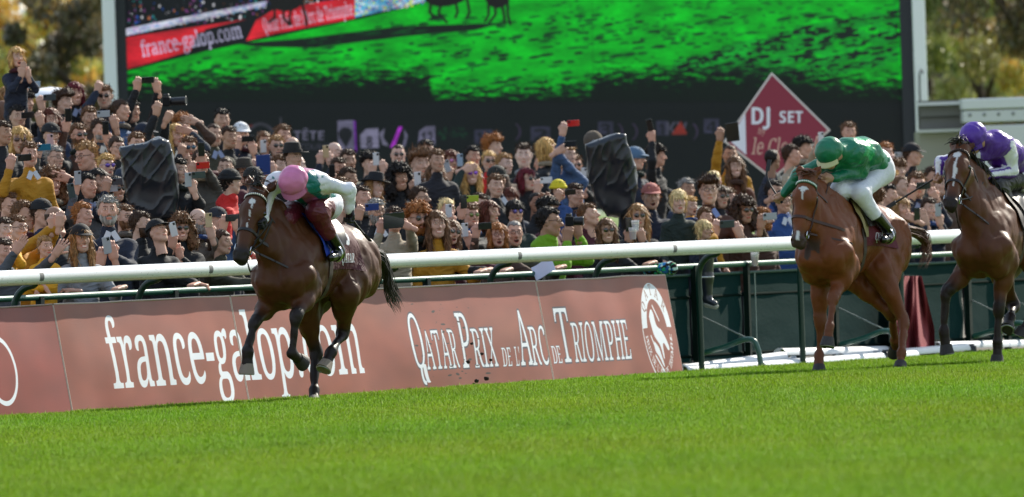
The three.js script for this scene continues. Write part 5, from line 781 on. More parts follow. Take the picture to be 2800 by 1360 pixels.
  for (let i = 0; i < n; i++) {
    const v = Math.floor(rnd() * p.count), a = V(p.getX(v), p.getY(v), p.getZ(v)), o = V(nn.getX(v), nn.getY(v), nn.getZ(v)); let comb = kind === 'curly' || kind === 'bigcurl' ? V(rr(-1, 1), rr(-1, 1), rr(-1, 1)) : kind === 'swept' ? V(0.5, 0.5, -0.8) : kind === 'short' || kind === 'crop' ? V(rr(-0.5, 0.5) + 0.4, -0.1, a.y > 0.09 ? 0.7 : -0.5) : V(a.x * 4 * Math.max(0, a.y), -1, a.y > 0.08 ? -a.z * 6 : 0); if (kind === 'tied') comb = V(0, 0.2, -1);
    comb.addScaledVector(o, -comb.dot(o)).normalize(); comb.add(V(rr(-0.35, 0.35), rr(-0.35, 0.35), rr(-0.35, 0.35))); const L = lenOf * rr(0.6, 1.3), side = comb.clone().cross(o).normalize().multiplyScalar(rr(0.0016, 0.0035) * (kind === 'long' || kind === 'bob' ? 1.5 : 1)), lift = rr(0.15, 0.5) * (kind === 'long' || kind === 'bob' || kind === 'tied' ? 0.45 : 1), b0 = pos.length / 3, c = clamp(rr(0.55, 1.9), 0.5, 2.2);
    for (const [t, w] of [[0, 1], [0.5, 0.8], [1, 0.1]]) { const q = a.clone().addScaledVector(comb, L * t).addScaledVector(o, 0.002 + L * lift * t * (1.2 - 0.5 * t)); for (const s of [-1, 1]) { pos.push(q.x + side.x * s * w, q.y + side.y * s * w, q.z + side.z * s * w); col.push(c, c * 0.97, c * 0.93); } }
    ix.push(b0, b0 + 1, b0 + 2, b0 + 1, b0 + 3, b0 + 2, b0 + 2, b0 + 3, b0 + 4, b0 + 3, b0 + 5, b0 + 4);
  }
  const st = new THREE.BufferGeometry(); st.setAttribute('position', new THREE.Float32BufferAttribute(pos, 3)); st.setAttribute('color', new THREE.Float32BufferAttribute(col, 3)); st.setIndex(ix); st.computeVertexNormals(); g.deleteAttribute('uv'); return merge([g, st]);
}
const hairCache = {}, hairOf = (k) => (hairCache[k] ??= hairGeo(k));
// hands, right side: wrist at the origin, fingers along +y, palm towards +z, thumb at +x
function handGeo(curl, spread, thumb) {
  const b = [bone(V(0, -0.07, 0), V(0, 0.01, 0), 0.03, 0.027, { sq: 0.8, n: V(0, 0, 1), k: 0.02 })];
  for (let i = 0; i < 4; i++) {
    const x0 = 0.03 - i * 0.02, L = [0.04, 0.045, 0.042, 0.034][i], sp = (1.5 - i) * spread, r = V(x0, 0.088 - Math.abs(i - 1.2) * 0.004, 0); b.push(bone(V(x0 * 0.7, 0.0, 0), r, 0.02, 0.0135, { k: 0.015 }));
    let p = r, a = curl[0] * (1 + 0.08 * i); for (let s = 0; s < 3; s++) { const q = p.clone().add(V(Math.sin(sp) * L * Math.cos(a), Math.cos(a) * L, Math.sin(a) * L).multiplyScalar([1, 0.68, 0.52][s])); b.push(bone(p, q, [0.0105, 0.0098, 0.009][s], [0.0098, 0.009, 0.0078][s], { k: 0.004 })); p = q; a += curl[s + 1] ?? 0; }
  }
  let p = V(0.026, 0.025, 0.004); for (const t of thumb) { const q = V(...t); b.push(bone(p, q, 0.0135, 0.0105, { k: 0.008 })); p = q; }
  return flesh(b, 0.0078);
}
const whiteAttr = (g) => paint(g, () => [1, 0.93, 0.9]);
const hands = { grip: whiteAttr(handGeo([0.55, 0.75, 0.6], 0.05, [[0.052, 0.06, 0.03], [0.045, 0.085, 0.045]])), flat: whiteAttr(handGeo([0.1, 0.12, 0.1], 0.03, [[0.05, 0.055, 0.012], [0.055, 0.085, 0.016]])), fist: whiteAttr(handGeo([0.9, 1.35, 1.1], 0.02, [[0.042, 0.06, 0.03], [0.012, 0.075, 0.045]])), spread: whiteAttr(handGeo([0.3, 0.3, 0.25], 0.16, [[0.062, 0.055, 0.02], [0.082, 0.078, 0.03]])) };
const mirrored = (g) => { const q = g.clone().scale(-1, 1, 1), ix = q.index.array; for (let i = 0; i < ix.length; i += 3) { const t = ix[i]; ix[i] = ix[i + 1]; ix[i + 1] = t; } return q; };
for (const k of Object.keys(hands)) hands[k + 'L'] = mirrored(hands[k]);
// eyewear and hats around a standard head
const lensShape = (rx, ry, x) => { const g = new THREE.SphereGeometry(1, 12, 8); g.scale(rx, ry, 0.004); g.rotateY(x * 9); g.translate(x, 0.01, 0.101); return g; };
const arms = [-1, 1].map((s) => rod(V(s * 0.062, 0.018, 0.09), V(s * 0.079, 0.012, -0.015), 0.0022, 0.0022, 5));
const rims = (rx, ry) => [-1, 1].map((s) => { const g = new THREE.TorusGeometry(1, 0.1, 6, 18); g.scale(rx, ry, 0.02); g.rotateY(s * 0.28); return g.translate(s * 0.033, 0.01, 0.102); });
const eyewear = { sun: merge([lensShape(0.027, 0.021, -0.033), lensShape(0.027, 0.021, 0.033), rod(V(-0.012, 0.018, 0.108), V(0.012, 0.018, 0.108), 0.003), ...arms]), round: merge([lensShape(0.022, 0.022, -0.033), lensShape(0.022, 0.022, 0.033), rod(V(-0.012, 0.016, 0.108), V(0.012, 0.016, 0.108), 0.002), ...arms]), gl: merge([...rims(0.024, 0.018), rod(V(-0.012, 0.016, 0.108), V(0.012, 0.016, 0.108), 0.002), ...arms]) };
const dome = (r, y, cut, sx = 1, sz = 1.12) => new THREE.SphereGeometry(r, 20, 10, 0, 6.2832, 0, cut).scale(sx, 1, sz).translate(0, y, -0.012);
const bill = () => { const g = new THREE.SphereGeometry(0.09, 20, 6, 0, Math.PI, 0, 1.5).scale(0.98, 0.22, 1.05); g.translate(0, 0.05, 0.065); g.rotateX(0.12); return g; };
const hats = {
  cap: merge([dome(0.1, 0.05, 1.55), bill(), new THREE.TorusGeometry(0.1, 0.004, 5, 24).rotateX(Math.PI / 2).scale(1, 1, 1.12).translate(0, 0.05, -0.012), new THREE.SphereGeometry(0.007, 6, 5).translate(0, 0.151, -0.012)]),
  beanie: merge([dome(0.103, 0.045, 1.62), new THREE.TorusGeometry(0.096, 0.016, 8, 26).rotateX(Math.PI / 2).scale(1, 1.3, 1.12).translate(0, 0.045, -0.012)]),
  hat: merge([new THREE.CylinderGeometry(0.078, 0.1, 0.1, 22, 2).scale(1, 1, 1.15).translate(0, 0.11, -0.012), new THREE.SphereGeometry(0.079, 20, 4, 0, 6.2832, 0, 1.57).scale(1, 0.25, 1.15).translate(0, 0.158, -0.012), new THREE.CylinderGeometry(0.165, 0.17, 0.008, 28, 1).scale(1, 1, 1.1).translate(0, 0.062, -0.012), new THREE.CylinderGeometry(0.1015, 0.1025, 0.022, 24, 1, true).scale(1, 1, 1.15).translate(0, 0.078, -0.012)]),
  beret: merge([new THREE.SphereGeometry(0.125, 22, 10).scale(1, 0.36, 1.1).rotateZ(0.22).rotateX(-0.15).translate(0.012, 0.095, -0.025), new THREE.SphereGeometry(0.008, 6, 5).translate(0.01, 0.145, -0.03)]),
  helm: merge([dome(0.12, 0.03, 1.75), bill()]),
};
const skinM = {}, SK = { 1: [0.58, 0.365, 0.275], 2: [0.49, 0.295, 0.21], 3: [0.32, 0.18, 0.12], 4: [0.16, 0.08, 0.05], 5: [0.62, 0.42, 0.34] };
const skinOf = (k0) => { const v = Math.floor(rnd() * 5), k = k0 + '_' + v, f = [[1, 1, 1], [1.08, 1.0, 0.96], [0.9, 0.86, 0.8], [1.05, 1.08, 1.1], [1.02, 0.92, 0.9]][v]; return (skinM[k] ??= new THREE.MeshPhysicalMaterial({ color: new THREE.Color(...SK[k0].map((c, i) => Math.min(0.75, c * f[i]))), vertexColors: true, roughness: 0.5, specularIntensity: 0.6 })); };
const HAIRC = { black: '#1d1816', dark: '#3c2a1e', brown: '#62442c', light: '#916d45', blond: '#b8945a', pale: '#cdb684', grey: '#85827f', white: '#b9b6b2', red: '#6b2f1a', auburn: '#54281a', ginger: '#8f5a2e', wine: '#5a1420' }, hairM_ = {};
const hairMat = (c) => (hairM_[c] ??= new THREE.MeshPhysicalMaterial({ color: new THREE.Color(HAIRC[c] ?? c), vertexColors: true, roughness: 0.55, specularIntensity: 0.5, side: THREE.DoubleSide, sheen: 0.4, sheenColor: new THREE.Color(HAIRC[c] ?? c), sheenRoughness: 0.3 }));
const CL = { navy: '#1a2133', black: '#15161a', grey: '#4d4f54', lgrey: '#8c8f94', olive: '#3b3a2b', beige: '#a3957f', brown: '#4a2f22', mustard: '#b07c16', yellow: '#d69a16', red: '#c5201c', lime: '#76a81f', denim: '#3c567d', tweed: '#6b6157', teal: '#12343a', white: '#c9cbd1', blue: '#27477f', wine: '#4a1622', dgreen: '#1c2a25', green: '#1d4a3a', purple: '#3a2b4c' };
const shirtMat = (c) => mat(CL[c] ?? c, { roughness: 0.82, sheen: 0.15, bumpMap: foldTex, bumpScale: 0.014 });
const CROP = { a: [0, 100, 3.128], b: [0, 450, 3.128], c: [450, 180, 3.128], d: [450, 500, 3.128], e: [900, 330, 3.128], f: [1350, 330, 3.128], g: [1750, 330, 3.128], h: [2300, 250, 3.128] };
const ipl = (x, t) => { for (let i = 1; i < t.length; i++) if (x <= t[i][0] || i === t.length - 1) return mix(t[i - 1][1], t[i][1], clamp((x - t[i - 1][0]) / (t[i][0] - t[i - 1][0]), 0, 1)); };
const yFront = (x) => ipl(x, [[0, 690], [250, 650], [500, 640], [1000, 640], [1500, 640], [1900, 630], [2300, 610], [2800, 560]]), yBack = (x) => ipl(x, [[0, 300], [300, 255], [420, 300], [520, 330], [700, 400], [1000, 415], [1500, 425], [2000, 440], [2500, 400]]);
const legG = (() => { const gs = []; for (const s of [-1, 1]) gs.push(new THREE.CylinderGeometry(0.092, 0.06, 0.84, 10, 3).translate(s * 0.09, 0.5, 0), new THREE.SphereGeometry(0.06, 10, 6).scale(0.9, 0.7, 1.9).translate(s * 0.09, 0.045, 0.05)); return merge(gs); })();
const phoneBody = new RoundedBoxGeometry(0.074, 0.152, 0.009, 2, 0.004), phoneCam = new RoundedBoxGeometry(0.024, 0.026, 0.003, 1, 0.001).translate(0.018, 0.055, 0.0058), phoneLens = new THREE.CylinderGeometry(0.005, 0.005, 0.002, 10).rotateX(Math.PI / 2).translate(0.018, 0.06, 0.008), phoneScr = new THREE.PlaneGeometry(0.066, 0.14).rotateY(Math.PI).translate(0, 0, -0.0052), tabBody = new RoundedBoxGeometry(0.17, 0.235, 0.009, 2, 0.004);
const PH = { black: '#121316', white: '#d9dade', silver: '#a9adb4', red: '#c8141b', blue: '#26407e', teal: '#1d6a86', gold: '#c3ab85', pink: '#c9a9ad', lime: '#a8b83a', lblue: '#9fb4c9', dgrey: '#3c464c' };
let people = 0; const WARD = ['navy', 'black', 'olive', 'black', 'brown', '#2a3446', 'grey', 'dgreen', '#7d725f', 'wine', 'navy', '#26282d', '#1f2d4a', 'black', '#4c372b', '#2c3440', '#1d1b22', '#45423d'];
function person(c, x, y, h, at, label, tune = {}) {
  people++;
  const [ox, oy, os] = CROP[c], px = ox + x / os, py = oy + y / os, hp = h / os, tk = Object.fromEntries(at.split(' ').map((s) => { const i = s.indexOf(':'); return i < 0 ? [s, true] : [s.slice(0, i), s.slice(i + 1)]; }));
  const t = clamp((yFront(px) - py) / Math.max(60, yFront(px) - yBack(px)), -0.05, 1.1), p = tune.p ?? 1.0 + 6.8 * Math.max(0, t) + (people % 5) * 0.03, D = depthAt(px, py, p), Hc = P(px, py, D);
  const s = clamp((hp / (FPX / D)) / 0.27, tk.kid ? 0.74 : 0.86, 1.13), sp = sAt(px, py, p), gy = Math.min(bankY(sp, p), Hc.y - 0.5), base = V(Hc.x, gy, Hc.z), hy = Hc.y - gy;
  const o = thing('person', label, tk.kid ? 'child' : tk.f ? 'woman' : 'man', base, 'spectators behind the rail');
  const yaw = R(+(tk.y ?? 25)), pit = R(-(tk.t ?? 0)), rol = R(+(tk.r ?? 0)), byaw = R(tk.by !== undefined ? +tk.by : clamp(+(tk.y ?? 25) * 0.6 + 12, -40, 100));
  const sex = tk.f || tk.kid ? 'f' : 'm', mo = tk.open ? 'open' : tk.smile ? 'smile' : 'neutral', hs = V(s * (sex === 'f' ? 0.97 : 1.0) * (tune.w ?? 1), s, s), HM = new THREE.Matrix4().compose(V(0, hy, 0), new THREE.Quaternion().setFromEuler(new THREE.Euler(pit, yaw, rol, 'YXZ')), hs);
  const hg = headGeo[sex + mo].clone(); { const hp_ = hg.attributes.position, jw = rr(-0.12, 0.1), nl = rr(-0.1, 0.35), ch = rr(-0.06, 0.08), ck = rr(-0.05, 0.07), bk = rr(-0.3, 0.3); for (let i = 0; i < hp_.count; i++) { let X_ = hp_.getX(i), Y_ = hp_.getY(i), Z_ = hp_.getZ(i); const low = sstep(-Y_, 0.02, 0.1) * (Y_ > -0.14 ? 1 : 0); X_ *= 1 + jw * low + ck * Math.exp(-Math.pow((Y_ + 0.02) / 0.03, 2)); if (Z_ > 0.088 && Math.abs(X_) < 0.024 && Y_ > -0.045 && Y_ < 0.03) Z_ += (Z_ - 0.088) * nl; if (Z_ > 0) Y_ *= Y_ < 0 && Y_ > -0.13 ? 1 + ch : 1; Z_ += bk * 0.008 * Math.exp(-Math.pow((Y_ - 0.032) / 0.012, 2)) * (Z_ > 0.05 ? 1 : 0); hp_.setXYZ(i, X_, Y_, Z_); } hg.computeVertexNormals(); }
  const skin = [hg.applyMatrix4(HM)], fw = V(Math.sin(byaw), 0, Math.cos(byaw)), rt = V(-Math.cos(byaw), 0, Math.sin(byaw)), L = (a, b, d) => V(0, b, 0).addScaledVector(rt, a).addScaledVector(fw, d);
  const hu = hy - 0.0, B = [], bs = tk.kid ? s * 0.86 : s, neck = L(0, hu - 0.2 * s, -0.02 * s), wide = sex === 'f' ? 0.9 : 1.04, lean = (tune.lean ?? 0.05) * bs;
  B.push(bone(L(0, hu - 0.42 * bs, -0.02 - lean * 0.3), L(0, hu - 0.86 * bs, -0.03 - lean), 0.142 * bs * wide, 0.15 * bs, { sq: 1.28, n: rt, k: 0.08 }), bone(L(-0.13 * bs * wide, hu - 0.31 * bs, -0.03), L(0.13 * bs * wide, hu - 0.31 * bs, -0.03), 0.075 * bs, 0.075 * bs, { k: 0.07 }), bone(neck.clone().add(V(0, 0.03 * s, 0)), L(0, hu - 0.34 * bs, -0.03), (tk.hood ? 0.088 : 0.066) * s, 0.1 * bs, { k: 0.05 }));
  if (tk.hood) B.push(bone(L(-0.06 * s, hu - 0.2 * s, -0.09 * s), L(0.06 * s, hu - 0.2 * s, -0.09 * s), 0.06 * s, 0.06 * s, { k: 0.05 }));
  const done = {}, phones = [];
  const doArm = (side, target, pose, dirHint) => {  // side +1: the person's right
    const S = L(side * 0.185 * bs * wide, hu - 0.31 * bs, -0.02), up = 0.285 * bs, fo = 0.25 * bs; let T = target.clone(); const d = T.clone().sub(S), len = d.length(), mx = (up + fo) * 1.16; if (len > mx) T = S.clone().addScaledVector(d, mx / len);
    const dd = T.clone().sub(S), dl = dd.length(), sc = Math.max(1, dl / (up + fo) * 1.005), a = up * sc, b = fo * sc, k = clamp((a * a - b * b + dl * dl) / (2 * dl), 0, a), hgt = Math.sqrt(Math.max(0, a * a - k * k)), n = dd.clone().normalize(), pole = V(0, -1, 0).addScaledVector(rt, side * 0.55).addScaledVector(fw, 0.15), ph = pole.addScaledVector(n, -pole.dot(n)).normalize(), E = S.clone().addScaledVector(n, k).addScaledVector(ph, hgt);
    B.push(bone(S, E, 0.066 * bs, 0.053 * bs, { k: 0.045 }), bone(E, E.clone().lerp(T, tk.bare ? 0.1 : 0.84), 0.055 * bs, 0.042 * bs, { k: 0.03 }));
    const fd = (dirHint ?? T.clone().sub(E)).clone().normalize(), ph2 = V(0, 0, -1).addScaledVector(fd, -V(0, 0, -1).dot(fd)); if (pose === 'rest') ph2.set(0, -1, 0).addScaledVector(fd, fd.y); const zc = ph2.normalize(), xc = fd.clone().cross(zc), m = new THREE.Matrix4().makeBasis(xc, fd, zc).setPosition(T).multiply(new THREE.Matrix4().makeScale(s, s, s)), g = hands[({ rest: 'fist', sal: 'flat', ph: 'grip', open: 'spread', spread: 'spread', fist: 'fist', flat: 'flat' })[pose] + (side > 0 ? '' : 'L')];
    skin.push(g.clone().applyMatrix4(m)); if (tk.bare) skin.push(whiteAttr(flesh([bone(E, T, 0.042 * s, 0.03 * s)], 0.016))); done[side] = 1;
  };
  const pxAt = (qx, qy, fwd) => P(ox + qx / os, oy + qy / os, D - fwd).sub(base);
  for (const a of tune.arms ?? []) { // [side, x, y, pose, phone colour, orientation, forward]
    const [side, qx, qy, pose, fwd = 0.3, hint] = a, T = pxAt(qx, qy, fwd), hd = hint ? V(hint[0], hint[1], hint[2] ?? 0.1) : V(-side * -0.25, 1, 0.12); T.addScaledVector(hd.clone().normalize(), -0.075 * s); doArm(side, T, pose, hd);
  }
  if (tk.sal) { const sd = tk.sal === 'L' ? -1 : 1, q = V(sd * -0.03, 0.062, 0.115).applyMatrix4(HM), hd = rt.clone().multiplyScalar(-sd).add(V(0, 0.25, 0.05)).normalize(), T = q.clone().addScaledVector(hd, -0.09 * s); doArm(sd, T, 'sal', hd); }
  for (const sd of [-1, 1]) if (!done[sd]) { // arms leaning on the barrier in the front row, folded or hanging behind it
    const S = L(sd * 0.185 * bs * wide, hu - 0.31 * bs, -0.02); if (p < 1.7 && !tk.kid) { const T = atRail(sp + sd * -0.06 + 0.1 * sd, 0.66, 1.03).sub(base); if (T.distanceTo(S) < 0.62 * bs) { doArm(sd, T, 'rest', V(U.x * 0.2, -0.1, 0.5).addScaledVector(rt, -sd * 0.7)); continue; } }
    const E = S.clone().add(V(0, -0.27 * bs, 0)).addScaledVector(rt, sd * 0.05), Wp = E.clone().add(V(0, -0.16 * bs, 0)).addScaledVector(fw, 0.16 * bs); B.push(bone(S, E, 0.064 * bs, 0.052 * bs, { k: 0.045 }), bone(E, Wp, 0.052 * bs, 0.04 * bs, { k: 0.03 })); const m = new THREE.Matrix4().compose(Wp, new THREE.Quaternion().setFromUnitVectors(V(0, 1, 0), Wp.clone().sub(E).normalize()), V(s, s, s)); skin.push(hands[sd > 0 ? 'fist' : 'fistL'].clone().applyMatrix4(m));
  }
  part('body', merge(skin), skinOf(tk.s ?? 1), o);
  const q = rr(0, 50), jg = flesh(B, 0.031 * bs, (x_, y_, z_) => 0.008 * nz(x_ * 9 + q, y_ * 8, z_ * 9) + 0.005 * Math.sin(y_ * 55 + 6 * nz(x_ * 6, y_ * 3, z_ * 6 + q)) * (Math.abs(nz(x_ * 4, y_ * 4, z_ * 4)) + 0.2));
  const jk = part('jacket', jg, shirtMat(tk.j ?? WARD[people % WARD.length]), o);
  if (!tk.scarf && !tk.collar && !tk.hood && people % 4 === 1) tk.scarf = ['lgrey', 'wine', 'tweed', 'blue', 'beige', 'mustard', 'dgreen'][people % 7]; else if (!tk.scarf && !tk.collar && !tk.hood && people % 3 === 0) tk.collar = ['white', '#b9c4dc', '#8a94b0', '#d8d2c4'][people % 4];
  if (tk.scarf) { const g = new THREE.TorusGeometry(0.075 * s, 0.032 * s, 9, 20).rotateX(Math.PI / 2 - 0.25).scale(1, 0.9, 1.05); part('scarf', g.translate(0, neck.y + 0.02 * s, 0.01), shirtMat(tk.scarf), o); }
  if (tk.collar) part('collar', [-1, 1].map((k) => { const g = new THREE.BoxGeometry(0.05 * s, 0.09 * s, 0.008); g.rotateZ(k * 0.5); g.translate(k * 0.036 * s, 0, 0.085 * s); g.rotateX(-0.3); g.rotateY(byaw); return g.translate(0, hu - 0.235 * s, 0); }), mat(CL[tk.collar] ?? tk.collar, { roughness: 0.8 }), o);
  const lg = part('trousers', legG, mat(tk.tr ?? '#23252c', { roughness: 0.85 }), o); const legH = Math.max(0.12, hu - 0.8 * bs); lg.scale.set(bs, legH / 0.93, bs); lg.rotation.y = byaw;
  const put = (name, g, m) => { const k = part(name, g, m, o); HM.decompose(k.position, k.quaternion, k.scale); return k; };
  const [hk, hc] = (tk.h ?? 'short,brown').split(',');
  if (hk !== 'none') put('hair', hairOf(hk), hairMat(hc));
  if (tk.beard) put('beard', hairOf('beard'), hairMat(tk.beard)); if (tk.stub) put('beard', hairOf('stubble'), hairMat(tk.stub));
  if (tk.sun) put('sunglasses', eyewear.sun, mat(tk.sun === true ? '#0b0b0d' : tk.sun, { roughness: 0.08, clearcoat: 1, metalness: tk.sun === true ? 0 : 0.6 }));
  if (tk.round) put('sunglasses', eyewear.round, mat(tk.round === true ? '#0d0c0c' : tk.round, { roughness: 0.08, clearcoat: 1, metalness: tk.round === true ? 0 : 0.5 }));
  if (tk.gl) put('glasses', eyewear.gl, mat(tk.gl === true ? '#1b1716' : tk.gl, { roughness: 0.3 }));
  for (const k of Object.keys(hats)) if (tk[k]) put(k === 'helm' ? 'helmet' : k, hats[k], mat(tk[k], { roughness: 0.8, sheen: 0.2, side: THREE.DoubleSide, bumpMap: weaveTex, bumpScale: 0.001 }));
  // phones, tablets and small cameras are things of their own
  for (const [qx, qy, col, ori = 'l', fwd = 0.34, tilt = 0, kind] of tune.phones ?? []) {
    const w = pxAt(qx, qy, fwd).add(base), tb = kind === 'tablet', nm = tb ? 'tablet' : 'phone', colour = { lblue: 'pale blue', dgrey: 'dark grey', lime: 'lime green' }[col] ?? col, g = thing(nm, `${colour} ${nm} ${ori === 'l' ? 'held sideways' : 'held upright'} by the ${tune.short ?? label}`.split(' ').slice(0, 16).join(' '), nm, w, 'phones raised by spectators', 0);
    g.rotation.set(R(8), R(16), R((ori === 'l' ? 90 : 0) + tilt)); const k = 0.95 * s; g.scale.set(k, k, k); const cm = mat(PH[col], { roughness: 0.3, clearcoat: 0.6 });
    part('case', tb ? tabBody : phoneBody, cm, g); if (!tb) { part('camera', phoneCam, mat('#17181b', { roughness: 0.2 }), g); part('lens', phoneLens, mat('#3a3f4a', { roughness: 0.05 }), g); } const sc = part('display', phoneScr, mat('#0e1418', { roughness: 0.1 }), g); if (tb) sc.scale.set(2.3, 1.5, 1);
  }
  return o;
}
// ---------------------------------------------------------------- every spectator in view: [crop, x, y, head height], traits, description
const q = person;
// left block, back rows
q('a', 140, 178, 170, 'kid f h:bob,blond y:25 open j:navy', 'laughing blond child in navy jacket carried high above the crowd', { p: 7.4, arms: [[1, 190, 285, 'flat', 0.16], [-1, 225, 290, 'fist', 0.14]] });
q('a', 60, 530, 190, 'f h:long,light y:30', 'woman with light brown hair behind the bald dark-skinned man');
q('a', 25, 640, 190, 'h:bald,dark s:4 y:60', 'bald dark-skinned man in profile at the left picture edge');
q('a', 215, 565, 165, 'h:curly,black y:40 j:black', 'person with black curly hair raising a pale phone', { arms: [[1, 205, 455, 'ph', 0.3], [-1, 340, 555, 'ph', 0.3]], phones: [[287, 412, 'lblue', 'l', 0.33], [420, 520, 'dgrey', 'l', 0.33]], short: 'curly black-haired person' });
q('a', 150, 690, 160, 'h:short,black y:20 s:2', 'black-haired man hidden behind his black phone on the left', { arms: [[-1, 330, 690, 'ph', 0.3]], phones: [[233, 672, 'black', 'l', 0.3]], short: 'man hidden behind it at left' });
q('a', 640, 490, 190, 'f h:bob,wine y:20 smile j:black', 'woman with dark red bobbed hair behind the dark-haired man');
q('a', 540, 565, 185, 'h:swept,dark y:62 j:black', 'dark-haired man in profile in front of the red-haired woman');
q('a', 892, 515, 205, 'h:short,brown sun y:-4 j:navy', 'stern man in sunglasses standing high by the left pillar', { arms: [[1, 845, 412, 'fist', 0.12, [0.3, 1]]] });
q('a', 1030, 635, 190, 'f h:tied,dark y:65 j:denim', 'woman with tied-back dark hair in profile beside the stern man');
q('a', 1125, 640, 160, 'h:short,black y:35 j:black', 'man in black raising a phone with both hands before the screen', { arms: [[1, 1180, 395, 'ph', 0.15], [-1, 1330, 400, 'ph', 0.15]], phones: [[1262, 372, 'black', 'l', 0.18]], short: 'man in black before the screen' });
q('a', 1235, 850, 130, 'h:short,dark cap:#1b2436 y:60 j:black', 'photographer in navy cap holding a camera above the crowd', { arms: [[1, 1355, 585, 'ph', 0.2], [-1, 1445, 665, 'fist', 0.2, [0.5, 1]]] });
q('a', 435, 715, 170, 'f h:long,auburn y:15', 'woman with long auburn hair behind the grey-haired man');
q('a', 672, 848, 215, 'h:short,brown sun beard:brown y:25 j:brown', 'bearded man in sunglasses holding up a black phone at left', { arms: [[1, 570, 745, 'ph', 0.3]], phones: [[580, 672, 'black', 'p', 0.32]], short: 'bearded man in sunglasses at left' });
q('a', 765, 700, 180, 'f h:short,brown y:20', 'brown-haired woman hidden behind a silver phone', { arms: [[-1, 968, 720, 'ph', 0.3]], phones: [[882, 662, 'silver', 'l', 0.32]], short: 'brown-haired woman hidden behind it' });
q('a', 855, 805, 185, 'h:short,dark y:40 stub:grey', 'dark-haired man with grey stubble behind a black phone', { arms: [[-1, 905, 850, 'ph', 0.3]], phones: [[900, 782, 'black', 'p', 0.33]], short: 'man with grey stubble' });
q('a', 165, 890, 245, 'f h:bob,blond sun:#3a1c1c y:5 j:grey', 'blond woman in dark red sunglasses at the far left');
q('a', 465, 1040, 190, 'h:short,grey gl y:45', 'grey-haired man in glasses holding up a teal phone', { arms: [[1, 330, 965, 'ph', 0.3]], phones: [[375, 948, 'teal', 'l', 0.32]], short: 'grey-haired man in glasses' });
q('a', 735, 1025, 265, 'h:short,light gl y:-48 t:-8 j:navy collar:blue', 'light brown-haired man in glasses turned towards the left');
q('a', 1000, 955, 205, 'f h:tied,dark gl open y:30', 'laughing woman in glasses next to the covered camera');
q('a', 910, 1110, 165, 'f h:short,blond sun:#5a3a9a y:25', 'blond woman in purple sunglasses below the laughing woman');
q('a', 435, 850, 110, 'h:short,black y:30 cap:#15151a', 'person in black cap behind a pink phone', { arms: [[-1, 440, 940, 'ph', 0.3]], phones: [[425, 892, 'pink', 'p', 0.32]], short: 'person in black cap' });
q('a', 20, 830, 190, 'h:short,dark y:50 j:black s:2', 'dark-haired man cut off at left above the blond woman', { p: 4.2 });
q('a', 1170, 925, 110, 'h:short,brown y:20', 'brown-haired head just above the left covered camera', { p: 4 });
// left block, front rows
q('b', 145, 110, 210, 'h:short,brown y:15 open j:brown s:2', 'young man shouting through cupped hands at the far left', { arms: [[1, 110, 190, 'flat', 0.16], [-1, 190, 190, 'flat', 0.16]] });
q('b', 440, 165, 250, 'f h:bigcurl,brown y:28 sal:L j:black smile', 'curly brown-haired woman shading her eyes with a flat hand');
q('b', 200, 245, 150, 'f h:bob,wine sun y:40', 'dark red-haired woman in sunglasses behind a silver phone', { arms: [[1, 310, 190, 'ph', 0.3]], phones: [[290, 118, 'silver', 'p', 0.33], [352, 258, 'teal', 'l', 0.3]], short: 'dark red-haired woman in sunglasses' });
q('b', 60, 240, 140, 'h:bald,grey y:30', 'bald man low at the far left under the shouting man');
q('b', 70, 345, 160, 'h:short,brown y:50', 'brown-haired man looking right behind the man in profile');
q('b', 205, 440, 270, 'h:short,brown y:58 j:navy s:2', 'large brown-haired man in profile near the left edge');
q('b', 358, 425, 250, 'h:short,dark cap:#111114 y:52', 'man in black cap looking right beside the man in profile');
q('b', 470, 470, 250, 'h:bald,dark gl s:3 y:48', 'balding dark-skinned man in black-rimmed glasses');
q('b', 150, 550, 215, 'h:short,brown gl y:42 j:mustard', 'man in glasses and mustard jersey stretching both arms up', { p: 1.5, arms: [[-1, 605, 320, 'ph', 0.45, [0.15, 1]], [1, 655, 340, 'ph', 0.3, [0.15, 1]]], phones: [[607, 225, 'dgrey', 'p', 0.46, 8]], short: 'man in mustard jersey' });
q('b', 35, 560, 220, 'kid h:short,dark y:32 j:yellow', 'boy in yellow jacket with his hand at his mouth', { p: 1.1, arms: [[-1, 60, 655, 'fist', 0.16, [-0.5, 1]]] });
q('b', 385, 705, 195, 'kid f h:tied,light y:30 j:yellow', 'fair-haired girl in yellow jacket behind the navy sleeve', { p: 1.15, arms: [[1, 420, 1105, 'rest', 0.1, [0.4, -0.6]], [-1, 330, 1110, 'rest', 0.1, [0.4, -0.6]]] });
q('b', 690, 640, 250, 'f h:long,light cap:#121215 y:22 smile j:lgrey', 'smiling long-haired woman in black cap and grey jersey', { p: 1.02, arms: [[1, 545, 1075, 'rest', 0.2, [-0.9, 0.1]]] });
q('b', 922, 400, 275, 'h:short,grey y:6 t:2 j:navy stub:grey', 'grey-haired man in navy quilted jacket leaning on the rail', { p: 1.25, arms: [[1, 870, 775, 'ph', 0.35], [-1, 950, 720, 'ph', 0.35]], phones: [[912, 692, 'silver', 'p', 0.38, 8]], short: 'grey-haired man in navy jacket' });
q('b', 1065, 455, 235, 'h:short,brown stub:brown y:38 open', 'stubbly brown-haired man calling out beside the grey-haired man');
q('b', 1205, 515, 240, 'h:short,dark y:72 j:black stub:dark', 'dark-haired man in profile below the covered camera', { p: 1.4 });
q('b', 995, 215, 195, 'f h:bob,black sun smile y:30 j:navy s:2', 'black-haired woman in sunglasses behind two grey phones', { arms: [[1, 915, 160, 'ph', 0.32]], phones: [[1018, 145, 'dgrey', 'l', 0.36], [945, 205, 'silver', 'l', 0.3]], short: 'black-haired woman in sunglasses' });
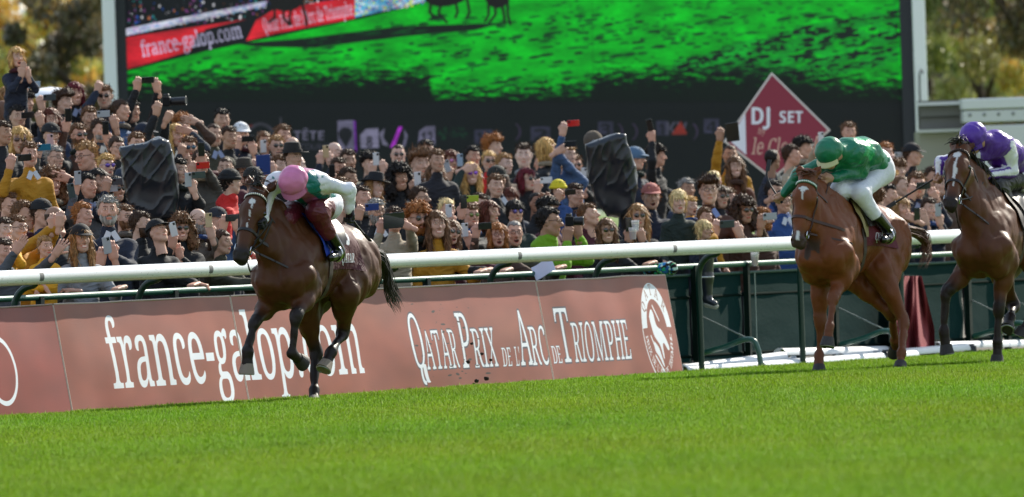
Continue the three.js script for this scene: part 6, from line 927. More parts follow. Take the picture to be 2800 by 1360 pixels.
q('b', 705, 435, 140, 'f h:short,ginger y:60', 'ginger-haired woman in profile behind the mustard sleeves');
q('b', 835, 145, 130, 'f h:bob,black y:50', 'black-haired woman half hidden under the purple sunglasses');
q('b', 745, 185, 150, 'h:short,black y:55', 'black-haired man behind a silver phone near the covered camera', { arms: [[1, 650, 185, 'ph', 0.3]], phones: [[662, 115, 'silver', 'p', 0.33]], short: 'black-haired man by the covered camera' });
q('b', 1350, 585, 190, 'h:short,black cap:#101014 y:40 t:25 j:black', 'crouching person in black cap behind the camera tripod', { p: 1.0 });
q('d', 145, 395, 235, 'f h:bigcurl,brown sun y:8 j:black smile', 'curly-haired woman in sunglasses holding up a white phone', { p: 1.05, w: 1, arms: [[1, 75, 480, 'ph', 0.3], [-1, 110, 575, 'ph', 0.26]], phones: [[72, 398, 'white', 'p', 0.33, 12]], short: 'curly-haired woman in sunglasses' });
q('d', 290, 325, 215, 'h:bald,grey gl beard:grey y:42 j:tweed', 'balding grey-bearded man in glasses and tweed jacket', { p: 1.25, arms: [[-1, 385, 400, 'ph', 0.3]], phones: [[375, 320, 'gold', 'p', 0.33]], short: 'balding grey-bearded man' });
q('d', 488, 510, 230, 'f h:tied,dark y:62 j:olive s:2', 'woman in profile with tied dark hair behind the bay horse', { p: 1.0 });
q('d', 455, 330, 130, 'h:short,dark cap:#22252d y:40 j:denim', 'person in dark cap hidden behind a black phone', { p: 1.5, arms: [[1, 510, 330, 'ph', 0.3], [-1, 600, 330, 'ph', 0.3]], phones: [[578, 300, 'black', 'l', 0.32]], short: 'person in dark cap' });
q('a', 250, 1010, 90, 'h:short,brown y:20 j:mustard', 'person in mustard scarf below the blond woman', { p: 3.2, arms: [[1, 95, 1060, 'ph', 0.3]], phones: [[208, 1036, 'black', 'l', 0.32]], short: 'person in mustard scarf' });
q('b', 25, 750, 170, 'h:short,dark y:40 j:grey', 'dark-haired person leaning in at the lower left corner', { p: 1.0, arms: [[-1, 550, 680, 'spread', 0.3, [0.6, 0.8]], [1, 170, 690, 'flat', 0.3, [0.6, 0.8]]] });
// left of the leading horse, behind
q('c', 150, 515, 195, 'h:curly,ginger y:25 sal:L', 'curly ginger-haired man shading his eyes by the left camera');
q('c', 95, 600, 150, 'f h:long,blond y:30 sal:L', 'blond woman with a hand before her face below the ginger man');
q('c', 212, 705, 190, 'f h:short,brown sun:#1d4a63 y:10', 'woman in blue mirrored sunglasses behind the left camera', { arms: [[-1, 185, 790, 'fist', 0.2], [1, 150, 700, 'fist', 0.2]] });
q('c', 315, 830, 100, 'h:short,dark y:30', 'dark-haired man holding a black phone above a red one', { p: 3.6, arms: [[-1, 310, 780, 'ph', 0.3], [1, 245, 870, 'ph', 0.3]], phones: [[312, 715, 'black', 'p', 0.33], [325, 852, 'red', 'l', 0.33]], short: 'dark-haired man above red phone' });
q('c', 420, 595, 215, 'h:crop,dark y:28 j:olive s:1', 'stern man with cropped hair in dark coat before the screen');
q('c', 492, 465, 140, 'h:short,black y:15 s:2', 'black-haired man standing highest behind the stern man');
q('c', 552, 615, 205, 'h:short,dark y:32 j:black s:2', 'dark-haired man beside the stern man before the screen');
q('c', 655, 590, 130, 'h:short,dark cap:#dcdde0 y:20 j:navy', 'person in white cap and navy jacket with a black phone', { arms: [[1, 640, 650, 'ph', 0.28], [-1, 745, 690, 'ph', 0.28]], phones: [[710, 625, 'black', 'l', 0.32]], short: 'person in white cap' });
q('c', 850, 655, 165, 'f h:tied,brown sun y:20', 'brown-haired woman in sunglasses beside the white phone', { arms: [[-1, 850, 720, 'ph', 0.3]], phones: [[843, 690, 'white', 'p', 0.34]], short: 'brown-haired woman in sunglasses' });
q('c', 960, 690, 190, 'h:short,light sun y:12 j:black', 'balding man in wraparound sunglasses above the navy tablet');
q('c', 1015, 600, 120, 'h:short,brown y:30', 'brown-haired man peeping over behind the sunglasses man');
q('c', 1095, 700, 125, 'h:bald,grey s:5 y:30', 'bald pale man under the lettering of the screen');
q('c', 1100, 790, 120, 'h:short,dark hat:#1e1a19 y:40 j:black', 'person bending in a black hat below the bald man', { p: 3.4 });
q('c', 520, 880, 190, 'h:crop,dark stub:dark y:-6 s:2', 'stubbly dark-haired man above the red jacket');
q('c', 685, 920, 160, 'f h:short,brown hat:#3a332b y:20', 'woman in brown brimmed hat behind the horse ears');
q('c', 850, 915, 150, 'h:short,black y:10', 'black-haired person hidden behind a navy tablet', { arms: [[1, 765, 850, 'ph', 0.3], [-1, 915, 870, 'ph', 0.3]], phones: [[842, 848, 'blue', 'p', 0.34, 0, 'tablet']], short: 'black-haired person hidden behind it' });
q('c', 1000, 860, 160, 'h:short,brown y:20', 'brown-haired man behind the pink-capped jockey');
q('c', 1140, 860, 130, 'h:bald,light s:5 y:30', 'bald man behind the back of the pink-capped jockey');
q('c', 1455, 745, 125, 'h:bald,grey s:5 y:40 j:navy', 'bald man holding a gold phone over the crowd', { arms: [[1, 1340, 775, 'ph', 0.3], [-1, 1400, 780, 'ph', 0.3]], phones: [[1378, 733, 'gold', 'p', 0.33]], short: 'bald man in navy' });
q('c', 120, 900, 120, 'h:short,black y:40 j:black', 'person in black behind a silver camera phone at left camera', { p: 2.0, arms: [[-1, 225, 1010, 'ph', 0.3, [-0.3, 1]]], phones: [[200, 975, 'silver', 'p', 0.33], [288, 935, 'dgrey', 'l', 0.33]], short: 'person in black by the camera' });
q('c', 375, 1020, 150, 'f h:short,auburn beret:#4a1a20 y:30', 'woman in burgundy beret with an arm across her face', { arms: [[-1, 420, 1010, 'fist', 0.2, [0.8, 0.3]]] });
q('c', 565, 1000, 180, 'h:short,black beanie:#101013 y:115 j:red hood', 'person in red puffer jacket and black beanie turned away', { p: 1.7 });
q('c', 760, 985, 120, 'h:short,dark cap:#1a1a17 y:30', 'person in dark cap just above the bay horse head', { p: 1.8 });
// middle, behind and right of the jockey
q('e', 85, 415, 180, 'h:short,dark stub:dark y:25 s:2', 'dark stubbly man behind a black phone by the jockey', { arms: [[1, 25, 485, 'ph', 0.3]], phones: [[24, 430, 'black', 'p', 0.33]], short: 'dark stubbly man by the jockey' });
q('e', 165, 345, 205, 'h:short,dark open y:18', 'dark-haired young man laughing under the number eight');
q('e', 345, 370, 140, 'h:curly,black y:30', 'black curly-haired person behind a raised white phone', { arms: [[1, 375, 400, 'ph', 0.3], [-1, 455, 385, 'ph', 0.3]], phones: [[400, 328, 'white', 'p', 0.34]], short: 'black curly-haired person' });
q('e', 590, 295, 185, 'h:crop,dark sun s:5 y:6', 'pale man with cropped hair in black sunglasses before the screen');
q('e', 780, 375, 260, 'h:swept,brown y:22 scarf:brown', 'young man with swept brown hair and scarf before the screen');
q('e', 832, 260, 165, 'h:short,black y:40 s:2', 'black-haired man looking right behind the swept-haired man');
q('e', 1045, 350, 155, 'f h:bob,auburn round:#b06aa0 y:20', 'auburn-haired woman in pink round glasses', { arms: [[1, 1030, 440, 'ph', 0.3]], phones: [[1008, 388, 'silver', 'p', 0.33, 15], [1118, 338, 'lblue', 'p', 0.1]], short: 'auburn-haired woman in pink glasses' });
q('e', 600, 490, 230, 'f h:bigcurl,black smile s:2 y:25 j:black', 'smiling woman with long black curly hair', { arms: [[-1, 720, 565, 'ph', 0.3]], phones: [[755, 500, 'white', 'p', 0.33]], short: 'woman with black curly hair' });
q('e', 910, 470, 215, 'f h:long,brown gl:#8a5a50 open y:22', 'long-haired woman in glasses with open red mouth');
q('e', 1215, 455, 205, 'f h:long,blond sun:#8a4ac8 sal:R smile y:12 j:dgreen', 'blond woman in violet mirrored sunglasses shading her eyes');
q('e', 1370, 350, 200, 'f h:tied,blond sun y:10 j:red', 'blond woman with tied hair in black sunglasses and red');
q('e', 1440, 510, 235, 'h:short,dark cap:#20211d smile stub:dark s:2 y:20 j:navy', 'smiling stubbly man in black flat-brimmed cap', { p: 3.2 });
q('e', 1400, 225, 140, 'f h:swept,ginger y:70', 'woman with windblown ginger hair highest before the screen');
q('e', 1500, 375, 180, 'h:short,light s:5 y:50', 'ruddy fair-haired man beside the blond woman');
q('e', 1230, 310, 110, 'f h:short,black y:30 s:2', 'black-haired woman behind the hand of the violet sunglasses woman');
q('e', 925, 345, 80, 'h:short,brown y:20', 'brown hair showing between the auburn woman and swept-haired man', { p: 5 });
q('e', 395, 570, 165, 'f h:bob,light hat:#14161b smile y:45 r:-12 j:navy', 'older woman in large tilted black hat', {});
q('e', 165, 500, 110, 'h:short,dark y:50 s:2', 'dark-haired man half hidden left of the black hat');
q('e', 110, 590, 130, 'h:short,brown y:30 j:brown', 'brown-haired man behind the white sleeve of the jockey', { p: 2.7 });
q('e', 100, 735, 150, 'h:short,grey y:120 j:brown', 'grey-haired man turned away behind the jockey arm', { p: 1.9 });
q('e', 285, 665, 130, 'h:short,dark y:40 t:10', 'dark-haired man looking down behind the blue phone', { p: 2.2 });
q('e', 405, 780, 230, 'h:short,grey gl beard:grey y:25 j:black collar:white', 'grey-bearded man in dark suit with a blue phone', { p: 1.5, arms: [[1, 262, 775, 'ph', 0.32]], phones: [[366, 740, 'blue', 'l', 0.36]], short: 'grey-bearded man in dark suit' });
q('e', 560, 845, 150, 'h:short,dark y:20 j:beige', 'person in beige coat hidden behind a black tablet', { p: 1.1, arms: [[1, 450, 890, 'ph', 0.3], [-1, 625, 885, 'ph', 0.34, [-0.9, 0.4]]], phones: [[552, 855, 'black', 'l', 0.38, 0, 'tablet']], short: 'person in beige coat' });
q('e', 772, 665, 185, 'h:short,dark gl stub:dark y:72 j:black', 'dark-haired man in glasses in profile above the curly man');
q('e', 765, 845, 285, 'h:curly,ginger round beard:ginger y:18 j:black', 'curly-haired bearded man in round black sunglasses', { p: 1.3 });
q('e', 922, 890, 250, 'f h:long,brown smile y:14 j:mustard', 'smiling woman with long brown hair in mustard jersey', { p: 1.1 });
q('e', 1045, 960, 215, 'f h:long,brown sun open y:25 r:-10', 'laughing woman in sunglasses leaning beside the mustard jersey', { p: 1.2 });
q('e', 1010, 765, 155, 'f h:tied,pale y:28', 'fair woman with pulled-back hair behind a white phone', { phones: [[1022, 772, 'white', 'p', 0.3]], short: 'fair woman with pulled-back hair', arms: [[-1, 1040, 840, 'ph', 0.28]] });
q('e', 1215, 815, 185, 'h:short,brown round:#5a6a2a y:20 j:black', 'man in round green sunglasses behind raised phones', { p: 1.6, arms: [[1, 1140, 760, 'ph', 0.34], [-1, 1185, 1000, 'ph', 0.36]], phones: [[1150, 695, 'black', 'p', 0.36], [1160, 935, 'white', 'p', 0.4]], short: 'man in round green sunglasses' });
q('e', 1290, 725, 215, 'h:short,dark y:42', 'young dark-haired man behind a lime green phone', { p: 2.1, arms: [[1, 1235, 740, 'ph', 0.3], [-1, 1290, 880, 'ph', 0.32]], phones: [[1222, 668, 'lime', 'l', 0.34], [1282, 808, 'black', 'p', 0.36]], short: 'young dark-haired man' });
q('e', 1370, 790, 160, 'f h:long,auburn y:60', 'long auburn hair beside the lime green phone', { p: 1.9 });
q('e', 1440, 985, 225, 'f h:bob,ginger gl:#7a3a3a open y:12', 'ginger bob-haired woman in glasses with open mouth', { p: 1.15, arms: [[1, 1265, 930, 'ph', 0.34]], phones: [[1332, 902, 'black', 'l', 0.36]], short: 'ginger bob-haired woman in glasses' });
// around the right camera
q('f', 258, 300, 220, 'h:short,dark s:5 y:-2 j:black', 'pale stern young man facing the camera before the screen');
q('f', 415, 375, 210, 'h:crop,brown sun:#2a6a9a s:2 y:6', 'man in blue mirrored sunglasses before the screen');
q('f', 285, 505, 195, 'f h:bob,wine sun y:42 j:black', 'dark red-haired woman in sunglasses with a small white camera phone', { arms: [[-1, 375, 550, 'ph', 0.32, [0.1, 1]]], phones: [[448, 510, 'white', 'l', 0.34]], short: 'dark red-haired woman' });
q('f', 695, 385, 195, 'h:short,brown sun beard:brown y:12 j:black', 'brown-bearded man in sunglasses beside the right camera', { arms: [[-1, 755, 545, 'ph', 0.32]], phones: [[770, 455, 'white', 'p', 0.36, -5]], short: 'brown-bearded man in sunglasses' });
q('f', 450, 245, 110, 'f h:bob,blond y:120', 'blond head turned away before the screen', { p: 6.2 });
q('f', 640, 300, 130, 'h:short,light y:30 j:denim', 'fair-haired man in denim raising a red phone highest', { p: 5.6, arms: [[1, 600, 60, 'ph', 0.25, [0.25, 1]], [-1, 565, 215, 'ph', 0.3, [0.8, 0.5]]], phones: [[682, 22, 'red', 'l', 0.28], [655, 200, 'black', 'l', 0.32]], short: 'fair-haired man in denim' });
q('f', 530, 455, 160, 'f h:long,light y:62', 'light-haired woman in profile above the yellow cap');
q('f', 558, 600, 150, 'kid h:short,dark beanie:#d0c020 y:40 j:blue', 'child in bright yellow beanie behind a black phone', { p: 2.3, arms: [[1, 560, 630, 'ph', 0.3]], phones: [[655, 612, 'black', 'l', 0.34]], short: 'child in yellow beanie' });
q('f', 145, 675, 180, 'f h:bowl,auburn y:15 s:2', 'auburn-haired woman with a fringe left of the man shading eyes');
q('f', 372, 710, 150, 'h:crop,black s:3 sal:L y:40 j:black', 'dark-skinned man with sunglasses on his head shading his eyes');
q('f', 182, 785, 185, 'h:bowl,black round:#5a4a9a y:18', 'black-haired person in purple glasses above the short-haired woman', { p: 1.9 });
q('f', 180, 965, 235, 'f h:crop,grey gl open y:10 j:olive', 'short-haired woman in thin glasses with lips parted', { p: 1.1 });
q('f', 468, 770, 180, 'h:curly,black y:80', 'mass of black hair behind the photographer in lime', { p: 1.8 });
q('f', 475, 870, 270, 'h:short,black gl s:2 y:80 j:lime hood', 'photographer in lime green jacket looking through a camera', { p: 1.15, arms: [[-1, 705, 900, 'ph', 0.1, [-0.2, 1]], [1, 640, 950, 'ph', 0.2, [0.2, 1]]] });
q('f', 815, 815, 225, 'h:short,brown y:66 t:14 j:wine', 'brown-haired boy bending his head beside the photographer', { p: 1.5 });
q('f', 965, 945, 225, 'f h:long,brown sun smile y:14 j:black', 'smiling long-haired woman in sunglasses under the right camera', { p: 1.1 });
q('f', 1235, 820, 225, 'f h:long,light sun y:10 j:black', 'light-haired woman in sunglasses drinking beside the tripod', { p: 1.2, arms: [[1, 1165, 960, 'ph', 0.3], [-1, 1255, 960, 'fist', 0.3]], phones: [[1155, 890, 'black', 'p', 0.33]], short: 'light-haired woman in sunglasses' });
q('f', 1348, 655, 225, 'h:short,ginger cap:#b06a62 open s:5 y:10 j:navy', 'man in faded red cap laughing with his mouth wide open', { p: 2.0 });
q('f', 1378, 415, 200, 'h:short,brown s:3 y:12 j:black', 'tanned brown-haired man in black coat right of the camera', { arms: [[1, 1285, 480, 'fist', 0.25, [0.1, 1]]] });
q('f', 1395, 305, 115, 'h:curly,black y:100 j:black', 'dark-haired man raising a black phone right of the camera', { p: 6.0, arms: [[1, 1352, 120, 'ph', 0.2, [0, 1]]], phones: [[1335, 38, 'black', 'p', 0.22, 12]], short: 'dark-haired man by the camera' });
q('f', 1212, 330, 135, 'h:short,dark helm:#4d6a86 y:70 j:navy', 'person in steel blue cap behind the right camera', { p: 5.2 });
q('f', 700, 640, 120, 'h:short,dark y:40', 'dark-haired man behind the black phone left of the camera', { p: 2.8 });
q('f', 20, 560, 120, 'h:short,brown y:20', 'brown-haired man below the black flat-brimmed cap', { p: 2.9 });
// right of the camera, front
q('g', 332, 695, 215, 'kid h:bowl,pale y:10 j:dgreen', 'blond boy in dark green coat sitting up by the rail', { p: 1.2 });
q('g', 432, 735, 165, 'kid h:short,blond open y:40 j:yellow', 'shouting fair child in yellow behind the blond boy', { p: 1.5 });
q('g', 588, 600, 245, 'h:swept,dark gl y:8 j:#4a2a1c collar:#7a8ec0', 'young man with tousled dark hair, glasses and brown coat', { p: 1.5, arms: [[1, 655, 905, 'ph', 0.35], [-1, 830, 925, 'ph', 0.35, [-0.4, 1]]], phones: [[745, 885, 'dgrey', 'l', 0.38]], short: 'young man in glasses' });
q('g', 405, 590, 160, 'h:short,grey y:30 s:2', 'grey-brown-haired man behind the blond boy');
q('g', 635, 520, 150, 'h:crop,pale y:150', 'fair cropped head turned away behind the tousled young man', { p: 3.1 });
q('g', 815, 400, 205, 'f h:long,brown smile y:14 j:#5a2f1c scarf:brown', 'long-haired woman in rust coat below the diamond sign', { p: 4.2 });
q('g', 775, 300, 110, 'h:crop,dark s:2 y:10 j:mustard', 'man in mustard sleeve raising a black tablet before the sign', { p: 5.2, arms: [[1, 690, 105, 'ph', 0.2, [0.15, 1]]], phones: [[792, 98, 'black', 'p', 0.24, 4, 'tablet']], short: 'man in mustard sleeve' });
q('g', 1135, 335, 195, 'h:crop,black s:3 y:140 j:navy', 'black-haired man in navy turned towards the diamond sign', { p: 4.6 });
q('g', 1300, 300, 175, 'h:short,dark y:82 j:beige', 'dark-haired man in beige coat in profile under the sign', { p: 4.9, arms: [[-1, 1530, 175, 'ph', 0.2, [0.3, 1]]], phones: [[1550, 150, 'white', 'p', 0.22]], short: 'man in beige coat' });
q('g', 1400, 235, 110, 'h:curly,black y:70', 'black curly head above the beige coat', { p: 6 });
q('g', 1150, 610, 180, 'h:short,black y:50 j:blue', 'black-haired man with blue sleeve left of the chestnut horse', { p: 2.6, arms: [[-1, 1180, 640, 'fist', 0.3, [0.8, 0.4]]] });
q('g', 890, 775, 230, 'f h:bigcurl,dark sun s:2 y:32 j:brown', 'woman with big dark curls and sunglasses at the barrier', { p: 1.3, arms: [[-1, 1040, 850, 'ph', 0.36, [0.15, 1]]], phones: [[1112, 820, 'silver', 'l', 0.38]], short: 'woman with big dark curls' });
q('g', 550, 940, 170, 'kid h:bowl,pale y:55 j:navy', 'small fair child low behind the rail beside the blond boy', { p: 0.95 });
q('g', 755, 670, 130, 'h:short,brown y:30', 'brown-haired man half hidden behind the dark curls', { p: 2.8 });
q('g', 690, 655, 120, 'f h:bob,dark sun y:30', 'person in sunglasses between the young man and dark curls', { p: 2.5 });
q('g', 1055, 845, 200, 'h:short,ginger y:72 j:brown beard:ginger', 'ginger-bearded man in profile behind the silver phone', { p: 1.3 });
q('g', 1228, 700, 190, 'h:short,black gl s:2 smile y:28 j:blue', 'smiling black-haired man in glasses and denim by the horse', { p: 1.7 });
q('g', 560, 830, 90, 'kid h:short,brown y:40 j:mustard', 'child in mustard between the blond boy and brown coat', { p: 1.3 });
// right, behind the chestnut and the bay
q('h', 70, 355, 150, 'h:short,brown y:15', 'brown-haired man above the green jockey', { p: 5.4 });
q('h', 385, 530, 160, 'h:short,ginger y:20 smile s:5', 'red-haired boy with a pale phone beside the pillar', { p: 4.2, arms: [[-1, 575, 570, 'ph', 0.3], [1, 450, 590, 'ph', 0.3]], phones: [[510, 545, 'white', 'l', 0.33]], short: 'red-haired boy by the pillar' });
q('h', 615, 545, 150, 'h:short,dark cap:#131318 y:75 j:black', 'person in long-peaked black cap beside the pillar', { p: 3.8 });
q('h', 490, 680, 140, 'h:curly,brown y:30 j:black', 'brown-haired head behind the green jockey back', { p: 3.4 });
q('h', 655, 805, 240, 'h:short,brown y:12 j:navy', 'brown-haired man in navy zip top with phone before his eyes', { p: 1.8, arms: [[-1, 790, 880, 'ph', 0.3, [-0.4, 1]], [1, 620, 850, 'ph', 0.3]], phones: [[705, 808, 'black', 'l', 0.33]], short: 'man in navy zip top' });
q('h', 790, 740, 185, 'h:short,dark s:2 smile y:35', 'dark-haired man smiling beside the bay horse nose', { p: 2.6 });
q('h', 430, 765, 125, 'h:short,blond y:40', 'fair-haired person behind the white breeches', { p: 2.9 });
q('h', 520, 815, 155, 'h:crop,brown y:60', 'crop-haired man between the breeches and the navy zip top', { p: 2.3 });
q('h', 408, 890, 150, 'h:short,black y:70 j:black', 'black-haired man above the chestnut horse rump', { p: 1.9 });
q('h', 305, 920, 120, 'h:curly,brown y:150', 'curly brown head right behind the jockey boot', { p: 1.7 });
q('h', 520, 1010, 160, 'f h:bob,light y:40 j:black', 'light-haired woman low behind the chestnut horse rump', { p: 1.2, arms: [[-1, 600, 1080, 'ph', 0.28, [-0.8, 0.5]]], phones: [[650, 1050, 'black', 'p', 0.3]], short: 'light-haired woman behind the rump' });
q('h', 760, 1010, 130, 'h:short,dark y:30 j:navy', 'person with pale phone under the bay horse nose', { p: 1.2, arms: [[-1, 835, 1080, 'ph', 0.3], [1, 715, 1080, 'flat', 0.34, [-0.3, 1]]], phones: [[832, 1015, 'silver', 'p', 0.34]], short: 'person under the horse nose' });
q('h', 870, 800, 170, 'h:short,brown y:20', 'brown-haired man hidden behind the bay horse head', { p: 2.0 });
q('h', 1000, 760, 170, 'h:short,dark y:20', 'dark-haired man behind the neck of the bay horse', { p: 2.2 });
// ---------------------------------------------------------------- cameras under black covers, small cameras, drinks
{
  const cover = new THREE.MeshPhysicalMaterial({ color: new THREE.Color('#121924'), roughness: 0.36, clearcoat: 0.3, clearcoatRoughness: 0.3 });
  function tvCamera(pts, cx, cy, p, foot, label, sd) { // pts: outline of the draped bag in the picture
    const D = depthAt(cx, cy, p), c = P(cx, cy, D), base = V(c.x, 0, c.z), t = thing('television_camera', label, 'camera', base), k = D / FPX;
    const sh = new THREE.Shape(); pts.forEach(([x, y], i) => { const a = (x - cx) * k, b = -(y - cy) * k; i ? sh.lineTo(a, b) : sh.moveTo(a, b); });
    // the bag as a closed volume: inside distance of the outline gives its thickness
    const P2 = pts.map(([x, y]) => [(x - cx) * k, -(y - cy) * k]), sdf = (x, y) => { let d = 1e9, s = 1; for (let i = 0, j = P2.length - 1; i < P2.length; j = i++) { const [ax, ay] = P2[i], [bx, by] = P2[j], ex = bx - ax, ey = by - ay, wx = x - ax, wy = y - ay, q = clamp((wx * ex + wy * ey) / (ex * ex + ey * ey), 0, 1); d = Math.min(d, (wx - ex * q) ** 2 + (wy - ey * q) ** 2); const c1 = y >= ay, c2 = y < by, c3 = ex * wy > ey * wx; if ((c1 && c2 && c3) || (!c1 && !c2 && !c3)) s = -s; } return s * Math.sqrt(d); };
    const xs = P2.map((v) => v[0]), ys = P2.map((v) => v[1]), f = (x, y, z) => { const d = sdf(x, y), th = 0.2 + 0.12 * y, q = Math.max(d + 0.03, Math.abs(z) - th), out = Math.hypot(Math.max(0, d + 0.05), Math.max(0, Math.abs(z) - th + 0.05)) + Math.min(0, Math.max(d + 0.05, Math.abs(z) - th + 0.05)) - 0.05; const fold = 0.018 * Math.pow(1 - Math.min(1, 3 * Math.abs(nz(x * 3.4 + y * 1.6, y * 1.7 + sd, z * 2))), 2) + 0.011 * Math.pow(1 - Math.min(1, 3.4 * Math.abs(nz(x * 8 - y * 3.5, y * 3.2, z * 4 + sd))), 2) + 0.012 * nz(x * 6, y * 5, z * 5 + sd); return (out - fold * 0.9) * 0.8; };
    const e = 0.07, g = nets(f, axis(Math.min(...xs) - e, Math.max(...xs) + e, 0.013), axis(Math.min(...ys) - e, Math.max(...ys) + e, 0.013), axis(-0.32, 0.32, 0.016)); g.translate(0, c.y, 0);
    part('rain_cover', g, cover, t);
    const fx = (foot[0] - cx) * k, hy = P(foot[0], foot[1], D).y; part('head', new THREE.CylinderGeometry(0.05, 0.035, 0.14, 16).translate(fx, hy, 0), mat('#101114', { roughness: 0.4 }), t);
    for (const a of [0.3, 2.4, 4.5]) part('leg', rod(V(fx, hy - 0.05, 0), V(fx + Math.sin(a) * 0.26, 0.01, Math.cos(a) * 0.26), 0.017, 0.014, 10), mat('#17181c', { roughness: 0.35 }), t);
    part('centre_column', rod(V(fx, hy, 0), V(fx, 0.35, 0), 0.022), mat('#17181c', { roughness: 0.35 }), t); part('pan_handle', rod(V(fx, hy, 0.02), V(fx + 0.1, hy - 0.35, 0.3), 0.011), mat('#17181c'), t);
    return t;
  }
  tvCamera([[334, 402], [400, 392], [440, 380], [462, 390], [474, 430], [483, 490], [486, 545], [472, 592], [430, 601], [388, 596], [362, 572], [345, 520], [338, 460]], 410, 490, 2.2, [440, 612], 'television camera under a black plastic cover among the spectators at left', 1);
  tvCamera([[1604, 394], [1650, 382], [1690, 368], [1712, 372], [1718, 400], [1736, 460], [1740, 520], [1730, 570], [1705, 592], [1660, 590], [1625, 545], [1610, 480]], 1672, 485, 2.2, [1706, 606], 'television camera under a black plastic cover beside the laughing man in red cap', 9);
  { const D = depthAt(1622, 380, 2.6), c = P(1622, 384, D), t = thing('microphone', 'furry grey-brown microphone windshield above the covered camera by the red cap', 'microphone', V(c.x, 0, c.z)), r = 0.092; const g = new THREE.SphereGeometry(r, 32, 22), q = g.attributes.position; for (let i = 0; i < q.count; i++) { const v = V(q.getX(i), q.getY(i), q.getZ(i)), k = 1 + 0.05 * nz(v.x * 60, v.y * 60, v.z * 60); q.setXYZ(i, v.x * k, v.y * k + c.y, v.z * k); } g.computeVertexNormals(); part('windshield', g, mat('#5a5046', { roughness: 1, sheen: 0.6, sheenColor: new THREE.Color('#8a7f70') }), t); part('boom', rod(V(0, 0, 0.03), V(0, c.y - 0.05, 0), 0.012), mat('#1a1a1c'), t); }
  function slr(px, py, p, fwd, yaw, lens, label) { const D = depthAt(px, py, p) - fwd, c = P(px, py, D), t = thing('photo_camera', label, 'camera', c, null, yaw), b = mat('#101114', { roughness: 0.4 }); part('camera_body', [new RoundedBoxGeometry(0.135, 0.09, 0.06, 2, 0.012), new RoundedBoxGeometry(0.05, 0.035, 0.05, 2, 0.008).translate(0, 0.055, 0)], b, t); part('lens', [new THREE.CylinderGeometry(0.04, 0.036, lens, 20).rotateX(Math.PI / 2).translate(0, 0, 0.03 + lens / 2), new THREE.TorusGeometry(0.039, 0.004, 6, 22).translate(0, 0, 0.03 + lens)], mat('#141519', { roughness: 0.35 }), t); part('lens_glass', new THREE.CircleGeometry(0.034, 18).translate(0, 0, 0.026 + lens), mat('#1c2030', { roughness: 0.05 }), t); part('grip', new RoundedBoxGeometry(0.03, 0.09, 0.075, 2, 0.012).translate(-0.055, 0, 0.012), mat('#08080a', { roughness: 0.9 }), t); return t; }
  slr(455, 278, 6.4, 0.3, 1.3, 0.16, 'black camera with long lens held high against the dark screen');
  slr(1556, 606, 1.15, 0.85, 1.45, 0.1, 'black camera held to the eye by the photographer in lime');
  function cup(px, py, p, fwd, h, beer, label) { const D = depthAt(px, py, p) - fwd, c = P(px, py, D), t = thing('cup', label, 'cup', c), pr = [[0.028, 0], [0.039, h], [0.0375, h], [0.0265, 0.003], [0, 0.003]].map(([x, y]) => new THREE.Vector2(x, y)); part('beaker', new THREE.LatheGeometry(pr, 22), mat('#e8e8ea', { roughness: 0.25, transmission: 0.55, thickness: 0, side: THREE.DoubleSide }), t); if (beer) part('beer', new THREE.CylinderGeometry(0.0355, 0.027, h * 0.7, 20).translate(0, h * 0.36 + 0.004, 0), mat('#c9862a', { roughness: 0.2 }), t); part('foam', new THREE.CylinderGeometry(0.0365, 0.0355, 0.018, 20).translate(0, h * 0.74, 0), mat('#efe6d2'), t); return t; }
  cup(2065, 728, 0.55, 0.05, 0.13, 1, 'plastic cup of beer standing on the green barrier handrail');
  cup(1738, 632, 1.2, 0.4, 0.1, 0, 'white plastic cup at the lips of the woman beside the tripod');
  cup(1731, 655, 1.2, 0.42, 0.11, 1, 'plastic cup of beer held below the white cup');
  // child's boot dangling over the barrier
  const D = depthAt(1925, 790, 0.4), b = P(1925, 790, D), t = thing('rubber_boot', 'dark spotted rubber boot of the child dangling over the barrier', 'boot', b.clone().setY(0)), Q = (x, y, f = 0) => P(x, y, D - f).sub(t.position);
  part('shaft', flesh([bone(Q(1932, 700), Q(1934, 760), 0.07, 0.055, { k: 0.03 }), bone(Q(1934, 760), Q(1936, 815), 0.055, 0.04, { k: 0.03 }), bone(Q(1934, 822), Q(1955, 832, 0.05), 0.038, 0.03, { k: 0.03 })], 0.012), mat('#23262e', { roughness: 0.35, clearcoat: 0.4 }), t);
  part('sole', flesh([bone(Q(1933, 832), Q(1957, 838, 0.05), 0.03, 0.028, { k: 0.02 })], 0.01), mat('#a7a59f', { roughness: 0.6 }), t);
  part('band', new THREE.TorusGeometry(0.06, 0.008, 8, 24).rotateX(Math.PI / 2).translate(...Q(1933, 758).toArray()), mat('#c9c9cc'), t);
}
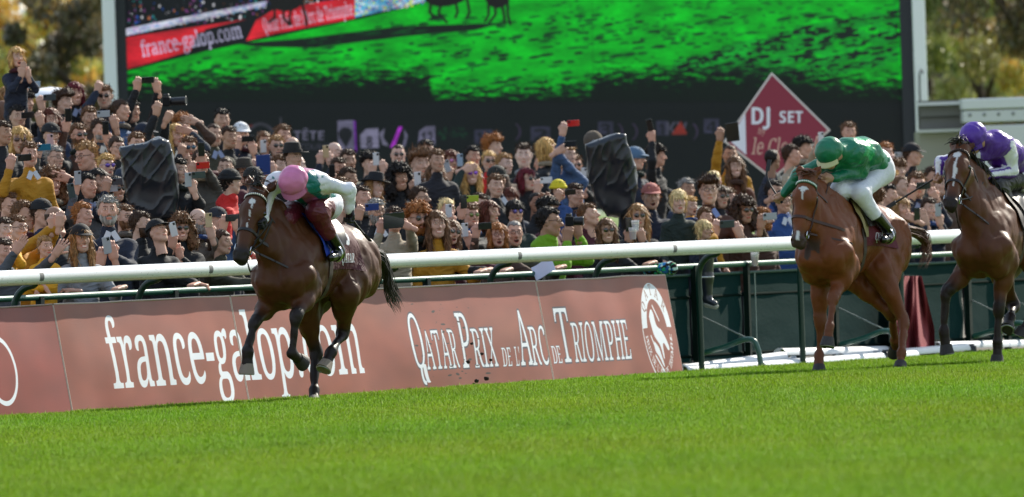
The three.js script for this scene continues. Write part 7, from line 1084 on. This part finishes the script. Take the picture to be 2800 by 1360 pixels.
// leaflet and patterned cloth at the handrail
{ const D = depthAt(1486, 735, 0.5), c = P(1486, 735, D), g = new THREE.PlaneGeometry(0.2, 0.16, 8, 6), p = g.attributes.position; for (let i = 0; i < p.count; i++) p.setZ(i, 0.02 * Math.sin(p.getX(i) * 18)); g.rotateX(-0.7); g.rotateZ(0.35); g.computeVertexNormals(); part('sheet', g, mat('#cfcfe0', { side: THREE.DoubleSide, roughness: 0.6 }), thing('leaflet', 'pale printed leaflet held under the white rail by the photographer in lime', 'leaflet', c)); }
{ const D = depthAt(1805, 738, 0.58), c = P(1805, 738, D), cv = canvas(128, 128), g2 = cv.getContext('2d'); for (let i = 0; i < 90; i++) { g2.fillStyle = ['#1d7fc0', '#17a86a', '#1a5fa0', '#6fd06a', '#c8e8e0'][i % 5]; g2.beginPath(); g2.ellipse(rr(0, 128), rr(0, 128), rr(4, 18), rr(2, 8), rr(0, 3), 0, 7); g2.fill(); } const g = flesh([bone(V(-0.11, 0, 0), V(0.1, 0.01, 0), 0.05, 0.062, { k: 0.03 })], 0.012, (x, y, z) => 0.012 * nz(x * 22, y * 18, z * 20)); part('cloth', g, new THREE.MeshPhysicalMaterial({ map: (() => { const t = ctex(cv); t.wrapS = t.wrapT = THREE.RepeatWrapping; t.repeat.set(5, 5); return t; })(), roughness: 0.8 }), thing('patterned_cloth', 'bundle of blue and green patterned cloth lying on the green handrail', 'cloth', c)); }
// clods of turf flying up behind the leading horse
for (const [px, py, r] of [[1330, 1036, 0.018], [1303, 1042, 0.016], [1280, 990, 0.014], [1290, 940, 0.012], [1318, 968, 0.013], [1342, 985, 0.011], [1262, 1066, 0.01], [1296, 1050, 0.009]]) { const D = depthAt(px, py, -0.5), g = new THREE.IcosahedronGeometry(r, 1), q = g.attributes.position; for (let i = 0; i < q.count; i++) { const k = 1 + 0.5 * nz(q.getX(i) * 90 + px, q.getY(i) * 90, q.getZ(i) * 90); q.setXYZ(i, q.getX(i) * k * 1.3, q.getY(i) * k, q.getZ(i) * k); } g.computeVertexNormals(); const o = part('turf_clod', g, mat('#2a1f16', { roughness: 1 }), scene); o.position.copy(P(px, py, D)); tag(o, 'small dark clod of turf flying in front of the hoarding', 'clod', 'turf clods thrown up by the hooves'); }
renderer.render(scene, camera);
